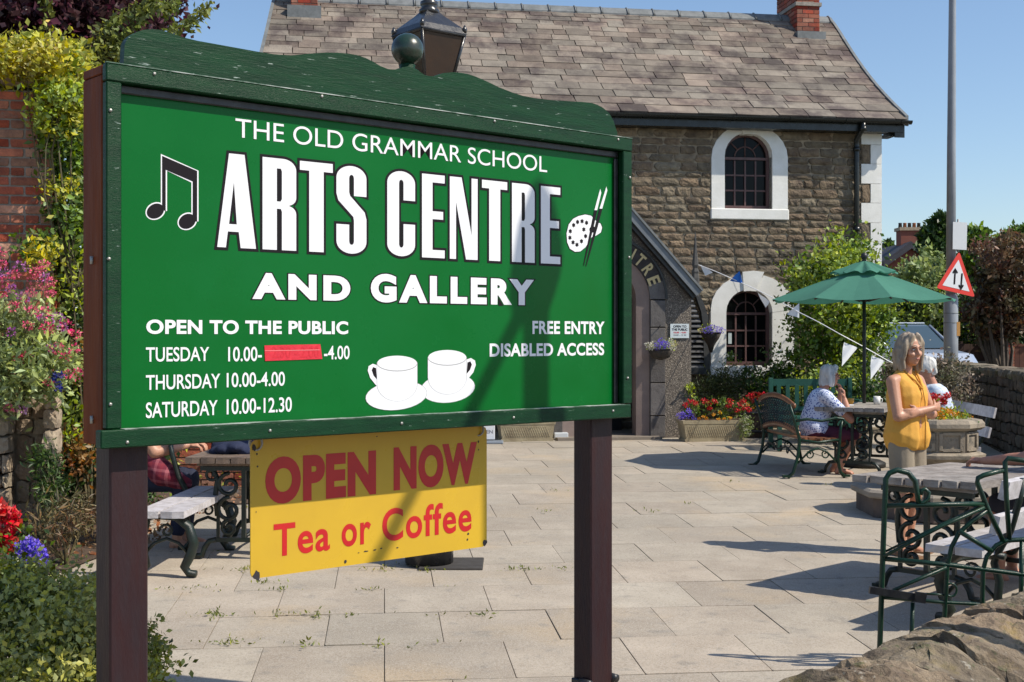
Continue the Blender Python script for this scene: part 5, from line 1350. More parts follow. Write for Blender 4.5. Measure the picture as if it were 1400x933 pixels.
def seated(label, x, y, rot, zbase, skin, top_m, leg_m, hair_m, arm, look, short_sleeve=True, legs='bent', hairstyle='bob', lean=.0, glasses=False, trousers=True, s=1.0, seat=.46, headless=False, extra=None):
    root = thing('person', label, 'person', (x, y, zbase), R(rot))
    Q = lambda a, b, c: V3(a*s, b*s+ (c-.5)*lean, c*s)
    mb = MB(); hz = seat+.10
    mb.cap(V3(-.07,0,hz), .13*s, V3(.07,0,hz), .13*s); mb.cap(V3(0,0,hz+.06), .135*s, Q(0,0,hz+.38), .14*s); mb.cap(Q(-.1,0,hz+.42), .075*s, Q(.1,0,hz+.42), .075*s); mb.cap(Q(0,.0,hz+.48), .052, Q(0,.03,hz+.58), .047)
    shs = [Q(sx*.18,0,hz+.43) for sx in (-1, 1)]
    tops = MB(); bot = MB()
    tops.cap(V3(-.06,0,hz+.02), .16*s, V3(.06,0,hz+.02), .16*s); tops.cap(V3(0,0,hz+.10), .168*s, Q(0,.01,hz+.36), .165*s); tops.cap(Q(-.1,0,hz+.42), .092*s, Q(.1,0,hz+.42), .092*s); tops.cap(Q(0,.06,hz+.28), .12*s, Q(0,.05,hz+.24), .12*s)
    bot.cap(V3(-.07,0,hz-.01), .145*s, V3(.07,0,hz-.01), .145*s)
    for i, sx in enumerate((-1, 1)):
        sh_ = shs[i]; el, wr, hd, hn = [Vector(q) if q is not None else None for q in arm[i]]
        mb.cap(sh_, .054*s, el, .043*s); mb.cap(el, .044*s, mid(el, wr, .35), .041*s); mb.cap(mid(el, wr, .35), .041*s, wr, .027*s); hand(mb, wr, hd, hn, .7, .95, side=sx)
        tops.cap(Q(sx*.08,0,hz+.43), .075*s, sh_, .074*s); tops.cap(sh_, .074*s, mid(sh_, el, .62 if short_sleeve else 1.0), .066*s)
        if not short_sleeve: tops.cap(el, .058*s, mid(el, wr, .8), .042*s)
        hip = V3(sx*.09,.0,hz-.03); kn = V3(sx*.11,.44,seat+.055); an_ = V3(sx*.12,.40,.085)
        if legs == 'back': an_ = V3(sx*.10,.26,.10)
        mb.cap(hip, .088*s, kn, .060*s); mb.cap(kn, .056*s, mid(kn, an_, .35)+V3(0,-.02,0), .054*s); mb.cap(mid(kn, an_, .35)+V3(0,-.02,0), .054*s, an_, .036*s); foot(mb, an_, V3(sx*.15,1,0), s)
        bot.cap(hip, .105*s, mid(hip, kn, .92), .080*s)
        if trousers: bot.cap(kn, .072*s, mid(kn, an_, .85), .055*s)
    H = Q(0,.05,hz+.66)
    Ph, Mh, det = head_parts(root, mb, H, look, 1.0)
    part('body', remesh(mb, .0075, 2), skin, root); det(root, (.35,.32,.3))
    part('top', remesh(tops, .010, 2, 'top'), top_m, root); part('trousers' if trousers else 'shorts', remesh(bot, .010, 2, 'trousers'), leg_m, root)
    hb = MB(); hb.ell(Ph(0,-.020,.034), (.085,.099,.094), Mh, 18, 14)
    if hairstyle == 'bob':
        for sx in (-1, 1): hb.cap(Ph(sx*.030,.05,.10), .026, Ph(sx*.072,.035,.04), .024); hb.cap(Ph(sx*.068,.0,.0), .038, Ph(sx*.068,.0,-.085), .036)
        hb.cap(Ph(0,-.055,0), .062, Ph(0,-.06,-.085), .055)
    else:
        hb.cap(Ph(0,-.06,.0), .045, Ph(0,-.055,-.05), .042)
        for sx in (-1, 1): hb.cap(Ph(sx*.06,-.02,.02), .028, Ph(sx*.062,-.03,-.03), .022)
    part('hair', wavy(remesh(hb, .006, 1, 'hair')), hair_m, root)
    if glasses:
        e = MB()
        for sx in (-1, 1):
            e.tube([Ph(sx*.031+.022*math.cos(a), .098, .006+.017*math.sin(a)) for a in [k*PI/6 for k in range(12)]], .0028, 5, closed=True); e.tube([Ph(sx*.053,.096,.010), Ph(sx*.078,.01,.010)], .0028, 5)
        e.tube([Ph(-.009,.100,.010), Ph(.009,.100,.010)], .0028, 5); part('glasses', e, mat('red_glasses_frame', (.25,.03,.04), .3), root)
    return root

# blouse with small dark print
def spotted(name, base, spot, scale=26, thr=.30):
    m = mat(name, base, .85, bump=.25, bscale=30, disp=.008); t = m.node_tree; N = t.nodes; L = t.links; b = N['Principled BSDF']
    v = N.new('ShaderNodeTexVoronoi'); v.inputs['Scale'].default_value = scale; geo = N.new('ShaderNodeTexCoord'); L.new(geo.outputs['Object'], v.inputs['Vector'])
    r = N.new('ShaderNodeMapRange'); r.inputs['From Min'].default_value = thr+.06; r.inputs['From Max'].default_value = thr; L.new(v.outputs['Distance'], r.inputs[0])
    x = N.new('ShaderNodeMix'); x.data_type = 'RGBA'; x.inputs[6].default_value = (*base, 1); x.inputs[7].default_value = (*spot, 1); L.new(r.outputs[0], x.inputs[0]); L.new(x.outputs[2], b.inputs['Base Color']); return m
def striped(name, cols, scale, axis=0, check=None):
    m = mat(name, cols[0], .85, bump=.25, bscale=30, disp=.008); t = m.node_tree; N = t.nodes; L = t.links; b = N['Principled BSDF']
    co = N.new('ShaderNodeTexCoord'); sx = N.new('ShaderNodeSeparateXYZ'); mr_ = N.new('ShaderNodeMapping'); mr_.inputs['Rotation'].default_value = (.15,.05,.15); L.new(co.outputs['Object'], mr_.inputs[0]); L.new(mr_.outputs[0], sx.inputs[0])
    def ramp(ax, cl, sc_):
        mu = N.new('ShaderNodeMath'); mu.operation = 'MULTIPLY'; mu.inputs[1].default_value = sc_; L.new(sx.outputs[ax], mu.inputs[0])
        fr = N.new('ShaderNodeMath'); fr.operation = 'FRACT'; L.new(mu.outputs[0], fr.inputs[0])
        cr_ = N.new('ShaderNodeValToRGB'); cr_.color_ramp.interpolation = 'CONSTANT'; L.new(fr.outputs[0], cr_.inputs[0])
        el = cr_.color_ramp.elements
        while len(el) < len(cl): el.new(.5)
        for i, c in enumerate(cl): el[i].position = i/len(cl); el[i].color = (*c, 1)
        return cr_.outputs[0]
    o = ramp(axis, cols, scale)
    if check:
        x = N.new('ShaderNodeMix'); x.data_type = 'RGBA'; x.inputs[0].default_value = .5; L.new(o, x.inputs[6]); L.new(ramp(check, cols, scale), x.inputs[7]); o = x.outputs[2]
    L.new(o, b.inputs['Base Color']); return m
m_blouse = spotted('patterned_blouse', (.62,.67,.82), (.07,.11,.34), 46, .34)
m_grey_hair = hairmat('silver_hair', (.55,.54,.52), (.36,.35,.34)); m_white_hair = hairmat('white_hair', (.72,.70,.66), (.52,.50,.46))
x_, y_ = 3.33, 14.12
seated('grey bobbed woman in a patterned white blouse seated on the iron bench holding her glasses', x_, y_, -88, zg(y_)-.02, SKIN_R, m_blouse,
       mat('plum_trousers', (.10,.015,.035), .85, (.07,.01,.03), 8, .2), m_grey_hair,
       [((-.19,.32,.66),(-.06,.31,.89),(.12,-.05,1),(.3,-1,0)), ((.23,.34,.62),(.07,.32,.84),(-.12,-.05,1),(-.3,-1,0))], V3(0,1,-.05), True, 'back', 'bob', .20, True, trousers=False, s=.95, seat=.39)
seated('white haired person seated on the pale bench behind the planter', 4.30, 12.85, 78, zg(12.85)-.02, SKIN_R, striped('pale_blue_check_shirt', ((.55,.62,.72),(.62,.66,.72),(.35,.45,.62),(.6,.66,.74)), 16, 0, 2),
       mat('navy_trousers', (.02,.025,.05), .8), m_white_hair,
       [((-.24,.14,.72),(-.10,.30,.66),(.3,1,0),(0,0,-1)), ((.24,.14,.72),(.10,.30,.66),(-.3,1,0),(0,0,-1))], V3(.2,1,-.45), True, 'bent', 'short', .12, s=1.0, seat=.46)
# person at the right edge, sitting at the near table, facing it
bc_ = bnear+Vector((math.cos(R(47)), math.sin(R(47)), 0))*1.72
seated('person seated at the right edge resting a bare forearm on the grey table', bc_.x, bc_.y, 50, zg(bc_.y)-.02, SKIN_R, striped('grey_striped_top', ((.20,.22,.24),(.08,.09,.10),(.30,.31,.33)), 22, 1),
       mat('dark_shorts', (.03,.03,.045), .85), m_grey_hair,
       [((-.22,.20,.84),(-.13,.50,.80),(.15,1,-.02),(0,-.2,-1)), ((.25,.14,.78),(.16,.36,.68),(-.3,1,-.2),(0,0,-1))], V3(-.1,1,-.1), True, 'bent', 'short', .06, trousers=False, s=1.0, seat=.46)
lp_root = seated('person in a striped shirt with a plaid cloth over the lap on the left bench', -2.92, 9.75, -90, zg(9.62)-.02, SKIN, striped('rainbow_striped_shirt', ((.10,.16,.50),(.60,.60,.68),(.50,.10,.08),(.10,.10,.25),(.55,.40,.10),(.30,.45,.70)), 9, 1),
       mat('navy_denim', (.015,.02,.045), .85, bump=.3, bscale=20), m_grey_hair,
       [((-.22,.26,.74),(-.10,.46,.78),(.2,1,0),(0,0,-1)), ((.22,.26,.74),(.10,.46,.78),(-.2,1,0),(0,0,-1))], V3(0,1,-.1), True, 'bent', 'bob', .10, s=1.05, seat=.46)
mb = MB(); mb.cap(V3(.14,.10,.80), .07, V3(.17,.30,.58), .10); mb.cap(V3(.17,.30,.58), .09, V3(.14,.46,.50), .06); mb.cap(V3(.05,.12,.64), .05, V3(.05,.36,.56), .06)
part('plaid_cloth', remesh(mb, .012, 3, 'plaid_cloth'), striped('maroon_plaid', ((.20,.015,.03),(.12,.01,.03),(.35,.10,.12),(.16,.012,.03)), 12, 1, 2), lp_root)

# small things on the tables
def zt_(y): return zg(y)+.735
mb = MB(); mb.lathe([(.036,0),(.038,.09),(.034,.09),(.032,.01)], (0,0,0), 16); mb.tube([(.038,0,.07),(.06,0,.06),(.06,0,.03),(.037,0,.02)], .005, 6)
solo('mug', mb, m_white, 'white mug standing by the umbrella pole on the garden table', 'mug', (4.12,14.45,zt_(14.45)))
mb = MB(); mb.lathe([(.03,0),(.045,.03),(.05,.07),(.045,.07),(.02,.02)], (0,0,0), 14); solo('small_bowl', mb, mat('ochre_glaze', (.50,.25,.03), .4), 'small ochre bowl on the table left of the umbrella pole', 'bowl', (3.80,14.40,zt_(14.4)))
mb = MB(); mb.box((0,0,.004), (.21,.28,.008), None); solo('menu_card', mb, m_whitev, 'white paper menu lying flat on the umbrella table', 'menu', (3.66,14.35,zt_(14.35)), .4)
mb = MB()
for i in range(9):
    a = i*.7; mb.ell((.09*math.cos(a), .07*math.sin(a), .035+.02*math.sin(i*2.1)), (.11,.08,.045), Matrix.Rotation(a, 3, 'Z'), 10, 7)
o = solo('folded_jacket', remesh(mb, .012, 2, 'folded_jacket'), mat('navy_fabric', (.012,.018,.05), .85, bump=.5, bscale=12, disp=.02), 'crumpled navy jacket lying on the brown garden table', 'jacket', (-2.02,9.35,zt_(9.35)))
# ================================================================== FLOWER CONTAINERS BY THE PORCH
m_leaf = leafm('mid_green_leaf', (.11,.20,.03), (.17,.26,.045), var=.55); m_leafd = leafm('dark_green_leaf', (.035,.08,.02), (.07,.12,.03), rough=.4, var=.55)
m_leafy = leafm('golden_leaf', (.54,.47,.05), (.36,.40,.05), var=.35); m_leafb = leafm('bright_green_leaf', (.24,.36,.04), (.38,.44,.06)); m_leafp = leafm('variegated_leaf', (.38,.44,.18), (.20,.28,.08))
m_leafpur = leafm('copper_purple_leaf', (.06,.022,.035), (.12,.05,.055), rough=.32, var=.6); m_leafcop = leafm('copper_leaf', (.13,.055,.04), (.08,.08,.03), var=.55)
m_red = leafm('geranium_red', (.75,.03,.025), (.60,.015,.02), var=.25, tr=.2); m_pink = leafm('valerian_pink', (.80,.08,.18), (.85,.20,.30), var=.3); m_blue = leafm('lobelia_blue', (.20,.13,.72), (.32,.22,.80), var=.3)
m_orange = leafm('marigold_orange', (.80,.26,.01), (.85,.50,.03), var=.2); m_wht = leafm('white_petal', (.75,.72,.62), (.62,.62,.45), var=.15)
def ball_pts(c, r, n, seed, flat_=1.0):
    rg = np.random.default_rng(seed); d = rg.normal(size=(n, 3)); d /= np.linalg.norm(d, axis=1)[:, None]
    return np.array(c)+d*r*np.array([1,1,flat_])*(.55+.5*rg.uniform(size=(n, 1)))
_sc = [0]
def flowers(name, label, base, leafspec, heads, group=None, m_l=None, lsz=.03, hsz=.02, cat='plant', hm=None, n_leaf=500, hr=.035, npet=36, stem=True):
    """plant: foliage + separate flower heads, world coordinates"""
    _sc[0] += 1
    root = thing(name, label, cat, base, 0, group)
    if leafspec: leaf_obj('foliage', blob_pts(leafspec, n_leaf, cs=.035, seed=_sc[0]), lsz, m_l or m_leaf, root, .6, seed=_sc[0])
    for i, h in enumerate(heads):
        c, m = h if isinstance(h, tuple) and len(h) == 2 and not isinstance(h[1], (int, float)) else (h, hm)
        leaf_obj('flower_head', ball_pts(c, hr, npet, i+_sc[0]*31, .7), hsz, m, root, .9, up=.2, fold=.1, seed=i+_sc[0]*77)
    if heads and stem: branches(base, [tuple(h[0]) if isinstance(h, tuple) and len(h) == 2 and not isinstance(h[1], (int, float)) else tuple(h) for h in heads][:14], .004, root, m_stem, bend=.08, n=4)
    return root
def trough(label, px0, px1, ytop, ybot, Y, ang=9):
    X0, X1 = (px0-CX)/F*Y, (px1-CX)/F*Y; g = zg(Y); h = max(.18, EYE-(ytop-CY)/F*Y-g); L = X1-X0
    r = thing('planter_trough', label, 'planter', ((X0+X1)/2, Y, g), R(ang))
    def ringed(z0, z1, s0, s1, nm, mm=None):
        mb = MB(); a, b, c, d = L/2*s0, .17*s0, L/2*s1, .17*s1
        mb.add([(-a,-b,z0),(a,-b,z0),(a,b,z0),(-a,b,z0),(-c,-d,z1),(c,-d,z1),(c,d,z1),(-c,d,z1)], [(0,1,5,4),(1,2,6,5),(2,3,7,6),(3,0,4,7),(4,5,6,7),(3,2,1,0)]); return part(nm, mb, mm or m_tr, r)
    ringed(.0, .035, .93, .94, 'trough_foot'); ringed(.036, h-.05, .90, .97, 'trough_body'); ringed(h-.049, h, 1.0, 1.02, 'trough_rim')
    n = int(L/.035); mb = MB()
    for i in range(n):
        for sgn in (1, -1):
            x0 = -L/2*.88+i*L*.88/n; x1 = x0+.06*sgn
            if abs(x1) < L/2*.9: mb.tube([(x0,-.17*.925,.06),(x1,-.17*.955,h-.075)], .004, 4)
    o = part('woven_relief', mb, m_tr, r); o['kind'] = 'stuff'
    mb = MB(); mb.box((0,0,h+.001), (L*.9,.28,.01)); part('soil', mb, m_soil, r)
    return r, h
m_tr = mat('trough_stone', (.40,.34,.22), .9, (.27,.22,.14), 6, .5, 50)
YT = 17.75
trough('buff stone planter trough beside the porch wall full of geraniums', 928, 1018, 574, 600, YT)
trough('buff stone planter trough seen under the signboard left of the doorway', 680, 757, 575, 601, 17.75)
def at(x, y, Y=YT): return tuple(PT(x, y, Y))
flowers('geranium', 'red geraniums flowering in the trough beside the porch', at(960,572), [(at(975,560), (.40,.13,.13)), (at(1000,556), (.2,.1,.12))],
        [at(x, y, YT-.05) for x, y in [(938,554),(945,549),(951,552),(963,549),(970,551),(978,549),(970,558),(996,555),(1012,553),(1018,558),(1024,560),(1008,561),(998,549),(1016,549)]], hm=m_red, n_leaf=900, hr=.048, npet=60)
flowers('lobelia', 'blue lobelia spilling over the left end of the porch trough', at(935,574), None, [at(x, y, YT-.12) for x, y in [(929,568),(934,566),(939,570),(945,567),(942,562),(949,572),(931,572)]], hm=m_blue, hr=.045, npet=50, hsz=.016, stem=False)
flowers('marigold', 'orange marigolds along the front of the porch trough', at(970,573), None, [at(x, y, YT-.14) for x, y in [(955,573),(961,570),(966,573),(984,564),(982,573),(990,573),(998,572),(976,567)]], hm=m_orange, hr=.028, npet=34, hsz=.014, stem=False)
flowers('trailing_plant', 'cream flowered trailing plant hanging off the right end of the trough', at(1018,585), [(at(1020,586,YT-.1), (.07,.10,.16))], [at(x, y, YT-.2) for x, y in [(1017,575),(1022,580),(1019,588),(1024,594),(1016,582),(1021,571)]], hm=m_wht, m_l=m_leafp, hr=.03, npet=22, hsz=.013, n_leaf=500, stem=False)
flowers('faded_plant', 'sparse straw coloured plants in the trough under the signboard', at(720,575,17.75), [(at(720,572,17.75), (.35,.12,.10))], [], m_l=leafm('dry_leaf', (.30,.22,.09), (.2,.2,.06)), n_leaf=350)
# barrel
Yb = 18.3; bx_ = (1031-CX)/F*Yb; br = thing('barrel_planter', 'dark half barrel planter between the stone trough and the iron bench', 'planter', (bx_, Yb, zg(Yb)))
for k in range(18):
    a0, a1 = 2*PI*k/18+.01, 2*PI*(k+1)/18-.01; mb = MB(); vs = []
    for z, r in ((0,.19),(.14,.225),(.28,.235),(.40,.225)): vs += [(r*math.cos(a0), r*math.sin(a0), z), (r*math.cos(a1), r*math.sin(a1), z), ((r-.02)*math.cos(a1), (r-.02)*math.sin(a1), z), ((r-.02)*math.cos(a0), (r-.02)*math.sin(a0), z)]
    mb.add(vs, [(4*i+j, 4*i+(j+1) % 4, 4*i+4+(j+1) % 4, 4*i+4+j) for i in range(3) for j in range(4)]+[(12,13,14,15)]); part('stave', mb, mat('barrel_oak', (.06,.04,.028), .8, (.035,.025,.018), 12, .4, var=.2), br)
for z in (.07, .33): mb = MB(); mb.lathe([(.215 if z < .2 else .236, 0),(.222 if z < .2 else .24, .02),(.215 if z < .2 else .234, .04)], (0,0,z), 24); part('iron_hoop', mb, m_black, br)
flowers('geranium', 'red geraniums flowering in the dark barrel', at(1031,562,Yb), [(at(1032,556,Yb), (.20,.16,.14))], [at(x, y, Yb-.05) for x, y in [(1028,540),(1034,544),(1039,539),(1046,540),(1030,548),(1041,545),(1049,543),(1024,541)]], hm=m_red, n_leaf=500, hr=.05, npet=60)
flowers('marigold', 'small orange flowers below the barrel geraniums', at(1031,560,Yb-.1), None, [at(x, y, Yb-.15) for x, y in [(1023,553),(1029,558),(1036,556),(1043,555)]], hm=m_orange, hr=.03, npet=30, hsz=.014, stem=False)
# planter flowers
YP = 11.3
flowers('geranium', 'bright red geraniums rising from the middle of the octagonal planter', at(1284,572,YP), [(at(1284,560,YP), (.10,.10,.09))], [at(x, y, YP) for x, y in [(1276,546),(1283,543),(1291,546),(1296,541),(1288,551),(1279,551),(1272,541)]], hm=m_red, n_leaf=350, hr=.038, npet=60, m_l=m_leafb)
pp_ = thing('marigold', 'orange and yellow marigolds carpeting the octagonal planter', 'plant', at(1290,574,YP)); rg_ = np.random.default_rng(3)
leaf_obj('foliage', blob_pts([(at(1285,574,YP), (.27,.27,.05))], 700, cs=.03, seed=6), .03, m_leafb, pp_, seed=6)
rdm = random.Random(9)
for i in range(46):
    a = rdm.uniform(0, 2*PI); r = .27*math.sqrt(rdm.random()); c = (pq.location.x+r*math.cos(a), YP+r*math.sin(a), zg(YP)+.88+.035*rdm.random()-.05*(r/.27)**2)
    leaf_obj('flower_head', ball_pts(c, .020, 30, i, .7), .014, m_orange, pp_, .9, seed=i)
# hanging baskets
def basket(label, x, y, Y, r, cone, heads, fl_label, drop):
    c = PT(x, y, Y); b = thing('hanging_basket', label, 'hanging basket', c)
    mb = MB(); pr = [(.02,-drop),(r*(.35 if cone else .75),-drop*.75 if not cone else -drop*.6),(r*(.75 if cone else .95),-drop*.3),(r,0),(r*.9,.0),(.02,-.02)]; mb.lathe(pr, (0,0,0), 18); part('basket_bowl', mb, mat('basket_liner', (.06,.045,.035), .9, (.03,.03,.025), 20, .8, 60), b)
    mb = MB(); mb.tube([(r*math.cos(a), r*math.sin(a), 0) for a in [k*PI/10 for k in range(20)]], .006, 5, closed=True); part('wire_rim', mb, m_black, b)
    mb = MB(); mb.tube([(-r,0,0),(-.02,.0,.0),(0,r+.04,.02),(0,r+.05,.35)], .006, 5); mb2 = MB(); mb2.tube([(0,r+.04,-.05),(0,r+.04,.3),(0,.02,.34)], .008, 5); part('wall_bracket', mb2, m_black, b)
    rt = thing('basket_flowers', fl_label, 'flowers', c+Vector((0,0,.02)))
    leaf_obj('foliage', blob_pts([(tuple(c+Vector((0,0,.05))), (r*.95, r*.9, .055))], 300, cs=.03, seed=int(x)), .028, m_leafb, rt, seed=int(x))
    for i, (dx, dy, m) in enumerate(heads):
        leaf_obj('flower_head', ball_pts(PT(x+dx, y+dy, Y-r*1.15), .046, 70, i+int(x), .8), .014, m, rt, .9, seed=i+int(x))
Yh = 17.9
basket('dark hanging basket on the porch pilaster left of the small notice', 903, 478, Yh, .17, False, [(-17,-6,m_wht),(-12,-3,m_wht),(-9,-8,m_wht),(-3,-8,m_blue),(1,-12,m_blue),(5,-7,m_blue),(2,-4,m_blue),(9,-7,m_blue),(-4,-3,m_blue),(14,-6,m_wht),(17,-3,m_wht),(19,-8,leafm('pale_yellow_petal', (.6,.55,.2))),(14,-11,m_wht)], 'white and blue flowers in the basket on the porch pilaster', .15)
basket('cone shaped hanging basket beside the lower arched window', 972, 455, 19.1, .16, True, [(-8,-3,m_blue),(-3,-5,m_blue),(2,-7,m_blue),(6,-4,m_blue),(11,-4,m_blue),(15,-3,m_blue),(-1,-2,m_blue),(-14,-3,leafm('pale_yellow_petal', (.6,.55,.2)))], 'violet blue lobelia in the cone basket by the window', .30)
# A-board and tray under the signboard
ab = thing('pavement_sign', 'white pavement board with small print on a grey base under the signboard', 'sign', tuple(G(668,606)))
c = G(668,606); Ya = c.y
mb = MB(); mb.box((-.04,0,.30), (.25,.03,.5), None, .004); abp = part('board', mb, m_whitev, ab)
mb = MB(); mb.box((0,0,.012), (.40,.30,.035), None, .01); part('base', mb, mat('grey_plastic', (.20,.23,.27), .5), ab)
mb = MB(); flat(mb, text_box('OPEN', .03), lambda u, v: Vector((-.14+.2*u, -.016, .13+.05*v))); part('board_print', mb, mat('grey_print2', (.3,.3,.33), .5), abp)
mb = MB(); mb.box((0,0,.05), (.20,.16,.10), None, .01); o = solo('storage_tub', mb, mat('white_plastic_tub', (.55,.58,.60), .35), 'small white plastic tub on the doorstep beside the trough', 'tub', tuple(G(766,601)), R(9))

# ---- bunting
YBN = lambda x: 18.6-1.9*min(1,(x-954)/180)
PB = [PT(x, y, YBN(x)) for x, y in [(954,362),(980,372),(1007,384),(1034,396),(1060,409),(1092,427),(1120,441),(1150,458),(1180,474),(1215,494),(1250,510),(1310,532)]]
bt = thing('bunting', 'string of white and blue triangular flags from the porch pinnacle to the boundary wall', 'bunting', tuple(PB[0]))
mb = MB(); mb.tube(PB, .006, 5); part('string', mb, m_whitev, bt, True)
def flag(x0, y0, x1, y1, xt, yt, m, Y=0):
    Y = YBN(x0); kx, ky = (x0+x1+xt)/3, (y0+y1+yt)/3; xt, yt = kx+(xt-kx)*1.25, ky+(yt-ky)*1.25; a, b, t = PT(x0,y0,Y), PT(x1,y1,YBN(x1)), PT(xt,yt,Y-.1); mb = MB(); n = 5; vs = []
    for i in range(n+1):
        for j in range(n+1-i):
            u, v = i/n, j/n; p = a*(1-u-v)+b*u+t*v; p = p+Vector((0,.03*math.sin(u*7+v*5),0)); vs.append(p)
    idx = {}; k = 0
    for i in range(n+1):
        for j in range(n+1-i): idx[(i,j)] = k; k += 1
    fs = []
    for i in range(n):
        for j in range(n-i):
            fs.append((idx[(i,j)], idx[(i+1,j)], idx[(i,j+1)]))
            if j < n-i-1: fs.append((idx[(i+1,j)], idx[(i+1,j+1)], idx[(i,j+1)]))
    mb.add(vs, fs, True); part('flag', mb, m, bt, True)
m_fw = mat('white_flag_cloth', (.85,.86,.88), .8, trans=.15); m_fb = mat('blue_flag_cloth', (.02,.13,.50), .8, trans=.3)
flag(958,362,975,373,964,376,m_fw); flag(998,384,1016,388,1010,373,m_fb); flag(1036,400,1053,413,1046,419,m_fw); flag(1076,430,1093,435,1091,417,m_fw); flag(1154,468,1173,476,1152,497,m_fw,18.9); flag(1192,486,1210,494,1191,515,m_fw,19.0)

# ================================================================== PLANTS AGAINST THE BUILDING
def shrub(name, label, cat, blobs, n, m, lsz, trunk=None, group=None, cs=.08, seed=1, aspect=.55, clump=None, up=.3, extra=None, shell=.5):
    base = trunk if trunk is not None else (blobs[0][0][0], blobs[0][0][1], zg(blobs[0][0][1]))
    r = thing(name, label, cat, base, 0, group)
    leaf_obj('crown' if cat == 'tree' else 'foliage', blob_pts(blobs, n, cs=cs, seed=seed, clump=clump, shell=shell), lsz, m, r, aspect, up, seed=seed)
    for k, (bl, nn, mm, sz) in enumerate(extra or []): leaf_obj('crown_highlights' if cat == 'tree' else 'new_growth', blob_pts(bl, nn, cs=cs, seed=seed+50+k, shell=.9), sz, mm, r, aspect, up, seed=seed+50+k, kind='stuff')
    tips = blob_pts(blobs, 16, clump=16, cs=.01, seed=seed+9, shell=.3)
    branches(base, [tuple(t) for t in tips], .012 if cat != 'tree' else .07, r, m_stem if cat != 'tree' else m_bark, 'trunk' if cat == 'tree' else 'stems', seed=seed)
    return r
m_bark = mat('bark', (.10,.075,.055), .9, (.05,.04,.03), 5, .8, 20)
def bl(x, y, Y, rx, ry, rd_=None): # blob from photo pixels: radii in px
    return (tuple(PT(x, y, Y)), (rx/F*Y, (rd_ if rd_ else rx/F*Y*.6), ry/F*Y))
shrub('climbing_plant', 'bright green climber covering the right corner of the stone building', 'climber',
      [bl(1100,420,18.8,26,48,.25), bl(1140,430,18.6,48,70,.4), bl(1130,375,18.9,38,28,.25), bl(1172,470,18.3,34,60,.4), bl(1160,350,19.0,30,22,.2), bl(1105,385,19.0,22,26,.2), bl(1200,425,18.2,22,26,.3), bl(1120,490,18.6,40,40,.3)], 9000, m_leaf, .075, (5.0,19.4,GB), cs=.10, seed=3,
      extra=[([bl(1150,400,18.3,50,60,.3), bl(1180,455,18.0,30,50,.3)], 3200, m_leafb, .07), ([bl(1165,345,18.9,32,16,.15), bl(1142,332,19,8,14,.1), bl(1205,425,17.9,22,18,.2), bl(1083,360,19.1,6,20,.1)], 800, m_leafb, .065)])
shrub('yew_bush', 'dark feathery shrub under the lower arched window', 'shrub', [bl(975,535,18.9,28,22,.3), bl(995,525,18.9,22,16,.3)], 2600, leafm('yew_leaf', (.05,.075,.025), (.09,.11,.035)), .06, cs=.06, seed=5, aspect=.25)
shrub('trailing_shrub', 'dark green shrub below the window sill behind the barrel', 'shrub', [bl(1040,522,18.9,34,16,.3), bl(1072,500,18.9,14,26,.2), bl(1080,540,18.6,24,30,.3), bl(1050,545,18.8,30,20,.3)], 3200, m_leafd, .06, cs=.07, seed=6, extra=[([bl(1065,520,18.6,30,24,.2)], 500, m_leaf, .05)])
shrub('leafy_shrub', 'green shrub behind the teal bench at the corner of the building', 'shrub', [bl(1130,545,17.6,50,30,.4), bl(1180,540,17.4,25,34,.4)], 3000, m_leafd, .06, cs=.08, seed=7, extra=[([bl(1140,525,17.3,50,16,.3)], 900, m_leafb, .05)])
flowers('window_plant', 'small white flowered plant on the sill of the lower window', at(998,500,19.4), [(at(999,493,19.45), (.12,.08,.08))], [at(994,486,19.3), at(1002,488,19.35)], hm=m_wht, n_leaf=200, hr=.02, npet=14, hsz=.02, stem=False)
shrub('yellow_poppy', 'thin weed with yellow flowers against the porch wall', 'plant', [bl(943,540,18.2,5,14,.06)], 160, m_leafb, .05, cs=.03, seed=8)

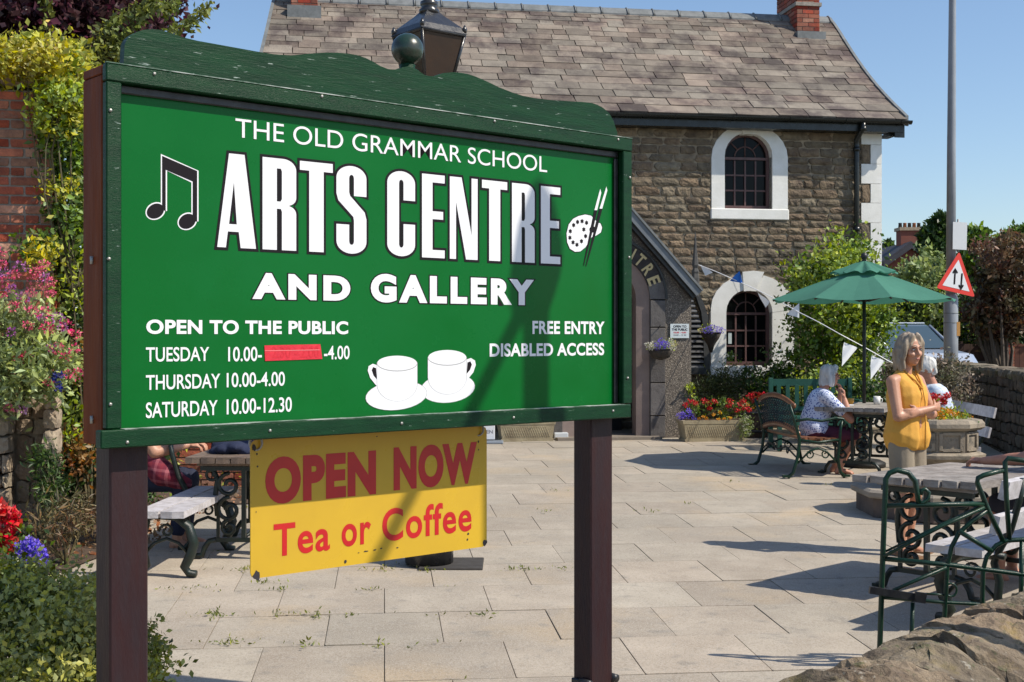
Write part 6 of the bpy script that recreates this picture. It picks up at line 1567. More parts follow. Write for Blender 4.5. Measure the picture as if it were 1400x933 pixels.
# ================================================================== RIGHT BOUNDARY WALL AND THE STREET
bwall = thing('boundary_wall', 'dark rubble boundary wall with rounded coping along the right of the courtyard', 'wall', (6.3, 15.7, zg(15.7)))
m_dst = mat('dark_rubble_stone', (.13,.10,.075), .92, (.07,.055,.045), 6, .9, 25, var=.35, disp=.02); m_dmort = mat('dark_mortar', (.10,.085,.065), .95, (.06,.05,.04), 8, .5)
m_copg = mat('mossy_cope', (.22,.18,.13), .92, (.12,.10,.07), 6, .9, 25, var=.25, col3=(.12,.13,.05), s3=6)
dm_ = rock_meshes('rubble_stone', 6, m_dst, nx=4, ny=2, nz=3, amp=.12, rnd=.14, s0=70)
rdw = random.Random(31)
wl_pts = [(5.15,9.2),(5.75,12.4),(6.3,15.7),(7.05,20.2),(6.0,20.75)]
specs = []; cops = []
for (xa, ya), (xb, yb) in zip(wl_pts[:-1], wl_pts[1:]):
    d = Vector((xb-xa, yb-ya, 0)); L_ = d.length; d.normalize(); nrm_ = Vector((-d.y, d.x, 0)); M = Matrix((d, nrm_, Vector((0,0,1)))).transposed()
    mb = MB(); ymid = (ya+yb)/2; mb.box(((xa+xb)/2, ymid, (zg(ymid)-.3+1.17)/2), (L_, .30, 1.17-zg(ymid)+.3), M); part('wall_core', mb, m_dmort, bwall, True)
    z = .03+zg(ya)-.1
    while z < 1.14:
        h = rdw.uniform(.09,.17); t = 0
        while t < L_:
            l = rdw.uniform(.14,.38); p = Vector((xa,ya,0))+d*(t+l/2)
            specs.append(((p.x+nrm_.x*.145-6.3, p.y+nrm_.y*.145-15.7, z+h/2-zg(15.7)), (l-.02, .10, h-.018), M @ Matrix.Rotation(rdw.uniform(-.08,.08), 3, 'Y'))); t += l
        z += h
    t = 0
    while t < L_:
        l = rdw.uniform(.16,.30); p = Vector((xa,ya,0))+d*(t+l/2); cops.append(((p.x-6.3, p.y-15.7, 1.215-zg(15.7)+rdw.uniform(-.015,.015)), (l-.01, .40, .14), M)); t += l
pieces('rubble_stone', specs, dm_, m_dst, bwall, 300, scr(bwall))
cm_ = rock_meshes('cope_stone', 4, m_copg, nx=4, ny=5, nz=3, amp=.09, rnd=.22, s0=90); pieces('cope_stone', cops, cm_, m_copg, bwall, 300, scr(bwall))
shrub('variegated_shrub', 'pinkish variegated shrub growing over the boundary wall behind the white haired person', 'shrub', [bl(1305,530,16.5,22,32,.4), bl(1290,505,16.8,18,12,.3)], 2200, leafm('pink_variegated_leaf', (.32,.24,.20), (.14,.15,.07)), .05, cs=.07, seed=12)
shrub('brown_shrub', 'dull brown green shrub beside the building corner at the wall', 'shrub', [bl(1215,520,19.5,22,24,.4), bl(1238,530,19,20,22,.4), bl(1195,540,18.5,20,25,.4)], 2500, leafm('brown_green_leaf', (.11,.08,.05), (.07,.08,.03)), .055, cs=.08, seed=13)

# street lighting column with road sign
YL = 23.0; lp = PT(1300, 495, YL); col_ = thing('lighting_column', 'tall grey street lighting column carrying a triangular road sign', 'street lamp', (lp.x, YL, zg(YL)))
m_col = mat('grey_galvanised_column', (.30,.32,.35), .45, (.25,.27,.30), 3, .1, 20)
def zc(y): return EYE-(y-CY)/F*YL-zg(YL)
mb = MB(); mb.tube([(0,0,-.3),(0,0,zc(408)),(0,0,zc(402))], [.125,.125,.085], 14); part('lower_shaft', mb, m_col, col_)
mb = MB(); mb.tube([(0,0,zc(402)+.001),(.01,0,zc(200)),(.03,0,zc(-20)),(.05,0,zc(-150)),(-.4,0,zc(-185)),(-1.0,0,zc(-190))], [.088,.078,.062,.055,.045,.04], 12); part('upper_shaft', mb, m_col, col_)
mb = MB(); mb.box((-1.2,0,zc(-190)), (.6,.2,.12), None, .03); part('lamp_head', mb, m_col, col_)
for yy in (428, 441): mb = MB(); mb.tube([(0,0,zc(yy)),(0,0,zc(yy)-.012)], .129, 14); part('band', mb, m_lead, col_)
mb = MB(); mb.box((.10,-.085,zc(450)), (.06,.04,.25)); part('orange_sticker', mb, mat('orange_sticker', (.6,.3,.08), .5), col_)
rs = thing('road_sign', 'red bordered triangular warning sign with two opposing black arrows', 'road sign', tuple(PT(1309,380,YL-.2)))
def tri(px, dy, m, nm, th=.006):
    mb = MB(); pts = [PT(x, y, YL-.2+dy+ (x-1309)*.004) for x, y in px]; mb.prism(pts, Vector((0, th, 0))); return part(nm, mb, m, rs, True)
def roundtri(pts, r, k=4):
    out = []; n = len(pts)
    for i in range(n):
        p, a, b = Vector(pts[i]+(0,)), Vector(pts[i-1]+(0,)), Vector(pts[(i+1) % n]+(0,)); u, v = (a-p).normalized()*r, (b-p).normalized()*r
        for j in range(k+1): t = j/k; q = p+u*(1-t)**2+v*t**2; out.append((q.x, q.y))
    return out
T0 = [(1311.5,344),(1333,406.5),(1280,394)]
m_rsr = mat('sign_red', (.72,.045,.03), .4); m_rsw = mat('sign_white', (.74,.76,.78), .4)
tri(roundtri(T0, 4)[::-1], 0, m_rsr, 'sign_plate'); 
cx_, cy_ = sum(p[0] for p in T0)/3, sum(p[1] for p in T0)/3
tri(roundtri([(cx_+(x-cx_)*.70, cy_+(y-cy_)*.70) for x, y in T0], 1)[::-1], -.004, m_rsw, 'sign_face', .003)
def arrow(x0, y0, x1, y1, up_):
    tri([(x0-1.1,y0),(x0+1.1,y0),(x1+1.1,y1),(x1-1.1,y1)], -.008, m_blackv, 'arrow_shaft', .002)
    hx, hy = (x1, y1) if up_ else (x0, y0); s_ = -1 if up_ else 1
    tri([(hx-3.8,hy-s_*1.5),(hx,hy+s_*4.5),(hx+3.8,hy-s_*1.5),(hx+2.6,hy-s_*3.5),(hx,hy-s_*.2),(hx-2.6,hy-s_*3.5)], -.0085, m_blackv, 'arrow_head', .002)
arrow(1304.8,389,1306,371,True); arrow(1314,392.5,1315.4,374,False)
wp_ = thing('white_sign_back', 'plain white rectangular plate fixed to the column above the triangular sign', 'sign', tuple(PT(1312,322,YL-.15)))
mb = MB(); mb.prism([PT(1302.5,341,YL-.15), PT(1321.5,342,YL-.12), PT(1322.5,304.5,YL-.12), PT(1303,303.5,YL-.15)], Vector((0,.01,0))); part('plate', mb, m_rsw, wp_, True)
mb = MB(); mb.tube([PT(1310,345,YL-.1), PT(1310,300,YL-.1)], .02, 6); part('sign_post', mb, m_col, wp_, True)

# ---- fence, gate pier and gate across the road
YF = 32.0
fence = thing('timber_fence', 'dark brown timber fence on a low grey plinth across the road', 'fence', tuple(PT(1320,500,YF))); m_fence = mat('brown_fence', (.075,.042,.032), .8, (.05,.03,.025), 3, .3, var=.1)
x = 1255
while x < 1357:
    mb = MB(); a, b = PT(x,469+(x-1270)*.03,YF), PT(x+8.6,494,YF); mb.box(((a.x+b.x)/2, YF, (a.z+b.z)/2), (b.x-a.x, .03, a.z-b.z)); part('fence_board', mb, m_fence, fence, True); x += 8.9
for x in (1262, 1312, 1352):
    mb = MB(); a, b = PT(x,467,YF+.05), PT(x+4,497,YF+.05); mb.box(((a.x+b.x)/2, YF+.07, (a.z+b.z)/2-.2), (b.x-a.x, .08, a.z-b.z+.4)); part('fence_post', mb, m_fence, fence, True)
mb = MB(); a, b = PT(1240,494,YF), PT(1357,503,YF); mb.box(((a.x+b.x)/2, YF-.03, (a.z+b.z)/2-.2), (b.x-a.x, .14, a.z-b.z+.4)); part('plinth', mb, mat('grey_kerb_wall', (.22,.21,.20), .9, (.15,.14,.13), 3), fence, True)
pier = thing('gate_pier', 'red brick gate pier with a grey cap stone across the road', 'gate pier', tuple(PT(1372,505,YF-.5)))
a, b = PT(1358,463,YF-.5), PT(1386,510,YF-.5); mb = MB(); mb.box(((a.x+b.x)/2, YF-.3, (a.z+b.z)/2), (b.x-a.x-.03, .47, a.z-b.z)); part('pier_core', mb, m_mortar, pier, True)
bm = MB(); bm.box((0,0,0),(1,1,1)); bme = mesh_of('brick', bm); bme.materials.append(m_brick)
z = b.z; r = 0
while z < a.z-.05:
    for k in range(3):
        w_ = (b.x-a.x)/2.0; x0 = a.x+(k-(.5 if r % 2 else 0))*w_; x1 = min(b.x, x0+w_); x0 = max(a.x, x0)
        if x1-x0 < .04: continue
        o = bpy.data.objects.new('brick', bme); COL.objects.link(o); o.parent = pier; o.location = Vector(((x0+x1)/2, YF-.53, z+.035))-pier.location; o.scale = (x1-x0-.012, .06, .065)
    z += .078; r += 1
mb = MB(); mb.box(((a.x+b.x)/2, YF-.3, a.z+.04), (b.x-a.x+.08, .62, .09), None, .01); mb.lathe([(.36,0),(.08,.14)], ((a.x+b.x)/2, YF-.3, a.z+.085), 4, smooth=False, ph=PI/4); part('cap_stone', mb, m_lead, pier, True)
gt = thing('wooden_gate', 'red brown vertical boarded gate at the far right edge', 'gate', tuple(PT(1400,505,YF-.3)))
x = 1387
while x < 1440: mb = MB(); a, b = PT(x,474,YF-.3), PT(x+6.2,508,YF-.3); mb.box(((a.x+b.x)/2, YF-.3, (a.z+b.z)/2), (b.x-a.x, .03, a.z-b.z)); part('gate_board', mb, mat('red_brown_gate', (.16,.055,.025), .7, (.10,.035,.02), 3, .2, var=.15), gt, True); x += 6.6
mb = MB(); a, b = PT(1387,470,YF-.3), PT(1440,474,YF-.3); mb.box(((a.x+b.x)/2, YF-.3, (a.z+b.z)/2), (b.x-a.x, .06, a.z-b.z)); part('gate_rail', mb, mat('red_brown_gate', (.16,.055,.025)), gt, True)

# ---- silver car, seen over the wall
cr_ = thing('parked_car', 'silver blue car parked on the road beyond the boundary wall', 'car', (8.35, 28.0, zg(24)), R(-78))
m_cp = mat('silver_blue_car_paint', (.52,.57,.64), .25, metal=.5, coat=.6); m_cg = mat('car_glass', (.05,.08,.10), .05, spec=.8); m_ty = mat('tyre', (.02,.02,.02), .8)
def carsec(prof, w, inset): # prof: side outline (x, z), extruded across y with tumblehome
    mb = MB(); n = len(prof); rows = []
    for yy, k in ((-w, 1), (-w*.86, 0), (w*.86, 0), (w, 1)): rows.append([(x*(1-.02*k), yy, z-(.03*k if z > .5 else 0)) for x, z in prof])
    vs = [p for r_ in rows for p in r_]; fs = [(r_*n+i, r_*n+(i+1) % n, (r_+1)*n+(i+1) % n, (r_+1)*n+i) for r_ in range(3) for i in range(n)]+[tuple(range(n))[::-1], tuple(range(3*n, 4*n))]
    mb.add(vs, fs); return mb
body = [(-2.1,.35),(-2.15,.6),(-2.1,1.02),(-1.9,1.14),(.95,1.14),(1.75,1.04),(2.08,.75),(2.15,.5),(2.1,.30),(1.75,.28),(1.62,.55),(1.3,.66),(.98,.55),(.85,.28),(-.85,.28),(-.98,.55),(-1.3,.66),(-1.62,.55),(-1.75,.28)]
part('car_body', carsec(body, .86, 0), m_cp, cr_)
cab = [(-1.95,1.141),(-1.80,1.56),(-1.5,1.66),(.0,1.68),(.30,1.61),(1.1,1.141)]
part('cabin', carsec(cab, .76, 0), m_cg, cr_)
mb = MB(); mb.box((-.75,0,1.675), (1.75,1.36,.035), None, .012); part('roof', mb, m_cp, cr_)
for sy in (-1, 1):
    for P2 in ([(.30,1.62),(1.12,1.15)], [(-.55,1.66),(-.50,1.15)], [(-1.78,1.58),(-1.93,1.15)]):
        mb = MB(); mb.tube([(P2[0][0], sy*.69, P2[0][1]), (P2[1][0], sy*.765, P2[1][1])], .03, 6); part('pillar', mb, m_cp, cr_)
    for x in (-1.3, 1.3):
        mb = MB(); mb.tube([(x, sy*.70, .32), (x, sy*.87, .32)], .32, 20); wh = part('wheel', mb, m_ty, cr_); mb = MB(); mb.tube([(x, sy*.85, .32), (x, sy*.878, .32)], .20, 14); part('hubcap', mb, m_cp, wh)
    mb = MB(); mb.ell((2.02, sy*.62, .72), (.12,.20,.09), None, 12, 8); part('headlight', mb, m_rsw, cr_); mb = MB(); mb.box((-2.12, sy*.70, .80), (.05,.16,.26), None, .01); part('tail_light', mb, m_rsr, cr_)
mb = MB(); mb.box((2.10,0,.42), (.14,1.6,.20), None, .03); part('bumper', mb, m_cp, cr_); mb = MB(); mb.box((2.12,0,.62), (.05,.8,.12), None, .01); part('grille', mb, m_blackv, cr_)
mb = MB(); mb.box((2.175,0,.45), (.01,.5,.11)); part('number_plate', mb, m_rsw, cr_)

# ---- far house
YHs = 62.0
hs = thing('brick_house', 'distant red brick house with slate gable and tall chimney', 'building', tuple(PT(1240,430,YHs)))
m_hb = mat('far_brick', (.24,.075,.05), .9, (.17,.06,.04), 2, .2); m_hs = mat('far_slate', (.055,.05,.06), .7, (.04,.038,.045), 3, .3, 6)
g0, g1, ga = PT(1206,361,YHs), PT(1284,361,YHs), PT(1244,334,YHs)
mb = MB(); mb.prism([Vector((g0.x+.3,YHs,zg(30)-.2)), Vector((g1.x-.3,YHs,zg(30)-.2)), Vector((g1.x-.3,YHs,g1.z)), Vector((ga.x,YHs,ga.z-.2)), Vector((g0.x+.3,YHs,g0.z))], Vector((0,7,0))); part('wall', mb, m_hb, hs, True)
for e in (g0, g1):
    mb = MB(); mb.prism([ga, e, e-Vector((0,0,.22)), ga-Vector((0,0,.22))], Vector((0,.15,0))); mb.v = [(x, y-.3, z) for x, y, z in mb.v]; part('verge', mb, m_hs, hs, True)
    mb = MB(); mb.prism([ga+Vector((0,-.2,.0)), e+Vector((0,-.2,.0)), e+Vector((0,-.2,.12)), ga+Vector((0,-.2,.12))], Vector((0,7.4,0))); part('roof', mb, m_hs, hs, True)
q0, q1 = PT(1195,336,YHs+3), PT(1240,336,YHs+3); mb = MB(); mb.prism([Vector((q0.x-8,YHs+2,g0.z)), Vector((ga.x,YHs+2,g0.z)), Vector((ga.x,YHs+5,q0.z)), Vector((q0.x-8,YHs+5,q0.z))], Vector((0,.1,-.2))); part('roof', mb, m_hs, hs, True)
mb = MB(); mb.box((q0.x-3, YHs+5, (g0.z+zg(30))/2), (11,5.5,g0.z-zg(30))); part('wall', mb, m_hb, hs, True)
c0, c1 = PT(1231,314,YHs+1), PT(1261,345,YHs+1)
mb = MB(); mb.box(((c0.x+c1.x)/2, YHs+1.3, (c0.z+c1.z)/2-.8), (c1.x-c0.x,.8,c0.z-c1.z+1.6)); ch = part('chimney', mb, m_hb, hs, True)
mb = MB(); mb.box(((c0.x+c1.x)/2, YHs+1.3, c0.z+.02), (c1.x-c0.x+.16,.95,.16)); part('chimney_cap', mb, m_stonepale, ch, True)
for k in range(5): mb = MB(); xx = c0.x+.08+(c1.x-c0.x-.16)*k/4; mb.lathe([(.10,0),(.085,.2),(.10,.24),(.07,.25)], (xx, YHs+1.3, c0.z+.10), 8); part('chimney_pot', mb, m_pot if k % 2 else m_black, ch, True)
mb = MB(); mb.box((g0.x+2.2, YHs-.02, .9*g0.z), (.9,.06,1.1)); wv = part('window', mb, m_glass, hs, True)

# ---- trees and shrubs beyond the road
GT = 'trees beyond the road'
def tree(label, x, ytop, w_, h_, Y, m, n, lsz, seed, k=6, name='tree', extra=None, cs=None, group=None):
    """crown built of overlapping masses filling a box w_ x h_ pixels whose top is at ytop"""
    rd = random.Random(seed); s_ = Y/F; bl_ = []
    for i in range(k):
        a = rd.uniform(-.5,.5); b = rd.uniform(.12,.88); ww = (1-abs(b-.55)*.9)
        c = PT(x+a*w_*.62*ww, ytop+h_*b, Y+rd.uniform(-.3,.3)*w_*s_*.5); bl_.append((tuple(c), (w_*s_*.26, w_*s_*.26, h_*s_*.20)))
    bl_.append((tuple(PT(x, ytop+h_*.5, Y)), (w_*s_*.36, w_*s_*.33, h_*s_*.40)))
    bx0 = PT(x, 400, Y)
    return shrub(name, label, 'tree', bl_, n, m, lsz, (bx0.x, Y, zg(Y)-.05), group, cs=cs or w_*s_*.045, seed=seed, extra=extra, shell=.62)
tree('pale variegated bushy tree beside the far house', 1255, 346, 92, 130, 33, m_leafp, 6000, .14, 41, 8, 'variegated_tree')
tree('dark evergreen tree behind the chimney of the far house', 1281, 300, 44, 120, 48, m_leafd, 5000, .22, 42, 8, 'evergreen_tree')
tree('copper leaved tree on the far right behind the road sign', 1372, 328, 100, 150, 31, m_leafcop, 8000, .13, 43, 9, 'copper_beech_tree', extra=[([bl(1372,345,30,42,22)], 1300, leafm('copper_top_leaf', (.20,.10,.07), (.16,.12,.05)), .12)])
tree('mid green tree far behind the white sign plate', 1338, 318, 60, 90, 52, m_leaf, 4000, .24, 44, 7, 'broadleaf_tree')
tree('green tree at the far right skyline', 1395, 314, 70, 90, 56, m_leaf, 4500, .26, 45, 7, 'broadleaf_tree')
tree('low green tree far away left of the far house', 1208, 325, 26, 60, 75, m_leafd, 1500, .3, 46, 5, 'distant_tree')
hd_ = shrub('dark_hedge', 'tall dark evergreen hedge behind the timber fence across the road', 'hedge', [bl(1225,435,33.5,40,50,1.2), bl(1285,440,33.5,40,46,1.2), bl(1340,445,33.5,40,44,1.2), bl(1392,440,33,36,50,1.2), bl(1450,430,33,40,50,1.2)], 14000, m_leafd, .13, None, cs=.22, seed=47, extra=[([bl(1262,440,32.6,30,40,.5), bl(1330,455,32.6,50,26,.5)], 900, m_leafb, .11)])

# ================================================================== LEFT SIDE: BRICK PIER, CLIMBERS, BEDS
YW = 10.2
bwl = thing('brick_wall', 'old red brick wall end with stone cap rising at the left edge', 'wall', tuple(PT(40,560,YW)))
xr, xl = PT(72,300,YW).x, PT(0,300,YW).x-1.6; zt_w, zb_w = PT(0,122,YW).z, PT(0,552,YW).z
mb = MB(); mb.box(((xr+xl)/2-.006, YW+.24, (zt_w+zb_w)/2-.01), (xr-xl-.02, .44, zt_w-zb_w)); part('wall_core', mb, m_mortar, bwl, True)
bks = []
for i in range(5): V, fs = rock(300+i, nx=4, ny=1, nz=2, amp=.035, rnd=.04); mb = MB(); mb.add(V, fs); me = mesh_of('brick', mb); me.materials.append(m_brick); bks.append(me)
rdb = random.Random(2); specs = []; z = zb_w; r = 0
while z < zt_w-.03:
    x = xr; first = True
    while x > xl:
        L_ = .225 if not (first and r % 2) else .11
        if r % 5 == 4: L_ = .11
        x0 = x-L_; specs.append((((x+x0)/2-bwl.location.x, YW-bwl.location.y+.052+rdb.uniform(-.003,.003), z+.035-bwl.location.z), (L_-.012, .09, .062), None)); x = x0-.001; first = False
    yy = YW+.08
    while yy < YW+.44: specs.append(((xr-.045-bwl.location.x, yy+.1-bwl.location.y, z+.035-bwl.location.z), (.10, .20, .064), None)); yy += .21
    z += .0755; r += 1
pieces('brick', specs, bks, m_brick, bwl, 300, scr(bwl))
cap_me = rock_meshes('wall_cap_stone', 2, m_stonepale, nx=4, ny=4, nz=3, amp=.06, rnd=.2)
for x, y, ww in ((42,104,62),(-20,104,60),(-90,104,60)):
    p = PT(x, y, YW+.2); o = bpy.data.objects.new('cap_stone', cap_me[0]); COL.objects.link(o); o.parent = bwl; o.location = p-bwl.location+Vector((0,0,-.02)); o.scale = (ww/F*YW, .55, .20)
# rubble stone base below
YS = 9.9; sb = thing('rubble_stone_wall', 'pale rubble stone wall with a shaded recess below the brickwork at the left', 'wall', tuple(PT(40,735,YS)))
m_rub = mat('pale_rubble', (.42,.33,.23), .9, (.28,.21,.15), 6, .9, 25, var=.28, disp=.02)
gz_ = zg(YS)-.1; ztp = PT(0,545,YS).z; xs1 = PT(80,600,YS).x
mb = MB(); mb.box(((xl+xs1)/2-.05, YS+.5, (gz_+ztp)/2), (xs1-xl-.02, .62, ztp-gz_)); part('wall_core', mb, m_mort, sb, True)
rmm = rock_meshes('rubble_block', 6, m_rub, nx=4, ny=3, nz=4, amp=.12, rnd=.14, s0=400); specs = []
for (pxa, pxb, dy) in ((60,80,0.0),(18,60,.22),(-10,18,0.0),(-60,-10,.22),(-120,-60,0.0)):
    xa, xb = PT(pxa,0,YS).x, PT(pxb,0,YS).x; z = gz_
    while z < ztp-.03:
        h = rdb.uniform(.09,.22); h = min(h, ztp-z); x = xa
        while x < xb-.02:
            l = min(rdb.uniform(.08,.16), xb-x)
            if xb-x-l < .05: l = xb-x
            specs.append((((x+l/2)-sb.location.x, YS+dy-.0-sb.location.y+rdb.uniform(-.015,.015), z+h/2-sb.location.z), (l-.006, .16 if dy else .30, h-.006), Matrix.Rotation(rdb.uniform(-.12,.12), 3, 'Y'))); x += l
        z += h
pieces('rubble_block', specs, rmm, m_rub, sb, 300, scr(sb))

# soil bed with litter
sbd = MB(); pl_ = [(-6,7.2),(-3.05,8.6),(-2.9,9.6),(-3.1,10.7),(-2.9,11.6),(-1.2,12.2),(-.9,14.5),(-9,14.5),(-9,7)]
sbd.add([(x, y, zg(y)+.012) for x, y in pl_], [tuple(range(len(pl_)))]); struct('soil_bed', sbd, m_soil)
rg2 = np.random.default_rng(5); lp_ = np.column_stack([rg2.uniform(-4.2,-1.4,2600), rg2.uniform(9.2,13.5,2600), np.zeros(2600)]); lp_[:,2] = EYE-GH+GS*lp_[:,1]+.02
lp_ = lp_[(lp_[:,0] < -2.7) | (lp_[:,1] > 11.8)]
o = leaf_obj('leaf_litter', lp_, .05, leafm('dry_litter', (.22,.10,.05), (.30,.18,.09), tr=.05), None, .7, up=-.2, seed=5); o['kind'] = 'stuff'
# climbers
shrub('golden_creeper', 'golden yellow leaved creeper tumbling over the top of the brick wall', 'climber', [bl(38,90,10.1,38,24,.4), bl(85,100,10.1,34,30,.4), bl(70,78,10.3,40,16,.4), bl(10,85,10.2,20,14,.4), bl(90,140,10.2,26,30,.3)], 6500, m_leafy, .055, (-3.55,10.4,2.0), cs=.05, seed=21,
      extra=[([bl(80,150,10.1,30,26,.3), bl(98,120,10.1,18,40,.3)], 1600, m_leafb, .05), ([bl(45,80,9.95,44,16,.2)], 700, leafm('golden_flower', (.60,.48,.16), (.55,.50,.10)), .03)])
shrub('trailing_creeper', 'tangled green creeper hanging down the right side of the brick wall', 'climber', [bl(95,200,10.4,26,40,.25), bl(98,270,10.4,24,40,.25), bl(95,340,10.5,26,40,.25), bl(55,342,10.0,22,14,.12), bl(90,185,10.2,22,16,.2), bl(98,300,10.3,20,24,.2)], 5200, m_leaf, .055, (-3.45,10.5,zg(10)), cs=.055, seed=22,
      extra=[([bl(88,175,10.1,22,9,.15), bl(92,258,10.1,22,8,.15), bl(58,345,9.9,24,10,.1)], 700, m_leafy, .045)])
shrub('glossy_hedge', 'dark glossy hedge with bronze tips behind the left signboard post', 'hedge', [bl(108,420,10.8,40,60,.4), bl(110,500,10.8,42,60,.4), bl(115,580,10.8,42,60,.4), bl(120,650,10.8,40,40,.4), bl(170,640,11.4,50,44,.4), bl(180,560,11.5,60,60,.4)], 12000, m_leafd, .055, (-3.6,11.2,zg(11)), cs=.07, seed=23,
      extra=[([bl(100,380,10.4,26,40,.2), bl(105,560,10.4,24,60,.2), bl(150,640,10.9,50,40,.2)], 1800, m_leafb, .05), ([bl(102,500,10.35,16,30,.15), bl(105,615,10.35,16,30,.15)], 700, leafm('bronze_leaf', (.28,.12,.04), (.3,.2,.05)), .045)])
shrub('garden_hedge', 'green hedge seen past the people below the signboard', 'hedge', [bl(230,640,13.6,80,60,.5), bl(330,630,13.8,90,60,.5), bl(440,640,14,80,60,.5)], 7000, m_leaf, .07, (-3.0,14,zg(14)), cs=.1, seed=24, extra=[([bl(230,640,13,60,30,.3)], 500, m_leafy, .05)])
# low retaining wall of brick behind the left-hand table
lw = thing('low_brick_wall', 'low red brick garden wall behind the left picnic table', 'wall', (-3.2,13.0,zg(13))); mb = MB(); mb.box((-.0,.11,.40), (4.2,.20,.86)); part('wall_core', mb, m_mortar, lw)
specs = []; z = 0; r = 0
while z < .80:
    x = -2.1+(0 if r % 2 else -.11)
    while x < 2.1: specs.append(((x+.11, .0, z+.035), (.215,.06,.064), None)); x += .226
    z += .0755; r += 1
pieces('brick', specs, bks, m_brick, lw, 300, None)
# valerian with leafy growth on top of the stone wall
shrub('valerian', 'pink flowering valerian growing from the top of the rubble wall', 'plant', [bl(25,510,9.6,46,40,.3), bl(60,500,9.6,40,40,.3), bl(10,450,9.7,34,34,.25), bl(-20,520,9.7,40,50,.3), bl(52,440,9.8,22,20,.2)], 5200, leafm('valerian_leaf', (.34,.42,.13), (.44,.50,.22)), .062, tuple(PT(30,560,9.8)), cs=.05, seed=25, aspect=.42)
vr = thing('valerian_flowers', 'pink and magenta valerian flower heads against brick and hedge at the left', 'flowers', tuple(PT(40,500,9.5)))
hv = [(5,372),(8,382),(2,360),(5,398),(14,395),(0,345),(48,385),(55,370),(62,380),(66,395),(70,385),(42,400),(33,405),(18,420),(45,425),(60,428),(58,435),(38,445),(64,447),(68,452),(85,448),(92,446),(104,457),(101,476),(78,435),(90,487),(24,488),(35,490),(15,455),(93,512),(105,512),(66,522),(68,476),(78,476),(48,372),(20,375),(28,365),(60,362),(68,402),(30,415),(30,560),(12,558)]
for i, (x, y) in enumerate(hv): leaf_obj('flower_head', ball_pts(PT(x, y, 9.45), .034 if i % 3 else .046, 46, 400+i, .8), .017, m_pink if i % 4 else leafm('valerian_mauve', (.42,.12,.38), (.5,.2,.45)), vr, .8, seed=400+i)
branches([tuple(PT(10,520,9.7)), tuple(PT(50,500,9.7))], [tuple(PT(x, y+3, 9.47)) for x, y in hv], .004, vr, m_stem, 'stems', bend=.1)
flowers('bluebell_clump', 'small dark blue flowers at the foot of the valerian', tuple(PT(78,535,9.5)), None, [tuple(PT(x, y, 9.4)) for x, y in [(74,518),(78,525),(81,532),(77,512),(84,514)]], hm=leafm('deep_blue', (.04,.04,.25), (.08,.08,.35)), hr=.03, npet=30, hsz=.018, stem=False)
shrub('fern_clump', 'dark green fern growing out of the shaded stone recess', 'plant', [bl(62,640,9.55,18,24,.15), bl(72,670,9.5,16,20,.15)], 1300, m_leafd, .045, None, cs=.04, seed=26, aspect=.3)
shrub('dead_undergrowth', 'reddish brown dry undergrowth at the foot of the rubble wall', 'plant', [bl(90,712,8.9,28,16,.3), bl(60,728,8.6,22,12,.2), bl(112,695,9.6,18,10,.2)], 1300, leafm('dry_stems', (.17,.09,.05), (.12,.13,.05), tr=.1), .06, None, cs=.06, seed=27, aspect=.18)
# near bed: cotoneaster, red geranium, lobelia
YC = 5.3
cot = [bl(20,860,5.2,60,64,.5), bl(80,895,5.0,55,50,.45), bl(130,940,4.8,80,50,.4), bl(40,940,4.7,90,60,.5), bl(-30,860,5.1,60,90,.5), bl(60,835,5.3,44,26,.35), bl(12,812,5.4,40,26,.3), bl(190,912,5.0,26,18,.15), bl(120,870,5.3,30,24,.25)]
shrub('cotoneaster_bush', 'glossy small leaved green bush at the bottom left around the signboard post', 'shrub', cot, 21000, leafm('cotoneaster_leaf', (.16,.195,.035), (.24,.27,.055), rough=.3, var=.65), .024, (-1.9,5.1,zg(5)), cs=.042, seed=28, aspect=.6, clump=520, shell=.30,
      extra=[([bl(60,830,5.0,80,40,.3), bl(90,880,4.7,70,50,.3), bl(200,900,4.95,30,22,.1)], 5200, leafm('cotoneaster_tip', (.34,.38,.09), (.42,.42,.12)), .024)])
tips = [(-150+i*22+60, 760+((i*37) % 60)) for i in range(14)]
br2 = thing('cotoneaster_sprays', 'arching twiggy sprays rising from the glossy bush at the bottom left', 'shrub', tuple(PT(60,850,5.1)))
tp = [tuple(PT(x, y, 5.1+(i % 3)*.1)) for i, (x, y) in enumerate([(130,790),(118,800),(60,775),(150,830),(215,850),(232,905),(228,882),(20,770),(95,790),(40,790),(104,812),(218,925)])]
branches([tuple(PT(60,880,5.1)), tuple(PT(160,920,5.0)), tuple(PT(20,850,5.2))], tp, .006, br2, m_stem, 'stems', bend=.12)
spr = []
rg3 = np.random.default_rng(2)
for i, t in enumerate(tp):
    a = np.array(PT(60,880,5.1)) if t[0] < -1.45 else np.array(PT(165,915,5.0)); t = np.array(t)
    for k in range(90): u = rg3.uniform(.45, 1); spr.append(a+(t-a)*u+rg3.normal(size=3)*.018)
leaf_obj('foliage', spr, .024, leafm('cotoneaster_tip', (.20,.26,.05)), br2, .6, seed=3)
Ygf = 5.9
flowers('geranium', 'bright red geranium heads at the left edge above the bush', tuple(PT(10,770,Ygf)), [(tuple(PT(8,760,Ygf)), (.16,.12,.12))], [tuple(PT(x, y, Ygf)) for x, y in [(3,697),(10,700),(16,706),(1,708),(2,730),(8,738),(4,748),(14,718),(0,742)]], hm=m_red, hr=.045, npet=70, hsz=.026, n_leaf=400)
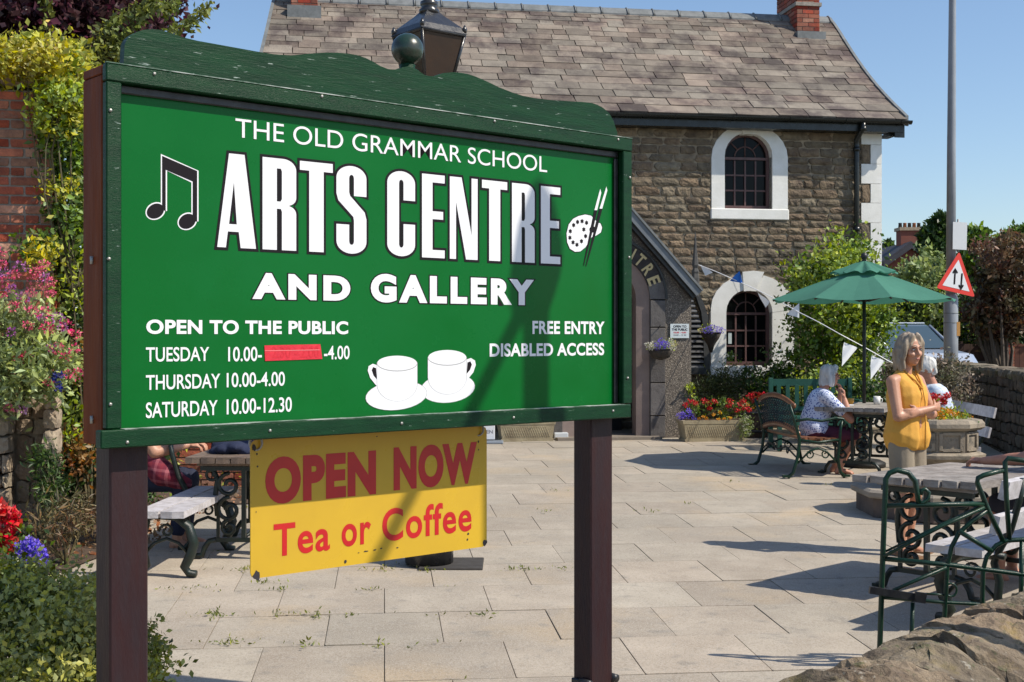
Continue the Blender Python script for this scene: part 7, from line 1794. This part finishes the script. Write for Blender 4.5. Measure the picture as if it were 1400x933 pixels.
flowers('lobelia', 'violet blue lobelia spray above the bush at the lower left', tuple(PT(48,790,5.8)), None, [tuple(PT(x, y, 5.75)) for x, y in [(30,748),(36,744),(42,741),(48,746),(54,752),(40,753),(34,757),(46,758),(57,760),(60,768),(52,766),(44,748),(28,760),(33,782),(50,796),(38,765)]], hm=m_blue, hr=.030, npet=46, hsz=.013, stem=True)
# copper tree and green sprays top left
cb = shrub('purple_beech_tree', 'dark purple leaved tree filling the top left corner', 'tree', [bl(20,20,13.5,90,80,1.2), bl(110,15,13.5,90,70,1.2), bl(180,10,13.6,55,50,1.0), bl(60,110,13.6,90,60,1.0), bl(130,95,13.6,60,60,1.0), bl(-80,40,13.5,80,100,1.2), bl(60,-60,13.8,120,70,1.5)], 26000, m_leafpur, .085, (-4.9,14.2,zg(14)), cs=.14, seed=31, shell=.3, aspect=.75, clump=1200)
gs = thing('green_creeper_sprays', 'light green creeper sprays hanging in front of the purple tree', 'climber', tuple(PT(130,140,12.6)))
pts_ = []; stems = [[(60,-20),(66,30),(62,60),(70,90)],[(210,-10),(190,30),(160,60),(135,80),(115,110)],[(240,10),(200,10),(170,20),(140,40),(128,75)],[(286,8),(272,22),(256,36),(240,40),(228,45)],[(150,50),(165,75),(150,95)],[(110,60),(130,90),(140,120)],[(0,55),(8,70),(12,95)],[(232,5),(236,12),(225,18)],[(170,80),(160,60),(150,40)]]
rg4 = np.random.default_rng(8)
for st in stems:
    for (xa, ya), (xb, yb) in zip(st[:-1], st[1:]):
        for k in range(int(math.hypot(xb-xa, yb-ya)*4.2)): u = rg4.uniform(); pts_.append(tuple(PT(xa+(xb-xa)*u+rg4.normal()*4, ya+(yb-ya)*u+rg4.normal()*4, 12.6+rg4.normal()*.1)))
leaf_obj('foliage', pts_, .062, leafm('spray_leaf', (.16,.21,.05), (.26,.27,.07)), gs, .5, up=-.3, seed=4)
for st in stems: mb = MB(); mb.tube([PT(x, y, 12.6) for x, y in st], .010, 5); part('stem', mb, m_stem, gs, True)

bwl.rotation_euler = (0, 0, R(12)); sb.rotation_euler = (0, 0, R(12))
